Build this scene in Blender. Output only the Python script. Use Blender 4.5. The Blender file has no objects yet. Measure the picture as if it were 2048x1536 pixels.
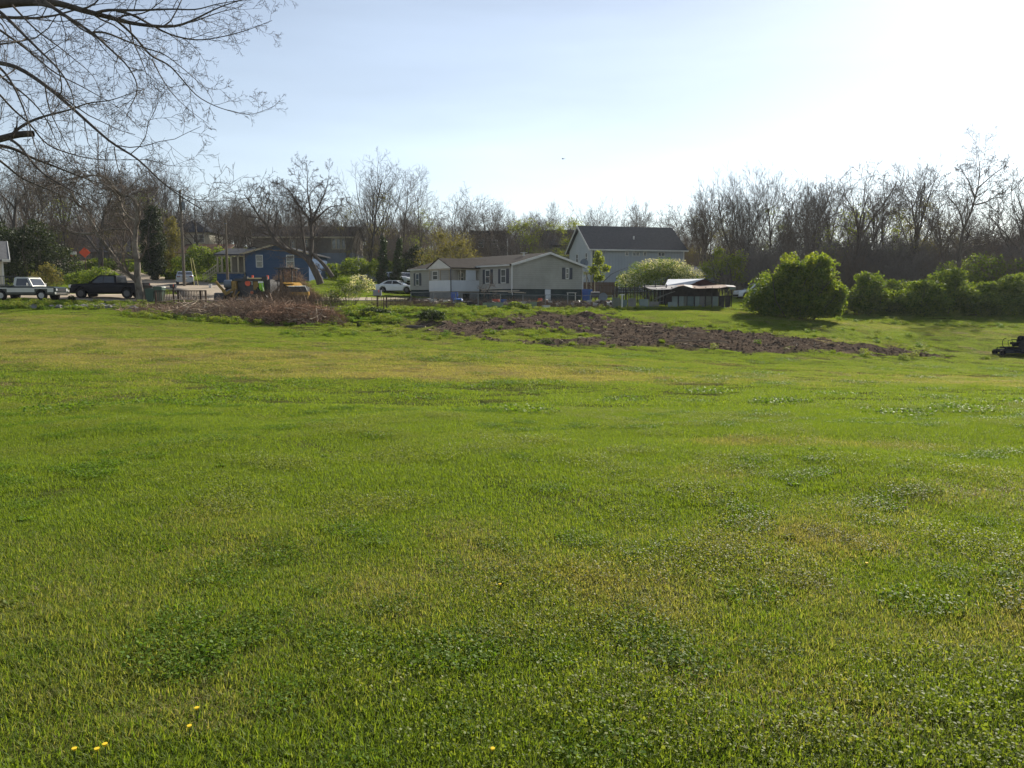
import bpy, math, random
import numpy as np
from mathutils import Vector, Matrix
D = bpy.data
SC = bpy.context.scene
COL = SC.collection
PI = math.pi
# ------------------------------------------------------------------ camera
F = 1547.0                      # focal length in photo pixels (2048 wide)
EYE = 1.6
TH = math.atan(178.0 / F)       # camera looks down by this much
cd = D.cameras.new('camera'); cam = D.objects.new('camera', cd); COL.objects.link(cam)
cd.sensor_width = 36.0; cd.lens = 36.0 * F / 2048.0
cd.clip_start = 0.1; cd.clip_end = 3000
cam.location = (0, 0, EYE); cam.rotation_euler = (PI / 2 - TH, 0, 0)
SC.camera = cam
# ------------------------------------------------------------------ sky, sun, exposure
SUN_EL, SUN_AZ = math.radians(28.5), math.radians(34.0)     # azimuth measured from +Y towards +X
w = D.worlds.new('World'); SC.world = w; w.use_nodes = True
nt = w.node_tree; nt.nodes.clear()
sky = nt.nodes.new('ShaderNodeTexSky'); sky.sky_type = 'NISHITA'; sky.sun_disc = False
sky.sun_elevation = SUN_EL; sky.sun_rotation = SUN_AZ
sky.altitude = 150; sky.air_density = 1.0; sky.dust_density = 0.22; sky.ozone_density = 1.6
bg = nt.nodes.new('ShaderNodeBackground'); bg.inputs['Strength'].default_value = 0.071
# thin high cirrus: a pale veil over the sky
tc = nt.nodes.new('ShaderNodeTexCoord'); mp = nt.nodes.new('ShaderNodeMapping')
mp.inputs['Scale'].default_value = (1.0, .8, 6.5); mp.inputs['Rotation'].default_value = (0.12, 0.1, 0.5)
cn = nt.nodes.new('ShaderNodeTexNoise'); cn.inputs['Scale'].default_value = 1.7; cn.inputs['Detail'].default_value = 5
cr = nt.nodes.new('ShaderNodeMapRange'); cr.inputs['From Min'].default_value = .42; cr.inputs['From Max'].default_value = .75
cr.inputs['To Max'].default_value = .6
mx = nt.nodes.new('ShaderNodeMix'); mx.data_type = 'RGBA'; mx.blend_type = 'SCREEN'
br = nt.nodes.new('ShaderNodeVectorMath'); br.operation = 'SCALE'; br.inputs['Scale'].default_value = 1.3
dl = nt.nodes.new('ShaderNodeMix'); dl.data_type = 'RGBA'
L = nt.links.new
L(tc.outputs['Generated'], mp.inputs['Vector']); L(mp.outputs[0], cn.inputs['Vector']); L(cn.outputs['Fac'], cr.inputs['Value'])
hs = nt.nodes.new('ShaderNodeHueSaturation'); hs.inputs['Saturation'].default_value = .64; L(sky.outputs[0], hs.inputs['Color'])
L(hs.outputs[0], br.inputs[0]); L(cr.outputs[0], dl.inputs[0]); L(hs.outputs[0], dl.inputs[6]); L(br.outputs[0], dl.inputs[7])
L(dl.outputs[2], bg.inputs['Color'])
wo = nt.nodes.new('ShaderNodeOutputWorld'); L(bg.outputs[0], wo.inputs['Surface'])
sl = D.lights.new('sun', 'SUN'); sun = D.objects.new('sun', sl); COL.objects.link(sun)
sl.energy = 5.0; sl.angle = math.radians(0.55); sl.color = (1.0, 0.93, 0.80)
sdir = Vector((math.sin(SUN_AZ) * math.cos(SUN_EL), math.cos(SUN_AZ) * math.cos(SUN_EL), math.sin(SUN_EL)))
sun.rotation_euler = sdir.to_track_quat('Z', 'Y').to_euler(); sun.location = (60, 60, 60)
vs = SC.view_settings; vs.view_transform = 'Standard'; vs.look = 'None'; vs.gamma = 1.0
vs.use_curve_mapping = False; vs.exposure = 0.93
SC.cycles.max_bounces = 6; SC.cycles.diffuse_bounces = 3; SC.cycles.transmission_bounces = 4
SC.cycles.transparent_max_bounces = 8; SC.cycles.glossy_bounces = 2; SC.cycles.volume_bounces = 0
SC.cycles.use_denoising = True; SC.cycles.denoising_prefilter = 'ACCURATE'
SC.cycles.caustics_reflective = False; SC.cycles.caustics_refractive = False

# ------------------------------------------------------------------ pixel helpers (to measure positions off the photograph)
CT, ST = math.cos(TH), math.sin(TH)
def at(u, v, d):
    """world point at ground distance y=d seen at photo pixel u, v"""
    Y = (768.0 - v) / F; X = (u - 1024.0) / F
    ry = CT + Y * ST; rz = -ST + Y * CT
    return Vector((X / ry * d, d, EYE + rz / ry * d))
def pix(x, y, z):
    dep = y * CT - (z - EYE) * ST; up = y * ST + (z - EYE) * CT
    dep = np.maximum(dep, .01)
    return 1024 + F * x / dep, 768 - F * up / dep

# ------------------------------------------------------------------ numpy noise
def _h(ix, iy, s):
    n = (ix.astype(np.int64) * 374761393 + iy.astype(np.int64) * 668265263 + s * 1442695041) & 0x7fffffff
    n = ((n ^ (n >> 13)) * 1274126177) & 0x7fffffff
    n = (n ^ (n >> 16)) & 0xffff
    return n / 65535.0
def vn(x, y, s=0):
    x = np.asarray(x, float); y = np.asarray(y, float)
    ix = np.floor(x); iy = np.floor(y); fx = x - ix; fy = y - iy
    fx = fx * fx * (3 - 2 * fx); fy = fy * fy * (3 - 2 * fy)
    a = _h(ix, iy, s); b = _h(ix + 1, iy, s); c = _h(ix, iy + 1, s); e = _h(ix + 1, iy + 1, s)
    return (a * (1 - fx) + b * fx) * (1 - fy) + (c * (1 - fx) + e * fx) * fy
def fbm(x, y, s=0, o=4):
    t = 0; a = .5; k = 0
    for i in range(o):
        t = t + a * vn(x * 2 ** i, y * 2 ** i, s + i * 17); k += a; a *= .5
    return t / k

# ------------------------------------------------------------------ terrain
_cp = []
def _c(u, v, d):
    p = at(u, v, d); _cp.append((p.x, p.y, p.z))
for x_ in (-30, -8, 0, 8, 30):
    _cp += [(x_, -30, .1), (x_, 0, 0), (x_, 5, -.06), (x_, 10, -.25)]
for a_ in [(200,604,63),(50,601,62),(430,604,64),(-250,600,62),(330,604,62),(600,604,66),(370,571,86),(300,553,104),(150,540,110),(450,575,80),(-100,575,80),(20,574,78),
           (100,619,55),(200,640,48),(400,652,48),(200,700,32),(200,760,21.5),(-200,700,32),(-150,640,48),(1600,800,17),
           (900,655,50),(650,655,50),(640,612,62),(900,622,60),(900,606,70),(1100,606,72),(1000,690,42),(1100,655,52),(1100,722,33),(1000,790,20),
           (1350,614,66),(1230,616,66),(1580,636,60),(1560,661,52),(1900,709,48),(2048,709,48),(1800,760,30),(1900,660,60),(1900,632,70),(1700,636,66),(1300,692,45),(1470,615,68),(2150,632,72),
           (800,588,90),(840,584,92),(790,567,106),(650,562,92),(500,562,92),(1200,586,98),(1450,588,95),(1750,590,96),(2150,592,96),
           (-200,520,130),(100,505,150),(400,512,130),(650,535,115),(900,560,118),(1300,572,130),(1800,570,130),(2300,570,130),(-600,520,130)]:
    _c(*a_)
for x_ in (-300, -150, 0, 150, 300):
    _cp += [(x_, 260, 16 - x_ * .01), (x_, 500, 20)]
for y_ in (-30, 50, 120):
    _cp += [(300, y_, y_ * .02), (-300, y_, .5 + y_ * .03)]
_cp = np.array(_cp, float)
def _U(r2):
    return np.where(r2 < 1e-9, 0, r2 * np.log(np.maximum(r2, 1e-9)))
_n = len(_cp); _dx = _cp[:, None, :2] - _cp[None, :, :2]
_K = _U((_dx ** 2).sum(-1)) + np.eye(_n) * 6.0
_A = np.zeros((_n + 3, _n + 3)); _A[:_n, :_n] = _K; _A[:_n, _n] = 1; _A[:_n, _n + 1:] = _cp[:, :2]; _A[_n:, :_n] = _A[:_n, _n:].T
_w = np.linalg.solve(_A, np.concatenate([_cp[:, 2], [0, 0, 0]]))
def Hn(x, y):
    x = np.asarray(x, float); y = np.asarray(y, float); sh = x.shape
    x = np.clip(x.ravel(), -320, 320); y = np.clip(y.ravel(), -40, 500)
    z = _w[_n] + _w[_n + 1] * x + _w[_n + 2] * y
    for i in range(_n):
        z = z + _w[i] * _U((x - _cp[i, 0]) ** 2 + (y - _cp[i, 1]) ** 2)
    return z.reshape(sh)
def H(x, y):
    return float(Hn(np.array([x]), np.array([y]))[0])
def G(u, d, dz=0.0):
    """ground point at distance d under photo column u"""
    z = 0.0
    for _ in range(3):
        dep = d * CT - (z - EYE) * ST
        x = (u - 1024.0) / F * dep; z = H(x, d)
    return Vector((x, d, z + dz))
def hit(u, v, d0=2.0, d1=260.0):
    """where the view ray through a photo pixel meets the ground"""
    ds = np.geomspace(d0, d1, 400)
    Y = (768.0 - v) / F; X = (u - 1024.0) / F; ry = CT + Y * ST; rz = -ST + Y * CT
    xs = X / ry * ds; zs = EYE + rz / ry * ds
    k = np.nonzero(zs < Hn(xs, ds))[0]
    i = k[0] if len(k) else 399
    return Vector((xs[i], ds[i], float(Hn(xs[i:i+1], ds[i:i+1])[0])))

# ------------------------------------------------------------------ materials
def rgb(c): return (c[0], c[1], c[2], 1.0)
MATS = {}
def M(name, col, rough=.8, var=None, vscale=3.0, metal=0.0, bump=0.0, bscale=20.0, transl=0.0, spec=None, rnd=None, stripes=None, coat=0, stretch=(1,1,1)):
    """procedural material: base colour, a second colour mixed in by noise (var) and/or a per-leaf random (rnd)"""
    if name in MATS: return MATS[name]
    m = D.materials.new(name); MATS[name] = m; m.use_nodes = True
    n = m.node_tree; b = n.nodes['Principled BSDF']; ln = n.links.new
    b.inputs['Base Color'].default_value = rgb(col); b.inputs['Roughness'].default_value = rough
    b.inputs['Metallic'].default_value = metal
    if spec is None and rough >= .7: spec = .08
    if spec is not None: b.inputs['Specular IOR Level'].default_value = spec
    if coat: b.inputs['Coat Weight'].default_value = coat; b.inputs['Coat Roughness'].default_value = .05
    out = None; geo = None
    def coords():
        g = n.nodes.new('ShaderNodeTexCoord'); q = n.nodes.new('ShaderNodeMapping'); q.inputs['Scale'].default_value = stretch
        ln(g.outputs['Object'], q.inputs['Vector']); return q.outputs[0]
    if var is not None:
        co = coords()
        t = n.nodes.new('ShaderNodeTexNoise'); t.inputs['Scale'].default_value = vscale; t.inputs['Detail'].default_value = 5; t.inputs['Roughness'].default_value = .65
        ln(co, t.inputs['Vector'])
        r = n.nodes.new('ShaderNodeMapRange'); r.inputs['From Min'].default_value = .35; r.inputs['From Max'].default_value = .65; ln(t.outputs['Fac'], r.inputs['Value'])
        x = n.nodes.new('ShaderNodeMix'); x.data_type = 'RGBA'; x.inputs[6].default_value = rgb(col); x.inputs[7].default_value = rgb(var); ln(r.outputs[0], x.inputs[0]); out = x.outputs[2]
    if rnd is not None:
        a = n.nodes.new('ShaderNodeAttribute'); a.attribute_name = 'rnd'
        x = n.nodes.new('ShaderNodeMix'); x.data_type = 'RGBA'; x.inputs[7].default_value = rgb(rnd)
        if out is None: x.inputs[6].default_value = rgb(col)
        else: ln(out, x.inputs[6])
        ln(a.outputs['Fac'], x.inputs[0]); out = x.outputs[2]
    if stripes is not None:     # (axis index, period, depth): board joints as fine relief and a slight line
        ax, per, dep = stripes
        g = n.nodes.new('ShaderNodeTexCoord'); s = n.nodes.new('ShaderNodeSeparateXYZ'); ln(g.outputs['Object'], s.inputs[0])
        q = n.nodes.new('ShaderNodeMath'); q.operation = 'DIVIDE'; q.inputs[1].default_value = per; ln(s.outputs[ax], q.inputs[0])
        f = n.nodes.new('ShaderNodeMath'); f.operation = 'FRACT'; ln(q.outputs[0], f.inputs[0])
        rr = n.nodes.new('ShaderNodeMapRange'); rr.inputs['From Min'].default_value = 0; rr.inputs['From Max'].default_value = .16; rr.inputs['To Min'].default_value = 1 - dep; ln(f.outputs[0], rr.inputs['Value'])
        x = n.nodes.new('ShaderNodeMix'); x.data_type = 'RGBA'; x.blend_type = 'MULTIPLY'; x.inputs[0].default_value = 1
        if out is None: x.inputs[6].default_value = rgb(col)
        else: ln(out, x.inputs[6])
        ln(rr.outputs[0], x.inputs[7]); out = x.outputs[2]
        bp = n.nodes.new('ShaderNodeBump'); bp.inputs['Distance'].default_value = .02; bp.inputs['Strength'].default_value = .6
        ln(f.outputs[0], bp.inputs['Height']); ln(bp.outputs[0], b.inputs['Normal'])
    if out is not None: ln(out, b.inputs['Base Color'])
    if bump:
        co = coords()
        t = n.nodes.new('ShaderNodeTexNoise'); t.inputs['Scale'].default_value = bscale; t.inputs['Detail'].default_value = 4; ln(co, t.inputs['Vector'])
        bp = n.nodes.new('ShaderNodeBump'); bp.inputs['Strength'].default_value = bump; bp.inputs['Distance'].default_value = .05
        ln(t.outputs['Fac'], bp.inputs['Height']); ln(bp.outputs[0], b.inputs['Normal'])
    if transl:
        tr = n.nodes.new('ShaderNodeBsdfTranslucent'); ms = n.nodes.new('ShaderNodeMixShader'); ms.inputs[0].default_value = transl
        bc = n.nodes.new('ShaderNodeMix'); bc.data_type = 'RGBA'; bc.blend_type = 'MULTIPLY'; bc.inputs[0].default_value = 1
        bc.inputs[7].default_value = (1.9, 1.7, .7, 1)
        if out is not None: ln(out, bc.inputs[6])
        else: bc.inputs[6].default_value = rgb(col)
        ln(bc.outputs[2], tr.inputs['Color'])
        o = n.nodes['Material Output']; ln(b.outputs[0], ms.inputs[1]); ln(tr.outputs[0], ms.inputs[2]); ln(ms.outputs[0], o.inputs['Surface'])
    return m

# ------------------------------------------------------------------ mesh builder
class MB:
    def __init__(s): s.V = []; s.Q = []; s.T = []; s.N = []; s.n = 0; s.R = []
    def add(s, V, quads=None, tris=None, ngons=None, rnd=None):
        V = np.asarray(V, float).reshape(-1, 3); s.V.append(V)
        if quads is not None and len(quads): s.Q.append(np.asarray(quads, int).reshape(-1, 4) + s.n)
        if tris is not None and len(tris): s.T.append(np.asarray(tris, int).reshape(-1, 3) + s.n)
        if ngons: s.N += [[i + s.n for i in g] for g in ngons]
        s.R.append(np.zeros(len(V)) if rnd is None else np.broadcast_to(rnd, (len(V),)))
        s.n += len(V); return s
    def box(s, c, sz, rz=0, ry=0, rx=0):
        v = np.array([(x, y, z) for x in (-.5, .5) for y in (-.5, .5) for z in (-.5, .5)]) * np.array(sz)
        if rz or ry or rx:
            Rm = np.array((Matrix.Rotation(rz, 3, 'Z') @ Matrix.Rotation(ry, 3, 'Y') @ Matrix.Rotation(rx, 3, 'X')))
            v = v @ Rm.T
        return s.add(v + np.array(c), [(0,1,3,2),(4,6,7,5),(0,4,5,1),(2,3,7,6),(0,2,6,4),(1,5,7,3)])
    def bar(s, p, q, wd, hd=None):
        """a square bar between two points"""
        p = Vector(p); q = Vector(q); hd = hd or wd
        t = (q - p).normalized(); r = Vector((0, 0, 1)) if abs(t.z) < .95 else Vector((1, 0, 0))
        a = t.cross(r).normalized() * wd / 2; b = a.cross(t).normalized() * hd / 2
        v = [p - a - b, p + a - b, p + a + b, p - a + b, q - a - b, q + a - b, q + a + b, q - a + b]
        return s.add([tuple(x) for x in v], [(0,3,2,1),(4,5,6,7),(0,1,5,4),(1,2,6,5),(2,3,7,6),(3,0,4,7)])
    def prism(s, poly, axis, a, b):
        """polygon (2D points, the two other axes in order) pushed along axis from a to b"""
        n = len(poly); vs_ = []
        for h in (a, b):
            for (p, q) in poly:
                vs_.append({0: (h, p, q), 1: (p, h, q), 2: (p, q, h)}[axis])
        return s.add(vs_, [(i, (i + 1) % n, n + (i + 1) % n, n + i) for i in range(n)], None, [list(range(n))[::-1], list(range(n, 2 * n))])
    def cyl(s, p, q, r0, r1=None, n=12, caps=True):
        r1 = r0 if r1 is None else r1
        return s.tube([p, q], [r0, r1], n, caps)
    def tube(s, P, R, n=6, caps=True):
        P = np.array([tuple(x) for x in P], float); R = np.asarray(R, float) * np.ones(len(P))
        V, Qd = tubes(P[None], R[None], n)
        k = len(P)
        return s.add(V, Qd, None, [list(range(n))[::-1], list(range((k - 1) * n, k * n))] if caps else None)
    def sphere(s, c, r, nu=12, nv=8, sq=(1, 1, 1)):
        vs_ = []; qs = []
        for j in range(nv + 1):
            ph = PI * j / nv
            for i in range(nu):
                t = 2 * PI * i / nu
                vs_.append((c[0] + r * sq[0] * math.sin(ph) * math.cos(t), c[1] + r * sq[1] * math.sin(ph) * math.sin(t), c[2] + r * sq[2] * math.cos(ph)))
        for j in range(nv):
            for i in range(nu):
                qs.append((j * nu + i, (j + 1) * nu + i, (j + 1) * nu + (i + 1) % nu, j * nu + (i + 1) % nu))
        return s.add(vs_, qs)
    def mesh(s, name, m, smooth=False):
        V = np.concatenate(s.V) if s.V else np.zeros((0, 3))
        me = D.meshes.new(name)
        idx = []; tot = []
        if s.Q: q = np.concatenate(s.Q); idx.append(q.ravel()); tot.append(np.full(len(q), 4))
        if s.T: t = np.concatenate(s.T); idx.append(t.ravel()); tot.append(np.full(len(t), 3))
        for g in s.N: idx.append(np.array(g)); tot.append(np.array([len(g)]))
        idx = np.concatenate(idx); tot = np.concatenate(tot)
        me.vertices.add(len(V)); me.vertices.foreach_set('co', V.ravel())
        me.loops.add(len(idx)); me.loops.foreach_set('vertex_index', idx.astype(np.int32))
        me.polygons.add(len(tot)); st = np.concatenate([[0], np.cumsum(tot)[:-1]])
        me.polygons.foreach_set('loop_start', st.astype(np.int32)); me.polygons.foreach_set('loop_total', tot.astype(np.int32))
        me.polygons.foreach_set('use_smooth', np.full(len(tot), smooth))
        R = np.concatenate(s.R)
        if R.any():
            a = me.attributes.new('rnd', 'FLOAT', 'POINT'); a.data.foreach_set('value', R.astype(np.float32))
        me.update(calc_edges=True); me.validate()
        if m is not None: me.materials.append(m)
        return me
def tubes(P, R, n):
    """P (B,k,3) polylines, R (B,k) radii -> verts, quads"""
    B, k, _ = P.shape
    T = np.gradient(P, axis=1); T /= np.maximum(np.linalg.norm(T, axis=2, keepdims=True), 1e-9)
    ref = np.where(np.abs(T[:, :1, 2:3]) > .8, np.array([[[1., .1, 0]]]), np.array([[[0, 0.05, 1.]]]))
    A = np.cross(T, np.broadcast_to(ref, T.shape)); A /= np.maximum(np.linalg.norm(A, axis=2, keepdims=True), 1e-9)
    C = np.cross(T, A)
    an = np.arange(n) * 2 * PI / n
    ring = P[:, :, None, :] + R[:, :, None, None] * (np.cos(an)[None, None, :, None] * A[:, :, None, :] + np.sin(an)[None, None, :, None] * C[:, :, None, :])
    V = ring.reshape(-1, 3)
    b = np.arange(B)[:, None, None] * k * n; j = np.arange(k - 1)[None, :, None] * n; i = np.arange(n)[None, None, :]; i2 = (i + 1) % n
    q = np.stack([b + j + i, b + j + i2, b + j + n + i2, b + j + n + i], -1).reshape(-1, 4)
    return V, q

# ------------------------------------------------------------------ scene objects
def thing(name, label, cat, loc=(0, 0, 0), rz=0, group=None):
    o = D.objects.new(name, None); COL.objects.link(o); o.location = loc; o.rotation_euler = (0, 0, rz)
    o['label'] = label; o['category'] = cat
    if group: o['group'] = group
    o.empty_display_size = .3
    return o
def part(name, mb, m, parent, label=None, smooth=False, loc=None, rz=0, mesh=None, kind=None):
    me = mesh or mb.mesh(name, m, smooth)
    o = D.objects.new(name, me); COL.objects.link(o); o.parent = parent
    if loc is not None: o.location = loc
    if rz: o.rotation_euler = (0, 0, rz)
    if label: o['label'] = label
    if kind: o['kind'] = kind
    return o
def single(name, label, cat, mb, m, loc=(0, 0, 0), rz=0, group=None, smooth=False):
    o = D.objects.new(name, mb.mesh(name, m, smooth)); COL.objects.link(o); o.location = loc; o.rotation_euler = (0, 0, rz)
    o['label'] = label; o['category'] = cat
    if group: o['group'] = group
    return o
def struct(name, mb, m, smooth=False, label=None):
    o = D.objects.new(name, mb.mesh(name, m, smooth)); COL.objects.link(o); o['kind'] = 'structure'
    if label: o['label'] = label
    return o
def stuff(name, mb, m, label, cat, smooth=False):
    o = D.objects.new(name, mb.mesh(name, m, smooth)); COL.objects.link(o); o['kind'] = 'stuff'; o['label'] = label; o['category'] = cat
    return o
def copy_tree(o, parent=None, label=None):
    c = o.copy(); COL.objects.link(c); c.parent = parent
    if label: c['label'] = label
    for ch in list(o.children): copy_tree(ch, c)
    return c
def scatter(name, label, cat, pts, rots, scls, idx, meshes, tint=None):
    """many alike small pieces that nobody could count: one object, instances of the given meshes on points"""
    me = D.meshes.new(name); n = len(pts)
    me.vertices.add(n); me.vertices.foreach_set('co', np.asarray(pts, float).ravel())
    a = me.attributes.new('rot', 'FLOAT_VECTOR', 'POINT'); a.data.foreach_set('vector', np.asarray(rots, float).ravel())
    a = me.attributes.new('scl', 'FLOAT', 'POINT'); a.data.foreach_set('value', np.asarray(scls, np.float32))
    a = me.attributes.new('idx', 'INT', 'POINT'); a.data.foreach_set('value', np.asarray(idx, np.int32))
    a = me.attributes.new('tint', 'FLOAT', 'POINT'); a.data.foreach_set('value', np.asarray(tint if tint is not None else np.zeros(n), np.float32))
    me.update()
    o = D.objects.new(name, me); COL.objects.link(o); o['kind'] = 'stuff'; o['label'] = label; o['category'] = cat
    src = D.collections.new(name + '_pieces')
    for i, m_ in enumerate(meshes):
        q = D.objects.new('%s_piece_%02d' % (name, i), m_); src.objects.link(q)
    g = D.node_groups.new(name, 'GeometryNodeTree')
    g.interface.new_socket('Geometry', in_out='INPUT', socket_type='NodeSocketGeometry'); g.interface.new_socket('Geometry', in_out='OUTPUT', socket_type='NodeSocketGeometry')
    N = g.nodes.new; ln = g.links.new
    gi = N('NodeGroupInput'); go = N('NodeGroupOutput'); ip = N('GeometryNodeInstanceOnPoints'); ci = N('GeometryNodeCollectionInfo')
    ci.inputs['Collection'].default_value = src; ci.inputs['Separate Children'].default_value = True; ci.inputs['Reset Children'].default_value = True
    def attr(nm, t):
        q = N('GeometryNodeInputNamedAttribute'); q.data_type = t; q.inputs['Name'].default_value = nm; return q.outputs['Attribute']
    ip.inputs['Pick Instance'].default_value = True
    ln(gi.outputs[0], ip.inputs['Points']); ln(ci.outputs[0], ip.inputs['Instance']); ln(attr('idx', 'INT'), ip.inputs['Instance Index'])
    er = N('FunctionNodeEulerToRotation'); ln(attr('rot', 'FLOAT_VECTOR'), er.inputs[0]); ln(er.outputs[0], ip.inputs['Rotation']); ln(attr('scl', 'FLOAT'), ip.inputs['Scale'])
    ln(ip.outputs[0], go.inputs[0])
    md = o.modifiers.new('scatter', 'NODES'); md.node_group = g
    return o
# ------------------------------------------------------------------ the ground sheet
UP_U = [560, 700, 800, 900, 1050, 1110, 1200, 1260, 1350, 1500, 1650, 1800, 1900]
UP_V = [650, 640, 641, 640, 634, 629, 631, 641, 654, 669, 684, 697, 712]
LO_V = [650, 656, 657, 668, 684, 690, 691, 691, 692, 702, 706, 712, 714]
def dirt_mask(x, y, z):
    u, v = pix(x, y, z)
    top = np.interp(u, UP_U, UP_V); lo = np.interp(u, UP_U, LO_V)
    s = np.minimum(v - top, lo - v)
    s = s - np.interp(u, [700, 780, 900, 980, 1700, 1880], [8, 6, 4, 0, 0, 3])
    s = s + 2.5 + (fbm(x * .9, y * .5, 5, 4) - .5) * 17 + (vn(x * 4, y * 4, 9) - .5) * 6
    isl = ((u - 1075) / 115) ** 2 + ((v - 671) / 9.5) ** 2 - 1
    s = np.minimum(s, isl * 9 + (fbm(x * .8, y * .8, 77, 3) - .5) * 12)
    isl2 = ((u - 760) / 60) ** 2 + ((v - 648) / 4) ** 2 - 1
    s = np.minimum(s, isl2 * 5 + (fbm(x * .8, y * .8, 79, 3) - .5) * 10)
    s = np.where((u < 560) | (u > 1905) | (y < 30) | (y > 70), -10, s)
    return np.clip((s + 1.0) / 3.0, 0, 1)
def dryness(x, y):
    """0 lush green .. 1 straw and bare, in patches where the photograph has them"""
    x = np.asarray(x, float); y = np.asarray(y, float)
    d = (fbm(x * .10 + 3, y * .22, 31, 4) - .5) * 1.3 + np.interp(y, [0, 12, 22, 30, 60], [.0, .02, .16, .22, .15])
    d = d + (fbm(x * .9, y * 1.6, 41, 4) - .5) * .9
    d = d + (fbm(x * 3.1, y * 3.4, 47, 3) - .5) * .5
    d = d + .10 * np.sin(2 * np.pi * (y + .05 * x + .5 * fbm(x * .1, y * .1, 5)) / 1.8) * np.interp(y, [9, 14, 60, 70], [0, 1, 1, 0])
    rut = y - (27.5 + .35 * np.sin(x * .45) - .02 * x); d = d + .5 * (np.exp(-(rut / .18) ** 2) + np.exp(-((rut - 1.5) / .18) ** 2)) * np.interp(x, [-14, -11, 2, 6], [0, 1, 1, 0])
    def blob(cx, cy, rx, ry, a): return a * np.exp(-(((x - cx) / rx) ** 2 + ((y - cy) / ry) ** 2))
    d = d + blob(-18, 33, 22, 9, .55) + blob(-4, 25.5, 9, 2.6, .45) + blob(6, 27, 12, 4, .35)
    d = d + blob(3.0, 9.6, .9, .45, 1.1) + blob(4.6, 9.2, 1.2, .35, .9) + blob(2.3, 5.2, .5, .25, 1.0) + blob(2.9, 3.9, .6, .3, .9) + blob(1.7, 4.4, .25, .12, .9) + blob(3.4, 6.4, .5, .2, .8) + blob(2.0, 7.3, .5, .2, .7) + blob(1.2, 3.1, .3, .12, .8)
    d = d + blob(3.6, 3.0, .9, .6, .45) + blob(6.5, 7.2, 2.2, 1.6, .35) + blob(-.2, 4.3, .7, .4, .25) + blob(-1.6, 3.1, .5, .3, .35)
    d = d + blob(9, 33, 14, 5, .25) + blob(2, 15, 8, 3, -.25) + blob(-6, 10, 4, 3, -.2) + blob(12, 50, 14, 9, -.2)
    return np.clip(d, 0, 1.3)
def micro(x, y):
    """small hummocks of the mown field"""
    return (fbm(x * .55, y * .55, 3, 3) - .5) * .13 + (fbm(x * 2.3, y * 2.3, 8, 2) - .5) * np.interp(y, [12, 20], [.006, .035])
_gx = np.concatenate([np.linspace(-600, -60, 28)[:-1], np.arange(-60, 62, .34), np.linspace(62, 600, 28)])
_gy = np.concatenate([np.linspace(-60, -2, 12)[:-1], np.arange(-2, 20, .3), np.arange(20, 86, .26), np.linspace(86, 150, 60), np.linspace(155, 900, 26)])
XX, YY = np.meshgrid(_gx, _gy); ZZ = Hn(XX, YY)
_fld = np.clip((84 - YY) / 10, 0, 1) * np.clip((60 - np.abs(XX)) / 8, 0, 1)
DM = dirt_mask(XX, YY, ZZ)
_road_v = pix(XX, YY, ZZ)
ZZ = ZZ + micro(XX, YY) * _fld
ZZ = ZZ + DM * ((fbm(XX * 1.7, YY * 1.7, 55, 4) - .42) * .55)
# spoil heaps and rough tussocks along the back edge of the field
def rough_at(x, y, z):
    u, v = pix(x, y, z)
    return np.clip((u - 560) / 60, 0, 1) * np.clip((1240 - u) / 60, 0, 1) * np.clip((y - 47) / 4, 0, 1) * np.clip((63 - y) / 4, 0, 1)
RG = rough_at(XX, YY, Hn(XX, YY))
ZZ = ZZ + RG * (fbm(XX * .9, YY * .9, 66, 4) - .45) * .7
b_ = MB(); ny, nx = XX.shape
ii = np.arange(ny - 1)[:, None] * nx + np.arange(nx - 1)[None, :]
b_.add(np.stack([XX, YY, ZZ], -1).reshape(-1, 3), np.stack([ii, ii + 1, ii + nx + 1, ii + nx], -1).reshape(-1, 4))

gm = D.materials.new('ground_soil_and_turf'); gm.use_nodes = True
n = gm.node_tree; B0 = n.nodes['Principled BSDF']; ln = n.links.new
B0.inputs['Roughness'].default_value = .95; B0.inputs['Specular IOR Level'].default_value = .0
def nz(scale, detail=4, vec=None, stretch=None):
    g = n.nodes.new('ShaderNodeNewGeometry'); q = n.nodes.new('ShaderNodeMapping')
    if stretch: q.inputs['Scale'].default_value = stretch
    ln(g.outputs['Position'], q.inputs['Vector'])
    t = n.nodes.new('ShaderNodeTexNoise'); t.inputs['Scale'].default_value = scale; t.inputs['Detail'].default_value = detail; ln(q.outputs[0], t.inputs['Vector']); return t.outputs['Fac']
def mr(v, a, b, c=0, d=1):
    r = n.nodes.new('ShaderNodeMapRange'); ln(v, r.inputs['Value'])
    for k_, x_ in (('From Min', a), ('From Max', b), ('To Min', c), ('To Max', d)): r.inputs[k_].default_value = x_
    return r.outputs[0]
def mixc(f, a, b):
    x = n.nodes.new('ShaderNodeMix'); x.data_type = 'RGBA'
    for s_, v_ in ((0, f), (6, a), (7, b)):
        if isinstance(v_, tuple): x.inputs[s_].default_value = rgb(v_)
        else: ln(v_, x.inputs[s_])
    return x.outputs[2]
def at_(nm):
    a = n.nodes.new('ShaderNodeAttribute'); a.attribute_name = nm; return a.outputs['Fac']
soil = mixc(mr(nz(7, 6), .35, .65), (.048, .036, .028), (.115, .088, .066))
turf = mixc(mr(nz(3.5, 5), .35, .65), (.028, .038, .012), (.075, .080, .024))
far_turf = mixc(mr(nz(2.2, 6, None, (.5, 1.6, 1)), .38, .62), (.080, .115, .018), (.135, .160, .028))
straw = mixc(mr(nz(6, 5), .35, .65), (.14, .12, .04), (.22, .19, .07))
c1 = mixc(at_('far'), turf, far_turf)
c1 = mixc(at_('dry'), c1, straw)
c1 = mixc(at_('dirt'), c1, soil)
ln(c1, B0.inputs['Base Color'])
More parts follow.
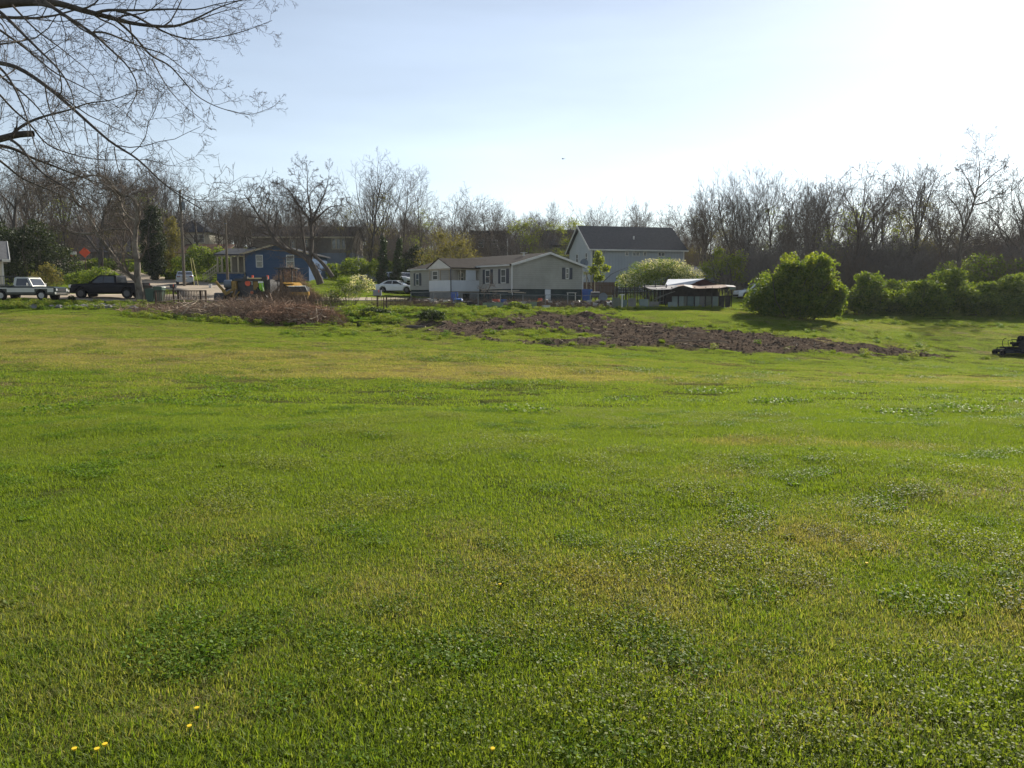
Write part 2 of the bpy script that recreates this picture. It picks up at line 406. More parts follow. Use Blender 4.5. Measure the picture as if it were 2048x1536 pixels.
bp = n.nodes.new('ShaderNodeBump'); bp.inputs['Strength'].default_value = .8; bp.inputs['Distance'].default_value = .06
ln(nz(14, 6), bp.inputs['Height']); ln(bp.outputs[0], B0.inputs['Normal'])
ground = struct('ground', b_, gm, True)
for nm, arr in (('dirt', DM), ('dry', dryness(XX, YY) * .75), ('far', np.clip((YY - 50) / 30, 0, 1))):
    a = ground.data.attributes.new(nm, 'FLOAT', 'POINT'); a.data.foreach_set('value', arr.ravel().astype(np.float32))
_iy = lambda y: np.interp(y, _gy, np.arange(ny)); _ix = lambda x: np.interp(x, _gx, np.arange(nx))
def Zs(x, y):
    """height of the built ground sheet (with its hummocks)"""
    x = np.asarray(x, float); y = np.asarray(y, float)
    fy = _iy(y); fx = _ix(x); i = np.clip(fy.astype(int), 0, ny - 2); j = np.clip(fx.astype(int), 0, nx - 2); a = fy - i; b = fx - j
    return (ZZ[i, j] * (1 - a) * (1 - b) + ZZ[i + 1, j] * a * (1 - b) + ZZ[i, j + 1] * (1 - a) * b + ZZ[i + 1, j + 1] * a * b)
def Zg(x, y): return float(Zs(np.array([x]), np.array([y]))[0])
def GS(u, d, dz=0.0):
    p = G(u, d); p.z = Zg(p.x, p.y) + dz; return p

# ------------------------------------------------------------------ grass
def grass_mat(name, g1, g2, dry1, dry2, tr=.5):
    m = D.materials.new(name); m.use_nodes = True; nn = m.node_tree; b = nn.nodes['Principled BSDF']; l2 = nn.links.new
    b.inputs['Roughness'].default_value = .6; b.inputs['Specular IOR Level'].default_value = .12 if name == 'clover_leaf' else .22
    def mx_(f, a, c):
        x = nn.nodes.new('ShaderNodeMix'); x.data_type = 'RGBA'
        for s_, v_ in ((0, f), (6, a), (7, c)):
            if isinstance(v_, tuple): x.inputs[s_].default_value = rgb(v_)
            elif isinstance(v_, float): x.inputs[s_].default_value = v_
            else: l2(v_, x.inputs[s_])
        return x.outputs[2]
    a = nn.nodes.new('ShaderNodeAttribute'); a.attribute_name = 'rnd'
    t = nn.nodes.new('ShaderNodeAttribute'); t.attribute_name = 'tint'; t.attribute_type = 'INSTANCER'
    g = nn.nodes.new('ShaderNodeNewGeometry')
    ns = nn.nodes.new('ShaderNodeTexNoise'); ns.inputs['Scale'].default_value = 1.3; ns.inputs['Detail'].default_value = 4; l2(g.outputs['Position'], ns.inputs['Vector'])
    green = mx_(a.outputs['Fac'], g1, g2); dry = mx_(a.outputs['Fac'], dry1, dry2)
    # tint + noise + per-blade random pick how many blades are dry
    s1 = nn.nodes.new('ShaderNodeMath'); s1.operation = 'MULTIPLY_ADD'; l2(ns.outputs['Fac'], s1.inputs[0]); s1.inputs[1].default_value = 1.1; l2(t.outputs['Fac'], s1.inputs[2])
    s2 = nn.nodes.new('ShaderNodeMath'); s2.operation = 'MULTIPLY_ADD'; l2(a.outputs['Fac'], s2.inputs[0]); s2.inputs[1].default_value = .55; l2(s1.outputs[0], s2.inputs[2])
    r = nn.nodes.new('ShaderNodeMapRange'); r.inputs['From Min'].default_value = 1.02; r.inputs['From Max'].default_value = 1.75; l2(s2.outputs[0], r.inputs['Value'])
    c = mx_(r.outputs[0], green, dry); l2(c, b.inputs['Base Color'])
    tr_ = nn.nodes.new('ShaderNodeBsdfTranslucent'); ms = nn.nodes.new('ShaderNodeMixShader'); ms.inputs[0].default_value = tr
    bc = nn.nodes.new('ShaderNodeMix'); bc.data_type = 'RGBA'; bc.blend_type = 'MULTIPLY'; bc.inputs[0].default_value = 1; bc.inputs[7].default_value = (1.9, 1.85, .8, 1); l2(c, bc.inputs[6])
    l2(bc.outputs[2], tr_.inputs['Color']); o = nn.nodes['Material Output']; l2(b.outputs[0], ms.inputs[1]); l2(tr_.outputs[0], ms.inputs[2]); l2(ms.outputs[0], o.inputs['Surface'])
    return m
GR = grass_mat('grass_blade', (.074, .124, .015), (.150, .195, .024), (.15, .14, .048), (.27, .24, .11))
CL = grass_mat('clover_leaf', (.066, .130, .014), (.125, .190, .022), (.10, .12, .03), (.15, .15, .05), .35)
CW = grass_mat('chickweed_leaf', (.110, .150, .022), (.17, .20, .035), (.18, .16, .05), (.22, .18, .07), .4)
ST_ = grass_mat('straw_blade', (.16, .125, .055), (.30, .25, .13), (.16, .12, .055), (.28, .22, .12), .3)
def blades(rng, n, rad, h0, h1, wid, lean=.5, lie=0.0, two=False):
    """bent grass blades growing from a disc"""
    r = rad * np.sqrt(rng.random(n)); th = rng.random(n) * 2 * PI
    P = np.stack([r * np.cos(th), r * np.sin(th), np.full(n, -.015)], -1)
    h = h0 + (h1 - h0) * rng.random(n) ** 1.5; az = rng.random(n) * 2 * PI
    le = lean * (rng.random(n) * .9 + .15) + lie
    dirn = np.stack([np.cos(az), np.sin(az), 0 * az], -1); side = np.stack([-np.sin(az), np.cos(az), 0 * az], -1)
    tw = (rng.random((n, 1)) - .5) * 1.6; side = side * np.cos(tw) + dirn * np.sin(tw)
    wv = (wid * (.6 + .8 * rng.random(n)))[:, None] / 2
    up = np.array([[0, 0, 1.]])
    mid = P + up * (h * .55 * np.cos(le * .5))[:, None] + dirn * (h * .55 * np.sin(le * .5))[:, None]
    tip = mid + up * (h * .5 * np.cos(np.minimum(le * 1.5, 1.9)))[:, None] + dirn * (h * .5 * np.sin(np.minimum(le * 1.5, 1.9)))[:, None]
    V = np.stack([P - side * wv, P + side * wv, mid - side * wv * .85, mid + side * wv * .85, tip], 1)
    k = np.arange(n)[:, None] * 5
    Q = k + np.array([[0, 1, 3, 2]]); T = k + np.array([[2, 3, 4]])
    return V.reshape(-1, 3), Q, T, np.repeat(rng.random(n), 5)
def leaves_patch(rng, n, rad, size, h0, h1, flat=.5):
    """small round-ish leaves (six-sided) held at varied heights"""
    r = rad * np.sqrt(rng.random(n)); th = rng.random(n) * 2 * PI
    C = np.stack([r * np.cos(th), r * np.sin(th), h0 + (h1 - h0) * rng.random(n)], -1)
    N = rng.normal(size=(n, 3)) * flat + np.array([[0, 0, 1.]]); N /= np.linalg.norm(N, axis=1, keepdims=True)
    A = np.cross(N, rng.normal(size=(n, 3))); A /= np.linalg.norm(A, axis=1, keepdims=True); Bv = np.cross(N, A)
    s = (size * (.6 + .8 * rng.random(n)))[:, None] / 2
    pts = []
    for a_, rr in ((0, 1.0), (60, .8), (120, .75), (180, 1.0), (240, .75), (300, .8)):
        pts.append(C + s * rr * (math.cos(math.radians(a_)) * A + math.sin(math.radians(a_)) * Bv))
    V = np.stack(pts, 1); k = np.arange(n)[:, None] * 6
    return V.reshape(-1, 3), np.concatenate([k + np.array([[0, 1, 2, 3]]), k + np.array([[0, 3, 4, 5]])]), np.repeat(rng.random(n), 6)
def patch_mesh(name, seed, spec, m):
    rng = np.random.default_rng(seed); b = MB()
    for kind, kw in spec:
        if kind == 'b': V, Q, T, R = blades(rng, **kw); b.add(V, Q, T, rnd=R + .001)
        else: V, Q, R = leaves_patch(rng, **kw); b.add(V, Q, rnd=R + .001)
    return b.mesh(name, m, False)
near = [patch_mesh('turf_a', 1, [('b', dict(n=1500, rad=.36, h0=.02, h1=.055, wid=.0042, lean=.8))], GR),
        patch_mesh('turf_b', 2, [('b', dict(n=1300, rad=.36, h0=.02, h1=.062, wid=.0048, lean=1.0))], GR),
        patch_mesh('turf_c', 3, [('b', dict(n=1300, rad=.36, h0=.018, h1=.05, wid=.004, lean=1.2))], GR),
        patch_mesh('tuft', 4, [('b', dict(n=260, rad=.09, h0=.03, h1=.095, wid=.005, lean=.9))], GR),
        patch_mesh('clover', 5, [('l', dict(n=420, rad=.2, size=.015, h0=.015, h1=.05, flat=.5)), ('b', dict(n=60, rad=.2, h0=.04, h1=.09, wid=.004))], CL),
        patch_mesh('chickweed', 6, [('l', dict(n=800, rad=.28, size=.010, h0=.015, h1=.06, flat=.7)), ('b', dict(n=200, rad=.28, h0=.03, h1=.07, wid=.003, lean=1.2))], CW),
        patch_mesh('thatch', 7, [('b', dict(n=420, rad=.3, h0=.03, h1=.09, wid=.0035, lean=1.0, lie=.7))], ST_),
        patch_mesh('broadleaf', 8, [('l', dict(n=60, rad=.11, size=.05, h0=.02, h1=.06, flat=.6))], CL)]
far_ = [patch_mesh('far_turf_a', 11, [('b', dict(n=900, rad=.8, h0=.02, h1=.06, wid=.011, lean=1.0))], GR),
        patch_mesh('far_turf_b', 12, [('b', dict(n=800, rad=.8, h0=.02, h1=.07, wid=.013, lean=1.1))], GR),
        patch_mesh('far_tuft', 13, [('b', dict(n=200, rad=.28, h0=.04, h1=.11, wid=.012, lean=.9))], GR),
        patch_mesh('far_thatch', 14, [('b', dict(n=350, rad=.7, h0=.04, h1=.09, wid=.011, lean=1.0, lie=.6))], ST_),
        patch_mesh('far_clover', 15, [('l', dict(n=260, rad=.5, size=.035, h0=.02, h1=.08, flat=.5))], CL)]
def in_view(rng, n, y0, y1, power=1.0, margin=1.0):
    # points spread evenly over the wedge of ground the camera sees
    y = np.sqrt(y0 ** 2 + (y1 ** 2 - y0 ** 2) * rng.random(n)); x = (rng.random(n) * 2 - 1) * (y * .69 + margin)
    return x, y
rng = np.random.default_rng(77)
def lay(name, label, groups, meshes, seed):
    rng = np.random.default_rng(seed); X = []; Y = []; I = []; S = []
    for (n_, y0, y1, idxs, cond, s0, s1) in groups:
        x, y = in_view(rng, n_, y0, y1)
        z = Zs(x, y); k = rng.random(len(x)) < cond(x, y, z)
        x = x[k]; y = y[k]; X.append(x); Y.append(y); I.append(rng.choice(idxs, len(x))); S.append(s0 + (s1 - s0) * rng.random(len(x)))
    X = np.concatenate(X); Y = np.concatenate(Y); I = np.concatenate(I); S = np.concatenate(S); Z = Zs(X, Y)
    n_ = len(X); e = .2
    # lie along the slope of the ground
    rx = np.arctan2(Zs(X, Y + e) - Zs(X, Y - e), 2 * e); ry = -np.arctan2(Zs(X + e, Y) - Zs(X - e, Y), 2 * e)
    rz = rng.random(n_) * 2 * PI
    R = np.stack([rx * np.cos(rz) + ry * np.sin(rz), ry * np.cos(rz) - rx * np.sin(rz), rz], -1)
    return scatter(name, label, 'grass', np.stack([X, Y, Z], -1), R, S, I, meshes, dryness(X, Y) * 1.0 - .1)
always = lambda x, y, z: np.ones(len(x))
nodirt = lambda x, y, z: (dirt_mask(x, y, z) < .3) * np.where(y > 60, 1.0, 1.0)
lush = lambda x, y, z: (dryness(x, y) < .55) * np.clip(vn(x * .8, y * .8, 91) * 2 - .7, 0, 1)
clov = lambda x, y, z: np.clip((fbm(x * .7, y * .7, 101, 3) - .50) * 9, 0, 1)
chik = lambda x, y, z: np.clip((fbm(x * .8 + 40, y * .8, 131, 3) - .50 + (x > 1) * .04) * 8, 0, 1)
dryc = lambda x, y, z: np.clip(dryness(x, y) * 1.5 - .2, 0, 1)
lay('near_grass', 'fresh uneven grass with clover and straw nearest the viewer',
    [(700, 1.6, 6, [0, 1, 2], always, .75, 1.2), (200, 1.6, 6, [3], always, .4, .8), (3800, 1.6, 15, [0, 1, 2], lambda x, y, z: np.clip(1.3 - dryness(x, y) * .85, 0, 1), .8, 1.25), (1500, 1.6, 15, [3], lush, .5, 1.0), (1000, 1.6, 15, [4], clov, .6, 1.15),
     (1100, 1.6, 15, [5], chik, .7, 1.3), (900, 1.6, 15, [6], dryc, .7, 1.3), (26, 1.6, 9, [7], always, .3, .6)], near, 5)
lay('field_grass', 'mown field grass stretching to the far fence and road',
    [(7500, 13, 66, [0, 1], nodirt, .8, 1.2), (2500, 13, 66, [2], lambda x, y, z: lush(x, y, z) * nodirt(x, y, z), .6, 1.3), (1800, 13, 60, [3], lambda x, y, z: dryc(x, y, z) * nodirt(x, y, z), .8, 1.3),
     (500, 13, 40, [4], lambda x, y, z: clov(x, y, z) * nodirt(x, y, z), .7, 1.4)], far_, 6)
# ------------------------------------------------------------------ roads, paths
ASPH = M('sunlit_asphalt', (.30, .25, .19), .9, (.37, .31, .24), .8, bump=.3)
CONC = M('concrete_walk', (.42, .38, .32), .9, (.5, .46, .4), 1.5)
def strip(name, mid, wd, m, dz=.05, n=60, thick=.0, label=None, cross=6):
    """a paved strip laid along a line of ground points"""
    P = np.array(mid, float); t = np.concatenate([[0], np.cumsum(np.hypot(*np.diff(P, axis=0).T))]); s = np.linspace(0, t[-1], n)
    x = np.interp(s, t, P[:, 0]); y = np.interp(s, t, P[:, 1]); dx = np.gradient(x); dy = np.gradient(y); l = np.hypot(dx, dy); nx_, ny_ = -dy / l, dx / l
    wv = np.interp(s, t, wd) if hasattr(wd, '__len__') else np.full(n, wd); V = []
    for k in range(cross + 1):
        f = k / cross - .5; X = x + nx_ * wv * f; Y = y + ny_ * wv * f
        V.append(np.stack([X, Y, Zs(X, Y) + dz], -1))
    V.insert(0, V[0] - [0, 0, .3]); V.append(V[-1] - [0, 0, .3]); c = cross + 2
    V = np.stack(V, 1).reshape(-1, 3); i = np.arange(n - 1)[:, None] * (c + 1) + np.arange(c)[None, :]
    b = MB(); b.add(V, np.stack([i, i + 1, i + c + 2, i + c + 1], -1).reshape(-1, 4))
    return struct(name, b, m, True, label)
def gp(u, d): p = G(u, d); return (p.x, p.y)
strip('street', [gp(-500, 66), gp(-100, 66), gp(150, 66.5), gp(430, 67.5), gp(640, 70), gp(760, 74), gp(960, 84)], [5.5, 5.5, 5.5, 6.5, 5, 4.2, 3], ASPH, .06, 90)
strip('side_street', [gp(470, 70), gp(430, 78), gp(340, 88), gp(270, 100), gp(160, 116), gp(60, 135)], [9, 7.5, 8, 6.5, 6, 6], ASPH, .10, 80)
strip('footpath', [gp(-300, 70.6), gp(40, 70.8), gp(170, 71)], 1.3, CONC, .09, 40)

# ------------------------------------------------------------------ bare trees
BARK = M('grey_bark', (.085, .070, .058), .9, (.15, .125, .10), 6, stretch=(1, 1, .25))
BARKD = M('dark_bark', (.062, .053, .048), .9, (.115, .10, .086), 6, stretch=(1, 1, .25))
BARKP = M('pale_mottled_bark', (.075, .060, .048), .85, (.26, .23, .19), 2.5, stretch=(1, 1, .5))
TWIG = M('winter_twigs', (.11, .088, .072), .9, (.16, .13, .105), .6)
TWIGD = M('dark_twigs', (.085, .072, .064), .9, (.13, .11, .095), .6)
def unit(v): return v / max(np.linalg.norm(v), 1e-9)
def rot_off(d, ang, az):
    a = np.cross(d, [0.31, 0.22, .93]); a = unit(a); b = np.cross(d, a)
    return unit(d * math.cos(ang) + (a * math.cos(az) + b * math.sin(az)) * math.sin(ang))
class Tree:
    def __init__(s, seed, kids=(7, 6, 5, 4), ang=(38, 40, 42, 45), shrink=(.55, .55, .5, .5), wob=.12, up=(.12, .08, .03, 0.), start=(.3, .2, .15, .1), npt=(8, 7, 5, 4, 3), rr=.5, rmin=.009, taper=.35):
        s.r = np.random.default_rng(seed); s.k = dict(kids=kids, ang=ang, shrink=shrink, wob=wob, up=up, start=start, npt=npt, rr=rr, rmin=rmin, taper=taper)
        s.lv = {}
    def line(s, p, d, L_, n, wob, up):
        P = [np.array(p, float)]; d = np.array(d, float); st = L_ / (n - 1)
        for i in range(n - 1):
            d = unit(d + s.r.normal(size=3) * wob + np.array([0, 0, up])); P.append(P[-1] + d * st)
        return np.array(P)
    def put(s, lv, P, r0, r1):
        s.lv.setdefault((lv, len(P)), []).append((P, r1 + (r0 - r1) * (1 - np.linspace(0, 1, len(P))) ** 1.25))
    def spawn(s, P, r0, r1, L_, lv, kids=None, span=None, droop=0.0):
        K = s.k
        if lv >= len(K['kids']): return
        n = kids if kids is not None else K['kids'][lv]; n = int(round(n * (.8 + .4 * s.r.random()))); st = K['start'][lv]; a0 = s.r.random() * 6.28
        for i in range(n):
            t = st + (1 - st) * ((i + s.r.random()) / n) ** .85; t = min(t, .985)
            f = t * (len(P) - 1); j = min(int(f), len(P) - 2); p = P[j] + (P[j + 1] - P[j]) * (f - j); d = unit(P[j + 1] - P[j])
            a = math.radians(K['ang'][lv] * (.7 + .6 * s.r.random())); a0 += 2.4 + s.r.normal() * .3
            dd = rot_off(d, a, a0); rl = (r0 + (r1 - r0) * t)
            Lc = L_ * K['shrink'][lv] * (1.15 - .55 * t) * (.75 + .5 * s.r.random())
            rc = max(rl * K['rr'] * (.7 + .4 * s.r.random()), K['rmin'])
            m = K['npt'][min(lv + 1, len(K['npt']) - 1)]
            C = s.line(p, dd, Lc, m, K['wob'], K['up'][lv] - droop); re = max(rc * K['taper'], K['rmin'] * .6)
            s.put(lv + 1, C, rc, re); s.spawn(C, rc, re, Lc, lv + 1, droop=droop)
    def build(s, levels, sides=(9, 7, 5, 4, 3, 3)):
        b = MB()
        for (lv, n), lst in s.lv.items():
            if lv in levels:
                V, Q = tubes(np.array([a for a, _ in lst]), np.array([r for _, r in lst]), sides[min(lv, 5)]); b.add(V, Q)
        return b
def make_tree(seed, height=15, r=.22, lean=(0, 0), fork=.32, nl=6, style='oak', rmin=.013, dense=1.0):
    st = {'oak': dict(kids=(7, 6, 5, 4), ang=(42, 40, 38, 40), shrink=(.66, .6, .5, .5), wob=.12, up=(.12, .06, .02, 0)),
          'vase': dict(kids=(7, 6, 5, 4), ang=(24, 28, 30, 34), shrink=(.85, .6, .5, .5), wob=.07, up=(.10, .09, .05, .02)),
          'tall': dict(kids=(9, 6, 5, 4), ang=(34, 38, 40, 40), shrink=(.5, .55, .5, .5), wob=.09, up=(.2, .1, .04, 0)),
          'fine': dict(kids=(9, 7, 6, 4), ang=(30, 30, 30, 32), shrink=(.68, .55, .5, .5), wob=.07, up=(.14, .1, .06, .03))}[style]
    st['kids'] = tuple(int(round(k * dense)) if i > 1 else k for i, k in enumerate(st['kids']))
    t = Tree(seed, rmin=rmin, start=(fork, .15, .12, .08), rr=.62, **st)
    Lt = height * (.93 if style in ('tall', 'fine') else .62 if style == 'oak' else .5)
    P = t.line((0, 0, -.3), unit(np.array([lean[0], lean[1], 1.])), Lt, 9, .05, .03)
    t.put(0, P, r, r * .3); t.spawn(P, r, r * .3, height * .82, 0)
    tops = max(np.max(a[:, 2]) for v in t.lv.values() for a, _ in v)
    return t, tops
ARCH = []
def arch(*a, bark=BARK, twig=TWIG, **k):
    t, top = make_tree(*a, **k)
    ARCH.append((t.build((0, 1, 2)).mesh('tree_trunk', bark, True), t.build((3, 4)).mesh('tree_crown', twig), top))
arch(101, style='oak', height=14); arch(102, style='vase', height=14, nl=7); arch(103, style='tall', height=17, r=.2)
arch(104, style='fine', height=14, r=.2); arch(105, style='oak', height=13, lean=(.15, 0), r=.25); arch(106, style='vase', height=15, r=.26, fork=.25, bark=BARKD, twig=TWIGD)
arch(107, style='tall', height=16, lean=(.1, .05), r=.22, bark=BARKD, twig=TWIGD); arch(108, style='fine', height=15, r=.22, fork=.2, bark=BARKD, twig=TWIGD)
arch(109, style='oak', height=12, r=.28, fork=.25, bark=BARKD, twig=TWIGD); arch(110, style='vase', height=13, lean=(-.12, 0), r=.18)
def put_tree(u, vtop, d, k, label, rz=None, group=None, wide=1.0, name='bare_tree'):
    p = GS(u, d, -.1); h = at(u, vtop, d).z - p.z; tm, cm, top = ARCH[k]; s = h / top
    rz = (u * 1.37 + k) % 6.28 if rz is None else rz; s *= 1.06 if u < 1350 else 1.13; wide = 1.2
    o = thing(name, label, 'tree', p, rz, group); o.scale = (s * wide, s * wide, s)
    part('trunk', None, None, o, mesh=tm); part('crown', None, None, o, mesh=cm)
    return o

# ------------------------------------------------------------------ leafy growth
LF = M('spring_leaves', (.050, .098, .018), .6, rnd=(.155, .205, .032), transl=.5, spec=.25)
LFY = M('young_yellow_green_leaves', (.12, .17, .02), .6, rnd=(.20, .24, .035), transl=.5, spec=.25)
LFD = M('dark_evergreen_leaves', (.016, .028, .012), .6, rnd=(.035, .05, .018), transl=.2, spec=.2)
LFI = M('ivy_leaves', (.022, .042, .014), .6, rnd=(.045, .07, .02), transl=.25, spec=.3)
LFO = M('olive_buds', (.10, .10, .035), .7, rnd=(.16, .15, .06), transl=.4, spec=.2)
BLO = M('white_blossom', (.42, .43, .33), .7, rnd=(.60, .59, .50), transl=.35, spec=.2)
BUD = M('russet_buds', (.14, .085, .045), .8, rnd=(.20, .13, .07), transl=.3, spec=.2)
def leaf_cloud(b, blobs, n, size, rng, shell=.35, lump=.35):
    """small leaves through the outer part of overlapping uneven blobs; blobs = (x,y,z,rx,ry,rz)"""
    bl = np.array(blobs, float); wgt = (bl[:, 3] * bl[:, 4] * bl[:, 5]) ** .67; wgt /= wgt.sum()
    k = rng.choice(len(bl), n, p=wgt); d = rng.normal(size=(n, 3)); d /= np.linalg.norm(d, axis=1, keepdims=True)
    f = 1 - shell * rng.random(n) ** 1.3
    # lumpy outline with hollows
    nn = fbm(d[:, 0] * 2.6 + k * 7.1 + 9, d[:, 1] * 2.6 + d[:, 2] * 3.1 + 5, 3, 3)
    f = f * (1 - lump * .5 + lump * 1.4 * (nn - .35))
    C = bl[k, :3] + d * f[:, None] * bl[k, 3:6]
    keep = rng.random(n) < np.clip(.35 + (nn - .35) * 3.4, .1, 1); C = C[keep]; d = d[keep]; n = len(C)
    C = C[C[:, 2] > .02] if True else C; d = d[:len(C)]; n = len(C)
    N = d * .6 + rng.normal(size=(n, 3)) * .8 + np.array([[0, 0, .3]]); N /= np.linalg.norm(N, axis=1, keepdims=True)
    A = np.cross(N, rng.normal(size=(n, 3))); A /= np.linalg.norm(A, axis=1, keepdims=True); B_ = np.cross(N, A)
    s = (size * (.55 + .9 * rng.random(n)))[:, None] / 2
    V = np.stack([C - A * s * 1.3, C - B_ * s * .75, C + A * s * 1.3, C + B_ * s * .75], 1)
    b.add(V.reshape(-1, 3), np.arange(n)[:, None] * 4 + np.array([[0, 1, 2, 3]]), rnd=np.repeat(rng.random(n), 4) + .001)
    return b
def stems(b, rng, n, rad, h, r=.02, spread=.5, sides=4, npt=6, wob=.15):
    P = []; R = []
    for i in range(n):
        a = rng.random() * 6.28; q = rad * math.sqrt(rng.random()); p = np.array([q * math.cos(a), q * math.sin(a), -.1]); d = unit(np.array([math.cos(a) * spread * rng.random(), math.sin(a) * spread * rng.random(), 1.]))
        ps = [p]; L_ = h * (.6 + .5 * rng.random())
        for j in range(npt - 1):
            d = unit(d + rng.normal(size=3) * wob); ps.append(ps[-1] + d * L_ / (npt - 1))
        P.append(ps); R.append(np.linspace(r, r * .25, npt))
    V, Q = tubes(np.array(P), np.array(R), sides); return b.add(V, Q)
def shrub(name, label, cat, u, d, blobs, n, size, m, seed=0, nst=14, stem_m=None, rz=0, shell=.5, lump=.45, group=None, st=None, extra=None):
    p = GS(u, d); rng = np.random.default_rng(seed + 5000 + int(u)); o = thing(name, label, cat, p, rz, group)
    part('foliage', leaf_cloud(MB(), blobs, n, size, rng, shell, lump), m, o)
    if extra:
        for (nm, bl, n2, s2, m2) in extra: part(nm, leaf_cloud(MB(), bl, n2, s2, rng, .35, .5), m2, o)
    hh = max(b[2] + b[5] * .7 for b in blobs); rr = max(abs(b[0]) + b[3] * .5 for b in blobs) * .35
    part('stems', stems(MB(), rng, nst, rr, hh, *(st or (.03, .7))), stem_m or BARK, o)
    return o
# ------------------------------------------------------------------ trees measured branch by branch off the photograph
def traced(name, label, cat, d, limbs, bark, twig, seed, rmin=.006, spread=1.0, base_level=0, kids=None, group=None, depthwob=1.0, root=None, shift=0.0, Lf=.55, droop=0.0):
    """limbs: list of (pixel polyline, r0, r1, n_children, depth offset at tip); placed in real depth round distance d"""
    rng = np.random.default_rng(seed)
    t = Tree(seed, kids=kids or (6, 6, 5, 4), ang=(40, 42, 42, 45), shrink=(Lf, .55, .5, .5), wob=.16, up=(.05, .03, .0, -.02), start=(.12, .12, .1, .05), rmin=rmin, npt=(9, 7, 5, 4, 3), rr=.55)
    root = root or GS(limbs[0][0][0][0], d)
    for i, (px, r0, r1, nk, off) in enumerate(limbs):
        m = max(len(px) * 3, 6); px = np.array(px, float); s = np.concatenate([[0], np.cumsum(np.hypot(*np.diff(px, axis=0).T))]); q = np.linspace(0, s[-1], m)
        # gentle smoothing of the traced line
        us = np.interp(q, s, px[:, 0]); vs_ = np.interp(q, s, px[:, 1])
        for _ in range(2):
            us[1:-1] = (us[:-2] + 2 * us[1:-1] + us[2:]) / 4; vs_[1:-1] = (vs_[:-2] + 2 * vs_[1:-1] + vs_[2:]) / 4
        o0, o1 = off if isinstance(off, tuple) else (0, off)
        dd = d + o0 + (o1 - o0) * (q / s[-1])
        P = np.array([tuple(at(a, b, c) - root) for a, b, c in zip(us, vs_, dd)])
        if i == 0 and base_level == 0: P[0, 2] -= .2
        t.put(0 if r0 > rmin * 6 else 1, P, r0, r1)
        Ln = np.linalg.norm(np.diff(P, axis=0), axis=1).sum()
        if nk: t.spawn(P, r0 * .8, r1, Ln * spread, 1 if r0 < rmin * 4 else 0, kids=nk, droop=droop)
    o = thing(name, label, cat, root, 0, group)
    part('trunk', t.build((0,)), bark, o, smooth=True)
    part('crown', t.build((1, 2, 3, 4)), twig, o)
    return o
Z = lambda ox, oy, k, pts: [(ox + x * k, oy + y * k) for x, y in pts]
k7 = .27344; kb = .20508; kc = .16925; k6 = .2969
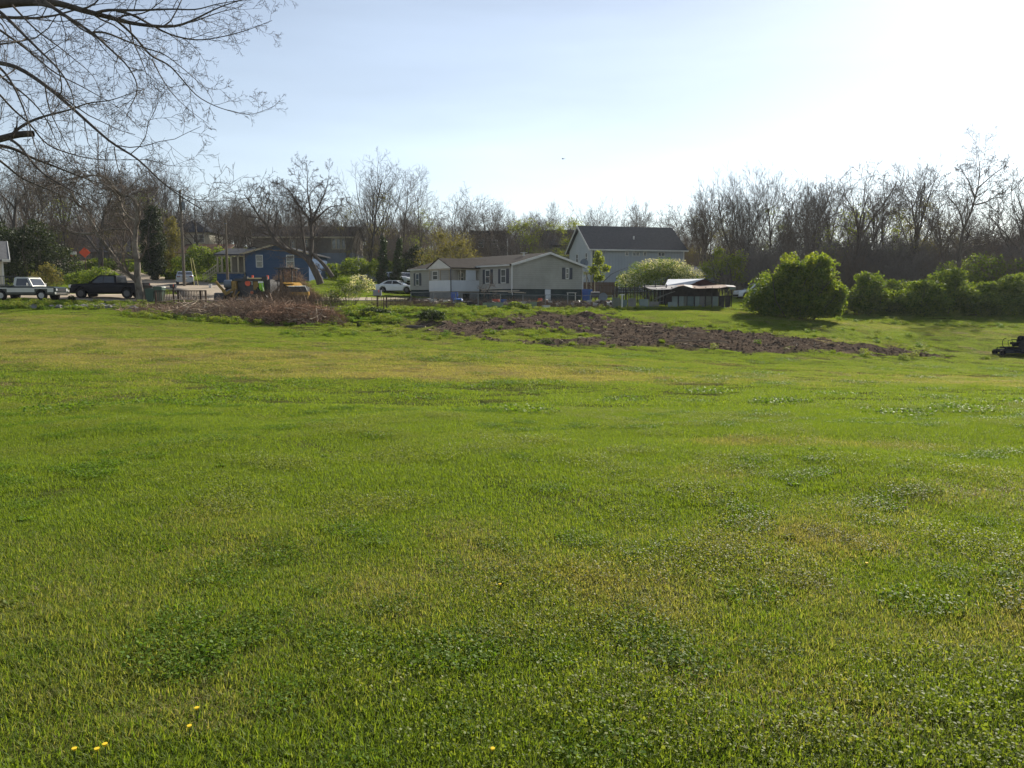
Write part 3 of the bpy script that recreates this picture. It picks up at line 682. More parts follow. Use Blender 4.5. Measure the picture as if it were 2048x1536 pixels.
# the big tree whose trunk stands out of frame, its limbs hanging into the picture
O1 = [
 (Z(0,0,k7,[(-700,500),(-500,250),(-300,90),(0,25),(200,15),(440,20),(560,65),(700,100),(850,140),(950,170),(1100,190),(1300,200),(1450,130),(1600,50),(1800,-10)]), 0.0806, 0.0051, 16, (0, .8)),
 (Z(0,0,k7,[(700,95),(760,68),(850,75),(1050,75),(1250,65),(1450,75),(1550,35),(1800,-5)]), 0.0186, 0.0034, 7, (.4, -.5)),
 (Z(0,0,k7,[(850,80),(940,90),(1100,180),(1250,260),(1450,300),(1650,265),(1800,225),(1990,150)]), 0.0161, 0.0034, 8, (.4, 1.5)),
 (Z(0,0,k7,[(330,15),(500,130),(680,240),(850,400),(930,470),(1000,590),(1020,660),(940,800)]), 0.0223, 0.0043, 11, (0, -1)),
 (Z(0,0,k7,[(680,235),(760,228),(900,290),(1050,350),(1200,390),(1350,510),(1520,660),(1560,750)]), 0.0124, 0.0026, 7, (-.4, .6)),
 (Z(0,0,k7,[(800,110),(870,160),(1000,280),(1110,430),(1220,450),(1350,600),(1440,710),(1600,790),(1830,850),(2010,775)]), 0.0161, 0.0026, 9, (.3, 1.8)),
 (Z(0,0,k7,[(1110,430),(1180,570),(1260,690),(1400,820),(1530,910)]), 0.0087, 0.0026, 5, (.9, 1.2)),
 (Z(0,0,k7,[(-500,-100),(-200,-40),(0,80),(150,230),(300,380),(430,500),(520,640),(550,760),(540,830)]), 0.0279, 0.0043, 9, (-1, -2)),
 (Z(0,0,k7,[(-650,350),(-300,430),(0,460),(120,480),(330,620),(540,800),(750,990),(850,1075),(940,1110),(1030,1180),(1200,1350),(1400,1490),(1480,1530)]), 0.0341, 0.0051, 12, (0, -1.5)),
 (Z(0,0,k7,[(-650,1150),(-300,1080),(0,1020),(60,1000),(120,980),(245,978)]), 0.0465, 0.0382, 3, (0, .2)),
 (Z(0,0,k7,[(70,1000),(100,970),(170,910),(300,855),(530,800),(640,750),(800,740),(1020,660)]), 0.0186, 0.0043, 7, (.1, 1.2)),
 (Z(0,250,kb,[(-500,150),(-200,170),(0,200),(150,230),(280,310),(500,390),(700,470),(880,540),(1080,600),(1160,700)]), 0.0310, 0.0051, 9, (.2, 1.5)),
 (Z(0,250,kb,[(100,140),(200,200),(280,330),(420,480),(700,640),(900,730),(1000,780)]), 0.0174, 0.0034, 7, (0, -1)),
 (Z(0,250,kb,[(-300,200),(0,340),(200,520),(400,600),(600,680),(750,760),(950,810)]), 0.0186, 0.0034, 7, (0, 1)),
 (Z(0,0,k7,[(-400,100),(-100,150),(0,220),(200,360),(400,540),(560,610),(700,690),(900,800),(1000,920)]), 0.0186, 0.0026, 7, (-.5, .8)),
 (Z(0,0,k7,[(90,40),(260,220),(430,340),(600,480),(700,560),(720,640)]), 0.0124, 0.0026, 6, (-.5, -.8)),
 (Z(0,0,k7,[(-200,400),(0,480),(100,620),(200,860),(250,1050),(300,1170)]), 0.0186, 0.0034, 6, (0, -1)),
 (Z(0,0,k7,[(-200,300),(0,560),(130,650),(260,760),(360,900),(420,1060),(500,1180)]), 0.0174, 0.0034, 7, (0, .8)),
 (Z(0,0,k7,[(-100,600),(0,690),(100,810),(220,900),(330,1060),(520,1130),(700,1170),(980,1170),(1130,1165),(1200,1215),(1430,1215)]), 0.0136, 0.0026, 7, (0, 1.4)),
 (Z(0,0,k7,[(330,630),(350,780),(420,930),(520,1120),(600,1300)]), 0.0087, 0.0026, 3, (0, -.5)),
 (Z(0,0,k7,[(715,975),(720,1080),(710,1180),(740,1300),(790,1400)]), 0.0062, 0.0026, 3, (-.9, -1)),
 (Z(0,0,k7,[(835,1075),(850,1180),(880,1300),(900,1420)]), 0.0062, 0.0026, 3, (-1, -1)),
]
_tr = GS(-760, 9.5)
_tl = [(  [(-640,1580),(-600,1000),(-560,500),(-600,180),(-660,-300)], .27, .12, 0, (0, 0))]
traced('overhanging_tree', 'big bare tree with dark drooping limbs reaching across the sky above the parked pickup', 'tree', 9.5, _tl + O1, BARKD, TWIGD, 11, rmin=.0021, kids=(5, 4, 4, 3), spread=.55, root=GS(-640, 9.5), Lf=.5, droop=.045)

# pale leaning tree by the black pickup
traced('leaning_tree', 'mottled pale bare tree with a split leaning trunk beside the black pickup', 'tree', 62.5,
 [(Z(0,400,.166,[(1690,1250),(1680,1050),(1650,950),(1660,750),(1620,560),(1640,330),(1660,200),(1690,80)]), .33, .13, 5, (0, 0)),
  (Z(0,400,.166,[(1640,960),(1500,860),(1400,720),(1280,560),(1160,390),(1080,210),(980,70)]), .20, .08, 9, (0, -1.5)),
  (Z(0,400,.166,[(1140,400),(1030,410),(900,395),(780,345),(680,320),(620,270),(580,190)]), .11, .03, 8, (-.7, -1.5)),
  (Z(0,250,kb,[(1330,900),(1350,800),(1290,690),(1240,670),(1200,720),(1100,600),(1020,490),(880,490),(700,520),(430,600),(250,640)]), .15, .03, 14, (0, -1.5)),
  (Z(0,250,kb,[(1250,700),(1340,650),(1440,640),(1530,630)]), .08, .03, 5, (0, 1)),
  (Z(0,250,kb,[(790,800),(720,740),(700,640),(560,600),(420,470),(300,330)]), .10, .03, 12, (-1.5, -2.5)),
  (Z(0,250,kb,[(1200,890),(1180,740),(1090,600),(1000,640),(870,540)]), .10, .025, 9, (0, 2)),
  (Z(0,250,kb,[(1340,940),(1250,900),(1190,820),(1170,740),(1240,640),(1330,540),(1440,470)]), .10, .02, 9, (0, -.8)),
  (Z(0,250,kb,[(930,1040),(900,900),(800,760),(600,640),(380,560)]), .06, .02, 8, (-1, 1)),
  (Z(0,400,.166,[(1160,390),(1250,360),(1400,350),(1520,345)]), .08, .05, 2, (-.8, -.3)),
  (Z(0,400,.166,[(1600,690),(1480,610),(1400,460),(1340,350)]), .07, .03, 4, (0, .6))],
 BARKP, TWIG, 12, rmin=.012, spread=.7, kids=(6, 5, 5, 4))
# forked dark tree leaning over the loader
traced('forked_tree', 'wide bare tree with dark forked trunk leaning over the yellow loader', 'tree', 77,
 [(Z(380,300,kc,[(1540,1560),(1500,1480),(1450,1380),(1400,1290),(1290,1220),(1180,1200),(1050,1130),(960,1000),(900,880),(800,760),(720,640),(640,520)]), .38, .04, 14, (0, -2)),
  (Z(380,300,kc,[(1420,1290),(1440,1100),(1430,860),(1430,700),(1400,600),(1380,400),(1400,230)]), .24, .02, 12, (0, 1)),
  (Z(380,300,kc,[(1430,850),(1330,720),(1280,640),(1180,480),(1050,400)]), .13, .02, 10, (.4, -1)),
  (Z(380,300,kc,[(1440,860),(1480,760),(1550,600),(1620,440),(1640,300)]), .12, .02, 9, (.4, 2)),
  (Z(380,300,kc,[(1440,860),(1520,790),(1640,670),(1740,660),(1850,640)]), .11, .02, 9, (.4, -2)),
  (Z(380,300,kc,[(1360,1230),(1340,1050),(1320,900),(1300,740),(1280,640),(1180,560),(1000,520)]), .14, .02, 11, (0, 2)),
  (Z(380,300,kc,[(1680,1500),(1620,1400),(1540,1310),(1450,1240),(1430,1190)]), .24, .12, 3, (0, 0)),
  (Z(380,300,kc,[(800,760),(850,640),(880,540),(870,450)]), .06, .02, 7, (-1, -2)),
  (Z(380,300,kc,[(1180,1200),(1200,1100),(1150,960),(1080,880),(960,860)]), .07, .02, 6, (0, 1)),
  (Z(380,300,kc,[(1430,1060),(1560,1020),(1650,960),(1700,900)]), .07, .02, 6, (0, -1))],
 BARKD, TWIGD, 13, rmin=.013, spread=.62, kids=(6, 5, 5, 4))
traced('tall_tree', 'tallest pale bare tree with a slanting forked trunk above the hedge', 'tree', 84,
 [(Z(1440,300,k6,[(1600,860),(1615,740),(1620,640),(1640,520),(1690,430),(1715,330),(1740,250),(1750,130),(1740,30)]), .24, .02, 16, (0, 0)),
  (Z(1440,300,k6,[(1640,520),(1620,430),(1590,370),(1540,320),(1500,260)]), .10, .02, 9, (0, -1)),
  (Z(1440,300,k6,[(1715,320),(1680,220),(1640,150),(1610,110)]), .08, .02, 8, (0, -1)),
  (Z(1440,300,k6,[(1720,370),(1800,350),(1870,300),(1930,250)]), .09, .02, 9, (0, 1)),
  (Z(1440,300,k6,[(1735,260),(1800,200),(1860,150),(1930,100)]), .08, .02, 9, (0, 1)),
  (Z(1440,300,k6,[(1640,520),(1700,600),(1790,560)]), .08, .02, 5, (0, 1))],
 BARK, TWIG, 14, rmin=.012, spread=.6, kids=(6, 5, 5, 4))
# -- trees set out one by one: (photo column, top row, distance, shape, label)
TREES = [
 (25, 300, 98, 8, 'dark bare tree rising behind the white cottage roof'),
 (75, 288, 104, 5, 'high bare tree over the classic two-tone pickup'),
 (140, 318, 96, 7, 'dense bare tree between the cottage and the orange road sign'),
 (200, 335, 102, 8, 'broad dark tree above the orange road sign'),
 (245, 345, 112, 3, 'bare tree behind the top of the pale leaning tree'),
 (318, 312, 106, 7, 'fan-shaped bare tree rising out of the dark evergreen column'),
 (352, 318, 110, 5, 'upswept bare tree directly behind the tall utility pole top'),
 (398, 385, 116, 8, 'rounded bare tree above the dark ridge of the hillside house'),
 (436, 400, 122, 0, 'small bare tree between the two utility poles'),
 (478, 402, 118, 3, 'fine twiggy tree just past the short utility pole'),
 (512, 384, 108, 0, 'knotty bare tree above the blue house porch'),
 (560, 405, 120, 9, 'bare tree behind the brown two-storey house roof end'),
 (690, 372, 112, 1, 'vase-shaped tree above the brown house with the triple window'),
 (738, 314, 114, 6, 'very tall forked tree above the ivy-covered stumps'),
 (768, 322, 118, 5, 'second very tall tree close beside the tall forked one'),
 (806, 338, 120, 2, 'slender tall tree behind the pair of ivy stumps'),
 (846, 352, 116, 2, 'tall tree with early green tips beyond the porch gable'),
 (905, 376, 112, 0, 'bare tree over the olive budding tree'),
 (946, 398, 116, 9, 'low spreading tree between budding tree and brown brick house'),
 (985, 412, 122, 4, 'bare tree directly above the flat brown brick house'),
 (1022, 424, 120, 0, 'small curved tree at the corner of the brown brick house'),
 (1188, 400, 135, 9, 'leaning bare tree behind the ridge start of the grey house'),
 (1226, 404, 138, 1, 'thin bare tree above the grey house roof'),
 (1262, 402, 140, 3, 'rounded pale tree above the middle of the grey roof'),
 (1330, 428, 128, 3, 'low twiggy tree above the far end of the grey roof'),
 (1366, 418, 118, 0, 'bare tree just beyond the grey house gable'),
 (1408, 384, 104, 3, 'fan of fine branches above the garden shed'),
 (1452, 372, 100, 7, 'dark tree behind the yellow-green tree by the shed'),
 (1492, 347, 94, 5, 'big dark vase-shaped tree rising over the large green bush'),
 (1538, 352, 98, 7, 'fine-branched tree behind the crest of the large green bush'),
 (1582, 360, 96, 1, 'feathery upright tree behind the large green bush'),
 (1622, 378, 106, 8, 'shorter dark tree past the large green bush'),
 (1668, 372, 100, 3, 'twiggy tree above the gap between bush and hedge'),
 (1692, 352, 94, 4, 'leaning dark tree above the start of the hedge'),
 (1735, 362, 98, 5, 'thick dark tree over the middle of the hedge'),
 (1772, 368, 104, 0, 'crooked bare tree standing in the hedge row'),
 (1806, 345, 98, 6, 'tall narrow tree beyond the hedge'),
 (1842, 336, 96, 3, 'high fine-twigged tree before the pale slanting one'),
 (1884, 392, 104, 8, 'short dark tree close to the pale slanting trunk'),
 (1985, 372, 98, 1, 'upswept tree after the pale slanting trunk'),
 (2026, 362, 92, 4, 'arching dark tree at the frame edge over the mower'),
 (2075, 350, 96, 5, 'dark tree cut off by the frame edge above the mower')]
for (u, v, d, k, lab) in TREES:
    o = put_tree(u, v, d, k, lab)
    if int(u) % 3 == 0 or u in (1408, 1538, 1692, 1772, 1842, 140, 245):      # the first buds of spring in some crowns
        rng = np.random.default_rng(u); tp = ARCH[k][2]
        bl = [(rng.uniform(-2, 2), rng.uniform(-2, 2), tp * q, 2.2, 2.2, 1.9) for q in (.22, .36, .5, .62)]
        part('buds', leaf_cloud(MB(), bl, 1500, .13, rng, .95, .9), LFO if rng.random() < .6 else LFY, o)
# young leaves on the line of trees beyond the mobile home
for u, v, d, k, lab in [(1052, 424, 116, 0, 'tree with a haze of new green leaves above the mobile home roof'), (1086, 430, 118, 3, 'middle tree of the three in fresh leaf behind the mobile home'), (1130, 426, 116, 3, 'tree in fresh leaf touching the grey house gable')]:
    o = put_tree(u, v, d, k, lab, name='budding_tree'); h = o.scale[2]
    top = ARCH[k][2]; rng = np.random.default_rng(u)
    bl = [(rng.uniform(-2, 2), rng.uniform(-2, 2), top * q, 2.4, 2.4, 1.8) for q in (.45, .6, .75, .8)]
    part('foliage', leaf_cloud(MB(), bl, 3200, .17, rng, .9, .9), LFY, o)

# distant and under-storey woods that read as one mass
def thicket_mesh(seed, m, h=4.5, n=26):
    rng = np.random.default_rng(seed); t = Tree(seed, kids=(5, 5, 4), ang=(30, 38, 45), shrink=(.5, .5, .5), wob=.14, up=(.08, .05, 0), start=(.1, .1, .1), npt=(6, 5, 4, 3), rmin=.010)
    for i in range(n):
        a = rng.random() * 6.28; r = 2.0 * math.sqrt(rng.random()); L_ = h * (.5 + .6 * rng.random())
        P = t.line((r * math.cos(a), r * math.sin(a), -.2), unit(np.array([math.cos(a) * .3, math.sin(a) * .3, 1.])), L_, 6, .1, .03); t.put(0, P, .035, .010); t.spawn(P, .03, .01, L_ * .8, 0)
    return t.build((0, 1, 2, 3), (4, 3, 3, 3)).mesh('thicket', m)
TWB = M('brown_brush_twigs', (.15, .115, .09), .9, (.21, .165, .125), .8)
TWG = M('greyish_brush_twigs', (.13, .115, .105), .9, (.19, .165, .15), .8)
TH = [thicket_mesh(1, TWB), thicket_mesh(2, TWG), thicket_mesh(3, TWG)]
rng = np.random.default_rng(9)
def scat_trees(name, label, cat, spots, meshes, tint=None):
    pts = []; rots = []; sc = []; idx = []
    for (x, y, s, i) in spots: pts.append((x, y, Zg(x, y) - .1)); rots.append((0, 0, rng.random() * 6.28)); sc.append(s); idx.append(i)
    return scatter(name, label, cat, pts, rots, sc, idx, meshes)
def full_tree(k, tw):
    b = MB(); 
    for me in ARCH[k][:2]:
        co = np.zeros(len(me.vertices) * 3); me.vertices.foreach_get('co', co); q = np.zeros(len(me.loops), int); me.loops.foreach_get('vertex_index', q)
        tot = np.zeros(len(me.polygons), int); me.polygons.foreach_get('loop_total', tot)
        if (tot == 4).all(): b.add(co.reshape(-1, 3), q.reshape(-1, 4))
    return b.mesh('wood_tree', tw)
FT = [full_tree(0, TWIG), full_tree(7, TWIGD), full_tree(3, TWIG), full_tree(8, TWIGD)]
sp = []
for i in range(120):
    d = rng.uniform(112, 190); u = rng.uniform(-250, 2300); p = G(u, d); sp.append((p.x, p.y, rng.uniform(.55, .85) * (1.0 if u > 1350 or u < 450 else .8), int(rng.integers(0, 4))))
for i in range(45):
    d = rng.uniform(90, 115); u = rng.uniform(1380, 2250); p = G(u, d); sp.append((p.x, p.y, rng.uniform(.45, .68), int(rng.integers(0, 4))))
for i in range(20):
    d = rng.uniform(118, 135); u = rng.uniform(-200, 330); p = G(u, d); sp.append((p.x, p.y, rng.uniform(.6, .85), int(rng.integers(0, 4))))
scat_trees('distant_woods', 'grey leafless woods massed behind the houses', 'woods', sp, FT)
sp = []
for i in range(75):
    d = rng.uniform(84, 112); u = rng.uniform(1480, 2250); p = G(u, d); sp.append((p.x, p.y, rng.uniform(.8, 1.6), int(rng.integers(0, 3))))
for i in range(160):
    d = rng.uniform(112, 180); u = rng.uniform(-250, 2300); p = G(u, d); sp.append((p.x, p.y, rng.uniform(1.0, 2.0), int(rng.integers(0, 3))))
for i in range(30):
    d = rng.uniform(118, 135); u = rng.uniform(-200, 300); p = G(u, d); sp.append((p.x, p.y, rng.uniform(.7, 1.3), int(rng.integers(0, 3))))
scat_trees('brush_undergrowth', 'brown tangled undergrowth filling the woods', 'undergrowth', sp, TH)

# ------------------------------------------------------------------ leafy shrubs and trees
shrub('large_bush', 'large rounded green bush casting a shadow on the mown field', 'bush', 1592, 61,
      [(-2.9,0,1.2,1.7,1.8,1.35),(-1.6,.2,2.0,2.0,2.2,1.9),(0,0,2.5,2.3,2.4,2.3),(1.3,0,3.1,1.9,2.1,2.1),(2.1,.2,2.0,1.8,2.0,1.9),(2.7,-.1,1.2,1.3,1.5,1.2),(.2,-.8,1.3,2.6,1.8,1.3),(1.7,0,4.3,1.1,1.2,.9),(-.4,0,3.9,1.2,1.3,.8),(3.4,0,1.9,.8,.9,1.1),(-1.5,-.6,.5,1.9,1.3,.7),(.6,-.7,.5,2.0,1.3,.7),(2.4,-.4,.6,1.3,1.2,.8)], 46000, .155, LF, 1, 30, BARKD, shell=.7, lump=.85, st=(.045, 1.0),
      extra=[('shoots', [(math.cos(i * 2.4) * (1.2 + 2.3 * ((i * 37) % 10) / 10) + .4, math.sin(i * 2.4) * 1.3, 1.2 + 3.9 * ((i * 53) % 10) / 10 * (1 - .45 * ((i * 37) % 10) / 10), .42, .4, .62) for i in range(46)], 9000, .13, LFY)])
HB = 'bushy green honeysuckle shrub in the hedge row'
for u, d, sx, h, n_, lab, mm in [(1722, 70, 2.0, 3.9, 9000, 'tall narrow green shrub standing just past the large bush', LF), (1778, 73, 2.2, 3.1, 8000, 'low dull shrub between two taller hedge shrubs', LF),
      (1838, 70, 2.4, 3.3, 11000, 'hedge shrub with bright sunlit edge sloping to the grass', LF), (1902, 73, 3.0, 4.3, 14000, 'broad rounded hedge shrub before the pale slanting tree', LF),
      (1968, 71, 2.2, 3.2, 9000, 'smaller hedge shrub at the foot of the pale slanting tree', LF), (2032, 72, 2.8, 3.9, 13000, 'hedge shrub directly behind the mower', LF), (2105, 71, 2.8, 3.8, 8000, 'last hedge shrub cut off by the frame edge', LF)]:
    r_ = np.random.default_rng(u)
    sx *= 1.15; n_ = int(n_ * 1.3); h *= 1.0
    bl = [(r_.uniform(-.4, .4) * sx, r_.uniform(-.6, .6), h * q, sx * w_, sx * w_ * .9, h * .28) for q, w_ in ((.28, .9), (.5, .8), (.7, .6))] + [(-sx * .6, -.3, h * .3, sx * .5, sx * .6, h * .3), (sx * .6, -.2, h * .35, sx * .5, sx * .6, h * .34), (0, -.7, h * .16, sx * .95, .8, h * .18), (r_.uniform(-.3, .3), 0, h * .85, sx * .4, sx * .4, h * .16)]
    shrub('hedge_shrub', lab, 'shrub', u, d, bl, n_, .16, mm, 2, 10, BARKD, lump=.7, group='shrubs in the hedge beyond the field', st=(.035, .8))
shrub('background_shrub', 'grey-green shrub higher up behind the hedge under the pale tree', 'shrub', 1965, 86, [(-3,0,3,3,2,1.8),(0,0,3.4,3,2,2.2),(3.4,0,3,3,2,2),(6.5,0,3.2,3,2,2)], 9000, .18, LF, 3, 12, BARKD)
# white flowering tree and shrub
shrub('flowering_tree', 'rounded tree with white blossom in front of the grey house', 'tree', 1316, 79, [(-3.0,0,1.9,1.6,1.8,1.2),(-1.5,0,2.7,1.8,2,1.3),(.2,0,3.1,1.9,2,1.3),(1.8,0,2.8,1.7,1.8,1.2),(3.2,0,2.2,1.3,1.5,.8),(0,-.5,1.9,3.0,2,1.2)], 17000, .11, LF, 4, 12, BARKD, shell=.6, st=(.07, .8),
      extra=[('blossom', [(1.4,-.2,3.3,1.7,1.7,1.0),(2.4,-.3,2.8,1.6,1.8,1.0),(3.5,-.2,2.3,1.3,1.5,.8),(-.6,-.2,3.4,1.7,1.8,.9),(-2.7,-.2,2.1,1.5,1.6,.9)], 4600, .10, BLO)])
shrub('flowering_shrub', 'loose shrub flecked with white blossom beside the grey mailbox', 'shrub', 692, 62, [(-1.0,0,.9,1.0,.9,.9),(0,0,1.3,1.1,1,1.1),(1.0,0,1.4,.9,.9,.8),(1.7,0,1.7,.7,.7,.6),(-.1,0,2.0,.8,.8,.5)], 5200, .085, LF, 5, 22, BARK, shell=.8, lump=.7, st=(.018, .9),
      extra=[('blossom', [(1.1,-.2,1.9,.9,.8,.7),(1.9,-.2,1.6,.6,.6,.6),(-1.1,-.2,.7,.7,.6,.5),(.5,-.2,1.2,.9,.8,.7)], 1700, .09, BLO)])
shrub('young_tree', 'small lime-green tree between the mobile home and the grey house', 'tree', 1196, 78, [(0,0,3.9,.75,.7,.75),(-.4,0,3.0,.7,.7,.6),(.7,0,3.1,.7,.6,.5),(0,0,4.6,.45,.45,.45),(.1,0,2.2,.7,.6,.5)], 2300, .17, LFY, 6, 3, BARK, shell=.8, lump=.8, st=(.05, .1))
shrub('budding_tree', 'round olive-green budding tree behind the porch gable', 'tree', 893, 100, [(-2.4,0,3.6,2.2,2,2.0),(0,0,5.0,2.6,2.2,2.3),(1.8,0,5.6,2.3,2,2.0),(3.0,0,3.8,2.0,2,1.9),(-.6,0,6.8,1.8,1.8,1.3)], 9000, .13, LFO, 7, 22, BARK, shell=.95, lump=.6, st=(.05, .9))
shrub('yellow_green_tree', 'yellow-green leafing tree standing behind the shed roof end', 'tree', 1446, 88, [(-1.9,0,3.0,1.5,1.4,1.3),(0,0,3.6,1.8,1.6,1.6),(1.6,0,4.0,1.3,1.3,1.4),(2.0,0,2.4,1.2,1.2,1.3),(-.6,0,5.0,.9,.9,.7)], 6500, .15, LFY, 8, 9, BARKD, shell=.9, lump=.7, st=(.06, .6))
# ivy-clad stumps
def ivy_stump(u, vtop, d, r, lab, lean):
    p = GS(u, d, -.1); h = at(u, vtop, d).z - p.z; o = thing('ivy_stump', lab, 'tree stump', p, 0, 'ivy-covered tree stumps beside the parked cars'); rng = np.random.default_rng(int(u))
    P = [(lean * q * h, 0, q * h) for q in (0, .2, .4, .6, .8, 1)]
    part('trunk', MB().tube(P, [r, r * .9, r * .8, r * .75, r * .6, r * .55], 9), BARK, o, smooth=True)
    bl = [(lean * q * h + rng.uniform(-.2, .2), -.1, h * q, w_, w_, h * .12) for q, w_ in ((.05, .8), (.2, .85), (.35, .8), (.5, .75), (.65, .6), (.78, .5), (.86, .4))]
    part('ivy', leaf_cloud(MB(), bl, 6500, .16, rng, .7, .6), LFI, o)
ivy_stump(765, 466, 96, .38, 'ivy-wrapped stump with a sawn flat top', 0.02)
ivy_stump(792, 470, 97, .30, 'thinner slanting ivy-wrapped stump near the parked white cars', 0.08)
shrub('evergreen_column', 'dark ivy-covered evergreen column behind the leaning tree', 'tree', 309, 96, [(0,0,2,1.7,1.6,2),(.1,0,4.5,1.7,1.6,2),(-.1,0,6.6,1.5,1.4,1.6),(.2,0,8.3,1.1,1.1,1.1)], 15000, .17, LFD, 9, 5, BARKD, st=(.09, .3))
shrub('dark_evergreen', 'wide dark evergreen mass behind the classic pickup', 'tree', 62, 82, [(-3,0,2,2.6,2,2.3),(0,0,2.6,3,2.2,2.8),(3,0,2.2,2.4,2,2.4),(-1.5,0,4.6,2.4,2,1.8),(1.2,0,5.2,2.0,2,1.8)], 19000, .16, LFD, 10, 14, BARKD, st=(.07, .5))
shrub('dark_evergreen', 'darkest evergreen thicket at the edge by the white cottage', 'tree', -25, 84, [(-2,0,3,2.6,2,3),(1.6,0,3.4,2.4,2.2,3.2),(.2,0,6.2,2.2,2,1.8)], 12000, .17, LFD, 11, 8, BARKD, st=(.07, .5))
shrub('budding_shrub', 'russet and yellow-green shrub beyond the classic pickup bonnet', 'shrub', 98, 74, [(-.9,0,1.0,1.0,.9,.9),(.5,0,1.1,1.1,.9,1.1),(0,0,2.0,.9,.8,.7)], 3000, .12, LFO, 12, 14, BARK, shell=.9, lump=.6, st=(.02, .8))
shrub('garden_shrub', 'bright green shrub on the lawn between the two pickups', 'shrub', 152, 78, [(0,0,.8,1.3,1,.8),(1,0,1.2,.8,.8,.7)], 3200, .12, LF, 13, 8)
shrub('garden_shrub', 'loose green shrub over the black pickup bonnet', 'shrub', 196, 76, [(-1.0,0,1.0,1.1,1,.9),(.4,0,1.3,1.3,1,1.1),(1.6,0,1.0,1,.9,.8)], 4500, .12, LF, 14, 12, st=(.02, .9))
shrub('garden_shrub', 'green shrubs under the orange road sign', 'shrub', 205, 106, [(-3.0,0,1.0,2.0,1,.9),(0,0,1.3,2.3,1,1.0),(3.3,0,.9,2.2,.9,.8)], 5000, .18, LF, 15, 8)
shrub('bamboo_clump', 'sunlit leafy green clump behind the silver sedan', 'shrub', 418, 96, [(-3.2,0,1.6,1.7,1.2,1.5),(-1,0,2.6,1.9,1.4,1.9),(1.2,0,2.4,1.6,1.3,1.8),(2.9,0,2.0,1.3,1.1,1.2)], 10500, .16, LF, 16, 12)
shrub('olive_bush', 'olive-brown bush beside the tall utility pole', 'shrub', 344, 99, [(0,0,2.5,1.5,1.3,2.2),(.5,0,5.2,1.3,1.2,1.7),(.2,0,7.0,.9,.9,1.0)], 5200, .15, LFO, 17, 10, BARK, shell=.9, lump=.6)
shrub('low_evergreen', 'dark rounded evergreen behind the parked white cars', 'shrub', 826, 113, [(0,0,2.6,1.9,1.6,2.0),(-.6,0,1.2,2.2,1.6,1.2),(.5,0,4.0,1.2,1.1,1.1)], 6000, .17, LFD, 18, 6, BARKD)
shrub('garden_shrub', 'sunlit green shrub bank beneath the brown two-storey house', 'shrub', 725, 98, [(-3.4,0,1.4,1.9,1.2,1.2),(-.8,0,2.0,2,1.3,1.3),(1.6,0,1.8,1.9,1.2,1.3)], 7500, .16, LF, 19, 8)
shrub('garden_shrub', 'low green shrub between ivy stumps and parked cars', 'shrub', 805, 113, [(0,0,1.8,1.8,1.2,1.4),(-2,0,1.5,1.4,1.2,1.2)], 4200, .16, LF, 20, 8)
o = thing('clipped_hedge', 'low clipped green hedge behind the silver sedan', 'hedge', GS(350, 97)); r_ = np.random.default_rng(3)
bb = MB(); P_ = r_.uniform(-1, 1, (5200, 3)); ax_ = r_.integers(0, 3, 5200); P_[np.arange(5200), ax_] = np.sign(P_[np.arange(5200), ax_]) * (1 - .12 * r_.random(5200)); P_ *= [.98, .6, .42]; P_[:, 2] += .45
P_[:, 2] += np.clip(.3 - np.abs(P_[:, 0]) * .25, -.1, .1)
N_ = r_.normal(size=P_.shape); N_ /= np.linalg.norm(N_, axis=1, keepdims=True); A_ = np.cross(N_, r_.normal(size=P_.shape)); A_ /= np.linalg.norm(A_, axis=1, keepdims=True); B_ = np.cross(N_, A_)
bb.add(np.stack([P_ - A_ * .07, P_ - B_ * .05, P_ + A_ * .07, P_ + B_ * .05], 1).reshape(-1, 3), np.arange(5200)[:, None] * 4 + np.array([[0, 1, 2, 3]]), rnd=np.repeat(r_.random(5200), 4))
part('foliage', bb, LF, o); part('stems', stems(MB(), r_, 8, .7, .7, .02), BARK, o); o.scale = (1.0, 1, 1)
# ------------------------------------------------------------------ building helpers
WHT = M('white_trim', (.62, .61, .58), .5, (.52, .51, .48), 2)
GLS = M('window_glass', (.045, .055, .06), .08, (.075, .085, .09), .8, spec=.6)
SHUT = M('dark_shutter', (.035, .04, .055), .6)
ROOFD = M('dark_shingle', (.048, .052, .060), .95, (.064, .068, .078), 3, stripes=(2, .12, .25))
ROOFB = M('brown_shingle', (.026, .021, .020), .95, (.040, .034, .031), 3, stripes=(2, .10, .25))
def quad(b, pts): return b.add(pts, [(0, 1, 2, 3)])
def slab(b, p, th=.12):
    """a roof plane with thickness; p = 4 corner points"""
    p = [Vector(q) for q in p]; n_ = (p[1] - p[0]).cross(p[3] - p[0]).normalized() * th
    if n_.z > 0: n_ = -n_
    v = [tuple(q) for q in p] + [tuple(q + n_) for q in p]
    return b.add(v, [(0,1,2,3),(7,6,5,4),(0,4,5,1),(1,5,6,2),(2,6,7,3),(3,7,4,0)])
def gable_shell(L_, W_, z0, z1, zr, along='x'):
    """four walls with gables; ridge along x (length L_) or along y"""
    b = MB(); b.add([(0,0,z0),(L_,0,z0),(L_,W_,z0),(0,W_,z0),(0,0,z1),(L_,0,z1),(L_,W_,z1),(0,W_,z1)], [(0,1,5,4),(1,2,6,5),(2,3,7,6),(3,0,4,7)])
    if along == 'x': b.add([(0,0,z1),(0,W_,z1),(0,W_/2,zr),(L_,0,z1),(L_,W_,z1),(L_,W_/2,zr)], None, [(0,2,1),(3,4,5)])
    else: b.add([(0,0,z1),(L_,0,z1),(L_/2,0,zr),(0,W_,z1),(L_,W_,z1),(L_/2,W_,zr)], None, [(0,1,2),(3,5,4)])
    return b
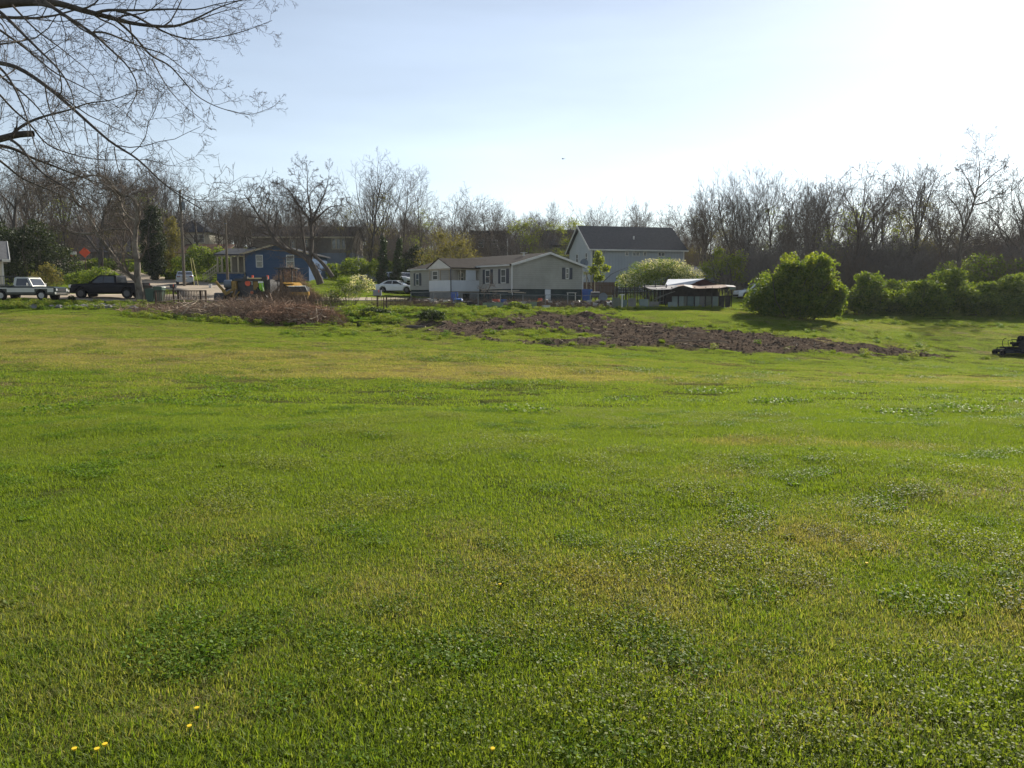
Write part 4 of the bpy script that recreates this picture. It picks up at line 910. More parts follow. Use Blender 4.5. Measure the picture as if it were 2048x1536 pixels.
def gable_roof(L_, W_, z1, zr, along='x', oh=.35, th=.14):
    b = MB()
    if along == 'x':
        k = (zr - z1) / (W_ / 2)
        for s_ in (0, 1):
            y0 = -oh if s_ == 0 else W_ + oh; ze = z1 - k * oh
            slab(b, [(-oh, y0, ze + th), (L_ + oh, y0, ze + th), (L_ + oh, W_ / 2, zr + th), (-oh, W_ / 2, zr + th)], th)
    else:
        k = (zr - z1) / (L_ / 2)
        for s_ in (0, 1):
            x0 = -oh if s_ == 0 else L_ + oh; ze = z1 - k * oh
            slab(b, [(x0, -oh, ze + th), (x0, W_ + oh, ze + th), (L_ / 2, W_ + oh, zr + th), (L_ / 2, -oh, zr + th)], th)
    return b
def window(parent, wall, c, z0, z1, wd, face, shutters=False, bars=1, m_frame=None, double=False, name='window', nopane=False):
    """window on plane wall ('x' wall at x=c0 facing -x, or 'y' wall at y=c0 facing -y); c=(plane, centre along)"""
    m_frame = m_frame or WHT; pl, ce = c; t = .07; sg = face
    def bx(b, a0, a1, q0, q1, d0, d1):
        if wall == 'y': return b.box(((a0 + a1) / 2, pl + sg * (d0 + d1) / 2, (q0 + q1) / 2), (a1 - a0, abs(d1 - d0), q1 - q0))
        return b.box((pl + sg * (d0 + d1) / 2, (a0 + a1) / 2, (q0 + q1) / 2), (abs(d1 - d0), a1 - a0, q1 - q0))
    a0, a1 = ce - wd / 2, ce + wd / 2; b = MB()
    bx(b, a0, a0 + t, z0, z1, 0.003, .06); bx(b, a1 - t, a1, z0, z1, .003, .06); bx(b, a0 + t, a1 - t, z1 - t, z1, .003, .06); bx(b, a0 + t, a1 - t, z0, z0 + t, .003, .07)
    if bars: bx(b, a0 + t, a1 - t, (z0 + z1) / 2 - .025, (z0 + z1) / 2 + .025, .003, .05)
    if double: bx(b, ce - .03, ce + .03, z0 + t, z1 - t, .004, .055)
    f = part(name, b, m_frame, parent)
    if not nopane: part('pane', bx(MB(), a0 + t, a1 - t, z0 + t, z1 - t, .004, .02), GLS, f)
    if shutters:
        for q in (-1, 1):
            e = ce + q * (wd / 2 + .22); part('shutter', bx(MB(), e - .2, e + .2, z0 - .03, z1 + .03, .003, .05), SHUT, parent)
    return f

# ------------------------------------------------------------------ the mobile home
SIDE = M('beige_lap_siding', (.34, .325, .30), .75, (.42, .405, .375), .5, stripes=(2, .20, .30))
SIDE2 = M('stained_lap_siding', (.27, .27, .235), .75, (.39, .38, .345), .35, stripes=(2, .20, .30))
FOUND = M('painted_block_skirt', (.028, .042, .045), .85, (.05, .07, .07), 1.2, stripes=(2, .2, .4))
BLK = M('grey_block', (.20, .20, .19), .9, (.27, .265, .25), 1.4, stripes=(2, .2, .35))
PANW = M('white_sheet_panel', (.52, .55, .58), .6, (.60, .62, .64), .8)
mh = thing('mobile_home', 'long beige mobile home with brown roof and enclosed white porch', 'house', (0, 72, .9), math.atan2(.6, .8))
W0, L0, zf, ze, zr = 8.7, 19.0, 1.26, 3.49, 4.62
b = MB(); b.add([(0,0,zf),(0,L0,zf),(0,L0,ze),(0,0,ze)], [(0,1,2,3)]); b.add([(0,L0,zf),(W0,L0,zf),(W0,L0,ze),(0,L0,ze)], [(0,1,2,3)]); b.add([(W0,0,zf),(W0,L0,zf),(W0,L0,ze),(W0,0,ze)], [(0,1,2,3)])
part('side_wall', b, SIDE, mh)
b = MB(); b.add([(0,0,zf),(W0,0,zf),(W0,0,ze),(W0/2,0,zr),(0,0,ze)], None, None, [[0,1,2,3,4]]); part('gable_wall', b, SIDE2, mh, 'gable end wall with green-brown staining')
part('foundation', MB().box((W0/2, L0/2, .46), (W0 - .16, L0 - .16, 1.6)), FOUND, mh)
part('roof', gable_roof(W0, L0, ze, zr, 'y', .28, .10), ROOFB, mh)
for s_ in (0, 1):
    x0 = -.28 if s_ == 0 else W0 + .28; k_ = (zr - ze) / (W0 / 2)
    part('fascia', MB().bar((x0, -.30, ze - k_ * .28 + .03), (W0 / 2, -.30, zr + .03), .05, .20), WHT, mh)
part('gutter', MB().box((-.31, L0 / 2, ze - .06), (.1, L0, .14)), WHT, mh)
for (x_, y_) in ((-.02, -.02), (W0 + .02, -.02)): part('corner_trim', MB().box((x_, y_, (zf + ze) / 2), (.1, .1, ze - zf)), WHT, mh)
window(mh, 'x', (0, 17.3), 1.75, 3.05, .75, -1, True); window(mh, 'x', (0, 3.85), 1.80, 3.10, .82, -1, True); window(mh, 'x', (0, 1.3), 1.80, 3.10, .82, -1, True)
window(mh, 'y', (0, 6.7), 2.25, 3.30, .46, -1, True)
part('crawlspace_door', MB().box((4.25, -.04, .60), (.66, .06, 1.25)), PANW, mh, 'pale panel door in the dark skirt')
part('roof_vent', MB().cyl((3.4, 2.6, 4.3), (3.4, 2.6, 4.75), .12).box((3.4, 2.6, 4.78), (.5, .5, .05)), WHT, mh)
# porch
px0, py0, py1 = -3.2, 5.4, 9.4
PW = M('porch_wood', (.33, .29, .23), .8, (.40, .35, .28), 3)
pg = [(py0 - .3, 3.24), ((py0 + py1) / 2, 4.2), (py1 + .3, 3.24)]
part('porch_gable', MB().prism(pg, 0, px0 - .12, px0 - .06), WHT, mh, 'white triangular porch gable')
b = MB(); slab(b, [(px0 - .2, pg[0][0], 3.30), (-.0, pg[0][0], 3.30), (2.3, pg[1][0], 4.28), (px0 - .2, pg[1][0], 4.28)], .08); slab(b, [(px0 - .2, pg[2][0], 3.30), (0, pg[2][0], 3.30), (2.3, pg[1][0], 4.28), (px0 - .2, pg[1][0], 4.28)], .08)
part('porch_roof', b, ROOFB, mh)
part('porch_floor', MB().box((px0 / 2, (py0 + py1) / 2, 1.0), (3.2, 4.0, .14)), PW, mh)
part('porch_base', MB().box((px0 + .1, (py0 + py1) / 2, .42), (.2, 4.0, 1.1)).box((px0 + .75, py0 + .1, .42), (1.1, .2, 1.1)).box((-.5, py0 + .1, .42), (1.0, .2, 1.1)), BLK, mh)
part('porch_panel', MB().box((px0 - .03, (py0 + py1) / 2, 1.58), (.05, 4.04, 1.05)), PANW, mh); part('porch_panel', MB().box((px0 / 2, py0 - .03, 1.58), (3.2, .05, 1.05)), PANW, mh)
for (x_, y_) in ((px0, py0), (px0, py0 + .35), (px0, (py0 + py1) / 2), (px0, py1), (px0 + 1.05, py0), (px0 + 2.1, py0)):
    part('porch_post', MB().box((x_ + .05, y_ + .05, 2.1), (.1, .1, 2.3)), PW, mh)
part('porch_beam', MB().box((px0 / 2, py0 + .02, 3.16), (3.2, .14, .16)).box((px0 + .02, (py0 + py1) / 2, 3.16), (.14, 4.0, .16)), PW, mh)
part('porch_screen', MB().box((px0 + 2.25, py0 - .01, 2.62), (1.15, .04, 1.0)), PANW, mh, 'pale screen panel in the porch side')
part('front_door', MB().box((-.03, 7.0, 2.2), (.05, .95, 2.0)), WHT, mh)
window(mh, 'x', (0, 8.5), 1.95, 3.0, .9, -1, False); window(mh, 'x', (px0 + .02, 8.3), 2.15, 3.05, 1.0, -1, False)
part('corner_pole', MB().cyl((px0 - .1, py0 - .1, -.2), (px0 - .1, py0 - .1, 3.2), .05, n=8), SHUT, mh)
part('drainpipe', MB().cyl((-.08, -.05, 1.0), (-.08, -.05, 3.3), .04, n=6).cyl((-.08, -.05, 1.0), (-.3, -.5, .7), .04, n=6), WHT, mh)
# awning on the far side
b = MB(); slab(b, [(W0, .3, 3.15), (W0 + 2.1, .3, 2.85), (W0 + 2.1, 5, 2.85), (W0, 5, 3.15)], .08); part('awning', b, WHT, mh)
part('awning_brace', MB().bar((W0, .4, 2.0), (W0 + 1.3, .4, 2.9), .08), WHT, mh)
for x_ in (.9, 1.5, 2.0): part('awning_post', MB().box((W0 + x_, .35, 1.6), (.08, .08, 2.5)), PW, mh)

# ------------------------------------------------------------------ grey two-storey house
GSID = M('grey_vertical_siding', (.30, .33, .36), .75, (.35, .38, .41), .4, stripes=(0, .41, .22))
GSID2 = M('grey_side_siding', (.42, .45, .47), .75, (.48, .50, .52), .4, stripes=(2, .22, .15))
bt = math.radians(14); gx, gy = 10.15, 100.0; gz = Zg(12, 103) - .1
gh = thing('grey_house', 'large pale blue-grey two-storey house with dark gable roof', 'house', (gx, gy, gz), bt)
zE, zR, LH, WH = 7.55 - gz, 10.6 - gz, 12.8, 9.0
b = MB(); b.add([(0,0,-.5),(LH,0,-.5),(LH,0,zE),(0,0,zE)], [(0,1,2,3)]); b.add([(LH,0,-.5),(LH,WH,-.5),(LH,WH,zE),(LH,0,zE)], [(0,1,2,3)]); b.add([(LH,WH,-.5),(0,WH,-.5),(0,WH,zE),(LH,WH,zE)], [(0,1,2,3)]); b.add([(LH,0,zE),(LH,WH,zE),(LH,WH/2,zR)], None, [(0,1,2)])
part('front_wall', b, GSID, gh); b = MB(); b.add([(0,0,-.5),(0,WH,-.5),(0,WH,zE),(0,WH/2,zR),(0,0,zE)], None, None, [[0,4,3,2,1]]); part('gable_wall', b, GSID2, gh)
part('roof', gable_roof(LH, WH, zE, zR, 'x', .45, .14), ROOFD, gh)
part('gutter', MB().box((LH / 2, -.52, zE - .24), (LH + .9, .14, .16)), WHT, gh)
part('rake_board', MB().bar((-.47, -.45, zE - .28), (-.47, WH / 2, zR + .02), .06, .24), WHT, gh); part('rake_board', MB().bar((-.47, WH + .45, zE - .28), (-.47, WH / 2, zR + .02), .06, .24), WHT, gh)
part('corner_trim', MB().box((-.02, -.02, zE / 2), (.14, .14, zE)), WHT, gh); part('drainpipe', MB().cyl((.25, -.1, 0), (.25, -.1, zE - .3), .05, n=6), ROOFD, gh); part('corner_trim', MB().box((LH + .02, -.02, zE / 2), (.14, .14, zE)), WHT, gh)
part('roof_vent', MB().cyl((6.5, 1.8, zE + 1.2), (6.5, 1.8, zE + 1.75), .1, n=8), WHT, gh)
gt = lambda u: (100 * (u - 1024) / F - gx) / (.97 - .242 * (u - 1024) / F)
for a_, c_ in ((1247, 1254), (1262, 1276), (1283, 1290), (1312, 1326)):
    t0, t1 = gt(a_), gt(c_); window(gh, 'y', (0, (t0 + t1) / 2), zE - .95, zE - .38, t1 - t0, -1, bars=0, double=(t1 - t0 > .7))
for y_, w_ in ((1.9, .7), (5.6, .8)): window(gh, 'x', (0, y_), zE - 1.7, zE - .5, w_, -1, bars=1)

# ------------------------------------------------------------------ blue house with tan porch
BLUE = M('blue_lap_siding', (.046, .082, .152), .75, (.056, .096, .175), .6, stripes=(2, .18, .2))
TAN = M('tan_trim', (.42, .36, .25), .7, (.36, .31, .22), 2)
TANW = M('tan_boards', (.22, .195, .155), .8, (.27, .24, .19), 1.2, stripes=(0, .5, .3))
p = at(490, 560, 90); bz = p.z - .4
bh = thing('blue_house', 'blue gable-fronted house with tan porch and steps', 'house', (p.x, 90, bz)); zE, zR = 6.3 - bz, 7.25 - bz; LB = 7.4
part('wall', gable_shell(LB, 9, -1, zE, zR, 'y'), BLUE, bh); part('roof', gable_roof(LB, 9, zE, zR, 'y', .4, .14), ROOFD, bh)
for s_ in (0, 1): part('rake_board', MB().bar((-.4 if s_ == 0 else LB + .4, -.43, zE - .1), (LB / 2, -.43, zR + .08), .06, .2), TAN, bh)
part('corner_board', MB().box((0, -.02, zE / 2), (.16, .14, zE)), TAN, bh)
window(bh, 'y', (0, 1.75), zE - 1.55, zE - .12, .8, -1); window(bh, 'y', (0, 5.3), zE - 1.6, zE - .12, .9, -1)
part('porch_wall', MB().box((-1.3, 3.0, zE / 2 - .1), (2.6, .2, zE - .2)), TANW, bh)
b = MB(); slab(b, [(-3.3, -.5, zE - .05), (0, -.5, zE - .05), (.9, 4, zE + .85), (-3.3, 4, zE + .85)], .14); part('porch_roof', b, ROOFD, bh)
part('porch_beam', MB().box((-1.5, -.3, zE - .2), (3.3, .15, .22)), TAN, bh); part('porch_floor', MB().box((-1.5, 1.2, 1.2), (3.1, 3.4, .15)), TANW, bh); part('porch_skirt', MB().box((-1.5, -.40, .4), (3.1, .1, 1.4)), BLUE, bh)
for x_ in (-2.95, -2.45, -1.4, -.6): part('porch_post', MB().box((x_, -.3, (zE + 1.1) / 2), (.15, .15, zE - 1.4)), TAN, bh)
for i in range(6): part('step', MB().box((-3.2 - .28 * i, .2, 1.1 - .2 * i), (.3, 1.3, .06)), TANW, bh)
for y_ in (-.45, .85):
    r_ = part('stair_railing', MB().bar((-3.0, y_, 2.15), (-4.7, y_, .95), .09).bar((-3.0, y_, 1.35), (-4.7, y_, .15), .07), TAN, bh)
    for i in range(8): part('baluster', MB().bar((-3.05 - .23 * i, y_, 1.4 - .165 * i), (-3.05 - .23 * i, y_, 2.1 - .165 * i), .05), TAN, r_)
b = MB(); b.prism([(-2.2, 0), (0, .75), (2.2, 0)], 1, -.05, .05); o = part('porch_gable', b, M('pale_green_gable', (.40, .42, .38), .7), bh, loc=(-.2, 4.2, zE + .28))
part('wing_roof', slab(slab(MB(), [(-2.6, 4.0, zE + .26), (-2.6, 8, zE + .26), (-.2, 8, zE + 1.15), (-.2, 4.0, zE + 1.15)]), [(2.2, 4.0, zE + .26), (2.2, 8, zE + .26), (-.2, 8, zE + 1.15), (-.2, 4.0, zE + 1.15)]), ROOFD, bh)

# ------------------------------------------------------------------ houses farther back
BRN = M('brown_brick_wall', (.13, .115, .095), .85, (.17, .15, .125), 1.5, stripes=(2, .16, .3)); BRNG = M('slate_siding', (.13, .15, .18), .8, (.16, .18, .21), 1.2, stripes=(2, .2, .2))
p = at(508, 540, 112); o = thing('brown_house', 'brown two-storey house with tan-framed triple window', 'house', (p.x, 112, p.z)); z1, z2 = 9.85 - p.z, 11.5 - p.z; LL = at(706, 540, 112).x - p.x
part('wall', gable_shell(LL, 8, 2.3, z1, z2, 'x'), BRN, o); part('lower_wall', MB().box((LL / 2, 3.99, .6), (LL + .04, 8.05, 3.6)), BRNG, o); part('roof', gable_roof(LL, 8, z1, z2, 'x', .3, .14), ROOFB, o)
part('eave_board', MB().box((LL / 2, -.36, z1 - .10), (LL + .5, .08, .2)), TAN, o)
for u_ in (668, 677, 687): window(o, 'y', (0, at(u_, 490, 112).x - p.x), z1 - 1.75, z1 - .25, .62, -1, bars=0, m_frame=TAN)
for u_ in (585, 610): window(o, 'y', (0, at(u_, 490, 112).x - p.x), z1 - 1.6, z1 - .35, .9, -1, bars=1, m_frame=TAN)
p = at(346, 500, 125); o = thing('hillside_house', 'cream house on the hill with a white double window and dark peaked roof', 'house', (p.x, 125, p.z - 1)); z1, z2 = 11.5 - p.z + 1, 13.9 - p.z + 1
CRM = M('cream_siding', (.36, .34, .28), .75, (.42, .40, .34), .8, stripes=(2, .2, .2)); LL = at(420, 500, 125).x - p.x
part('wall', gable_shell(LL, 8, -1, z1, z1 + .1, 'x'), CRM, o); b = MB(); b.add([(-.4,-.4,z1),(LL+.4,-.4,z1),(LL+.4,8.4,z1),(-.4,8.4,z1),(LL*.32,4,z2)], None, [(0,1,4),(1,2,4),(2,3,4),(3,0,4)]); part('roof', b, ROOFD, o)
window(o, 'y', (0, at(398, 480, 125).x - p.x), z1 - 1.65, z1 - .35, 1.75, -1, double=True)
b = MB(); slab(b, [(LL*.55, -7, z1-3.6), (LL*.55+7.6, -7, z1-3.6), (LL*.55+7.6, -2.5, z1-2.0), (LL*.55, -2.5, z1-2.0)]); part('lower_roof', b, M('reddish_shingle', (.11, .068, .05), .9, (.14, .09, .07), 3), o); part('lower_wall', MB().box((LL*.55+3.8, -4.4, z1-6), (7.2, 4.0, 4.4)), CRM, o)
p = at(150, 520, 126); o = thing('grey_roofed_house', 'low house with weathered grey roof glimpsed through the leaning tree', 'house', (p.x, 126, p.z - 1)); z1 = 8.6 - p.z + 1; LL = at(268, 500, 126).x - p.x
part('wall', gable_shell(LL, 7, -1, z1, z1 + 2, 'x'), M('dim_grey_wall', (.20, .19, .19), .85, (.25, .24, .23), 1), o); part('roof', gable_roof(LL, 7, z1, z1 + 2.6, 'x', .4), M('grey_shingle', (.16, .155, .165), .9, (.22, .215, .22), 2), o); part('eave_board', MB().box((LL * .75, -.45, z1 - .2), (LL * .3, .1, .2)), WHT, o)
for x_ in (2.2, 6.1): window(o, 'y', (0, x_), z1 - 1.7, z1 - .5, 1.1, -1)
p = at(944, 520, 124); o = thing('brick_house', 'dark flat-topped brick house above the mobile home roof', 'house', (p.x, 124, p.z - 2)); z1 = 1.6 + 118 * 124 / F - p.z + 2; LL = at(1016, 500, 124).x - p.x
part('wall', gable_shell(LL, 8, -1, z1, z1 + .02, 'x'), M('purple_brown_brick', (.095, .080, .075), .9, (.13, .11, .10), 1.5, stripes=(2, .15, .3)), o); part('roof', MB().box((LL / 2, 4, z1 + .35), (LL + .5, 8.5, .5)), ROOFD, o); part('drainpipe', MB().cyl((LL - .1, -.12, -1), (LL - .1, -.12, z1 - .6), .09, n=6), WHT, o)
for x_ in (1.4, 3.6): window(o, 'y', (0, x_), z1 - 2.0, z1 - .8, .9, -1)
p = at(1075, 520, 126); o = thing('dark_roofed_house', 'low house with broad dark roof behind the budding trees', 'house', (p.x, 126, p.z - 2)); LL = at(1150, 500, 126).x - p.x
part('wall', gable_shell(LL, 8, -1, 4.4, 4.5, 'x'), BRNG, o); part('roof', gable_roof(LL, 8, 4.4, 7.0, 'x', .4), ROOFD, o)
p = at(1378, 575, 97); o = thing('garden_building', 'small building with pale grey roof behind the shed', 'building', (p.x, 97, p.z - .5)); part('wall', gable_shell(3.2, 4, -.5, 2.0, 2.9, 'x'), BRNG, o); part('roof', gable_roof(3.2, 4, 2.0, 3.0, 'x', .3), M('pale_grey_roof', (.24, .23, .24), .8, (.3, .29, .3), 2), o)
# white cottage cut off by the frame
p = at(7, 568, 72); o = thing('white_cottage', 'white cottage corner with grey roof at the edge of the photo', 'house', (p.x - 9 * math.cos(.6), 72 - 9 * math.sin(.6), p.z - .3), .6); z1 = 4.95 - p.z + .3; z2 = 6.55 - p.z + .3
part('wall', gable_shell(9, 6, -.5, z1 + .1, z2 - .1, 'x'), M('cream_wall', (.55, .52, .42), .8, (.6, .57, .47), 1, stripes=(2, .2, .12)), o); part('roof', gable_roof(9, 6, z1, z2, 'x', .6, .14), M('mid_grey_shingle', (.12, .12, .125), .9, (.16, .16, .165), 3, stripes=(2, .1, .25)), o)
part('rake_board', MB().bar((9.62, -.6, z1 - .25), (9.62, 3, z2 + .05), .06, .22), WHT, o); part('soffit', MB().box((9.3, -.35, z1 - .2), (.6, .5, .25)), WHT, o); part('corner_post', MB().box((9.03, -.03, z1 / 2), (.14, .14, z1)), WHT, o)
window(o, 'y', (0, 7.2), z1 - 1.7, z1 - .5, .9, -1)
r_ = part('railing', MB().box((8.9, -1.0, 1.0), (2.6, .05, .05)).box((8.9, -1.0, .25), (2.6, .05, .05)), SHUT, o)
for i in range(12): part('baluster', MB().box((7.7 + i * .22, -1.0, .6), (.03, .03, .75)), SHUT, r_)

# ------------------------------------------------------------------ garden shed lean-to of sheets and boards
sd = 66.0; p = at(1343, 613, sd); so = thing('garden_shed', 'ramshackle garden shed with rusty metal roof and patched board walls', 'shed', (p.x, sd, p.z - .05)); sx = lambda u, y=sd: at(u, 590, y).x - p.x; sz = lambda v, y=sd: at(1400, v, y).z - p.z + .05
PATCH = [M('teal_grey_sheet', (.085, .125, .125), .7, (.12, .16, .155), 1.5, bump=.2), M('grey_board', (.13, .13, .125), .85, (.19, .185, .17), 2), M('olive_sheet', (.10, .115, .095), .8, (.14, .15, .12), 1.5), M('pale_green_sheet', (.16, .20, .19), .7, (.2, .24, .22), 2)]
DRK = M('dark_weathered_wood', (.030, .028, .030), .9, (.055, .05, .05), 3)
TIN = M('weathered_tin', (.30, .285, .275), .7, (.40, .38, .37), 1.2, metal=.1, stripes=(0, .12, .12)); RUST = M('rusty_tin', (.20, .125, .085), .75, (.36, .29, .25), 1.0, metal=.05, stripes=(0, .12, .12))
part('back_wall', MB().box((sx(1400), 4.6, .95), (5.4, .1, 1.9)), DRK, so)
us = [1344, 1356, 1368, 1374, 1388, 1400, 1410, 1423, 1437, 1450, 1462]; hs = [1.0, .98, 1.0, .96, 1.02, 1.0, .97, 1.0, 1.02, .98, 1.0]
r_ = np.random.default_rng(4)
for i in range(len(us) - 1):
    a0, a1 = sx(us[i]) + .02, sx(us[i + 1]) - .02; h_ = sz(592) * hs[i]
    part('wall_panel', MB().box(((a0 + a1) / 2, r_.uniform(-.03, .03), h_ / 2 - .05), (a1 - a0, .04, h_ + .1), ry=r_.uniform(-.01, .01)), PATCH[int(r_.integers(0, 4))] if i not in (8, 9) else DRK, so)
for u_ in (1343, 1357, 1374, 1389, 1411, 1424, 1438, 1463): part('post', MB().box((sx(u_), -.05, sz(575) / 2), (.07, .07, sz(575) + .1)), DRK, so)
part('top_rail', MB().box((sx(1403), -.04, sz(592)), (sx(1462) - sx(1343), .06, .06)).box((sx(1403), -.02, sz(577)), (sx(1462) - sx(1343), .08, .1)), DRK, so)
# upper void stays open: dark interior behind, closed by the back wall
def sheet_roof(name, pts_front, pts_back, m):
    b = MB(); n_ = len(pts_front); V = [tuple(q) for q in pts_front] + [tuple(q) for q in pts_back] + [(q[0], q[1], q[2] - .03) for q in pts_front] + [(q[0], q[1], q[2] - .03) for q in pts_back]
    Q = [(i, i + 1, n_ + i + 1, n_ + i) for i in range(n_ - 1)] + [(2 * n_ + i, 3 * n_ + i, 3 * n_ + i + 1, 2 * n_ + i + 1) for i in range(n_ - 1)] + [(i, 2 * n_ + i, 2 * n_ + i + 1, i + 1) for i in range(n_ - 1)]
    b.add(V, Q); return part(name, b, m, so)
def RP(u, v, y): q = at(u, v, y); return (q.x - p.x, q.y - sd, q.z - p.z + .05)
fr = [(1300, 578), (1320, 579), (1343, 578), (1356, 573), (1368, 571), (1385, 576), (1400, 577), (1420, 576), (1440, 576), (1455, 573), (1472, 574)]
bk = [(1285, 572), (1310, 571), (1335, 571), (1352, 570), (1368, 568.5), (1385, 570), (1400, 571), (1418, 570), (1436, 569), (1450, 569.5), (1468, 571)]
for i in range(len(fr) - 1):
    part_m = RUST if i in (3, 5, 6, 7, 8) else TIN
    sheet_roof('roof_sheet', [RP(*fr[i], sd - .5), RP(*fr[i + 1], sd - .5)], [RP(bk[i][0], bk[i][1], sd + 2.2), RP(bk[i + 1][0], bk[i + 1][1], sd + 2.2)], part_m)
# red-brown gable with bright tin roof behind
b = MB(); g0 = RP(1372, 571, sd + 2.4); g1 = RP(1407, 558.5, sd + 2.4); g2 = RP(1440, 571, sd + 2.4)
b.add([g0, g2, g1, (g0[0], g0[1] + .1, g0[2]), (g2[0], g2[1] + .1, g2[2]), (g1[0], g1[1] + .1, g1[2])], [(0,3,4,1)], [(0,1,2),(3,5,4)]); part('gable', b, M('oxblood_boards', (.045, .018, .018), .8, (.065, .03, .028), 3, stripes=(0, .2, .4)), so)
b = MB(); slab(b, [RP(1330, 571, sd + 2.2), RP(1374, 571, sd + 2.2), RP(1409, 557.5, sd + 2.6), RP(1336, 558.5, sd + 5.5)], .04); part('tin_roof', b, M('bright_tin', (.48, .50, .54), .6, (.58, .60, .63), 1.5, metal=.1), so)
b = MB(); slab(b, [RP(1409, 557.5, sd + 2.3), RP(1466, 572, sd + 2.3), RP(1460, 571, sd + 4.5), RP(1405, 558, sd + 4.5)], .05); part('dark_roof', b, ROOFD, so)
for a_, c_ in (((1306, 601), (1344, 584)), ((1310, 596), (1350, 583)), ((1300, 607), (1328, 602))):
    part('prop_board', MB().bar(RP(*a_, sd - .9), RP(*c_, sd - .2), .09, .05), PATCH[1], so)
part('hanging_board', MB().box(RP(1465, 577, sd - .5), (.5, .03, .18)), PATCH[3], so)
# open pergola side of the shed, under the blossoming tree
po = thing('lean_to', 'dark open lean-to frame under the white flowering tree', 'shed', GS(1286, 66.5)); pz = po.location.z
for u_ in (1233, 1251, 1270, 1292, 1312, 1332):
    part('post', MB().box((at(u_, 590, 66.5).x - po.location.x, (u_ % 3) * .4, .95), (.08, .08, 2.0)), DRK, po)
for i, v_ in enumerate((573, 576, 579, 583)): part('roof_pole', MB().bar((at(1232, v_, 66.5).x - po.location.x, -.3 + i * .7, at(1232, v_ + 3, 66.5).z - pz), (at(1334, v_, 66.5).x - po.location.x, -.2 + i * .8, at(1334, v_ - 1, 66.5).z - pz), .07), DRK, po)
for i in range(9): part('roof_slat', MB().bar((at(1236 + i * 11, 576, 66).x - po.location.x, -.5, at(1236, 577, 66).z - pz), (at(1239 + i * 11, 576, 68).x - po.location.x, 2.6, at(1236, 575, 68).z - pz), .06), DRK, po)
for i in range(30): part('back_slat', MB().box((-2.25 + i * .155, 2.6 + (i % 3) * .02, .75 + .08 * ((i * 7) % 4)), (.085, .03, 1.5)), (DRK, PATCH[1], DRK, PATCH[0])[i % 4], po)
for k_, (a_, c_, h_, m_) in enumerate(((1226, 1240, .95, 2), (1241, 1254, .8, 0), (1256, 1272, .9, 1), (1279, 1297, .82, 3), (1298, 1318, .6, 1), (1336, 1354, .55, 3))):
    q0, q1 = at(a_, 600, 65).x, at(c_, 600, 65).x
    single('scrap_board', ['olive scrap sheet at the chain-link fence end', 'teal scrap sheet beside the white post', 'grey scrap board under the lean-to', 'pale scrap sheet lying below the sloping props', 'grey plank sheet next to the pale scrap sheet', 'pale low board at the near corner of the shed'][k_], 'board', MB().box((0, 0, h_ / 2), (q1 - q0, .05, h_), rx=-.12), PATCH[m_], (q0 / 2 + q1 / 2, 65, Zg(q0 / 2 + q1 / 2, 65) - .05), group='scrap boards in front of the lean-to')
single('fence_post', 'white T-topped post in front of the lean-to', 'post', MB().box((0, 0, .6), (.09, .09, 1.35)).box((0, 0, 1.22), (.42, .06, .07)), WHT, GS(1244, 64))
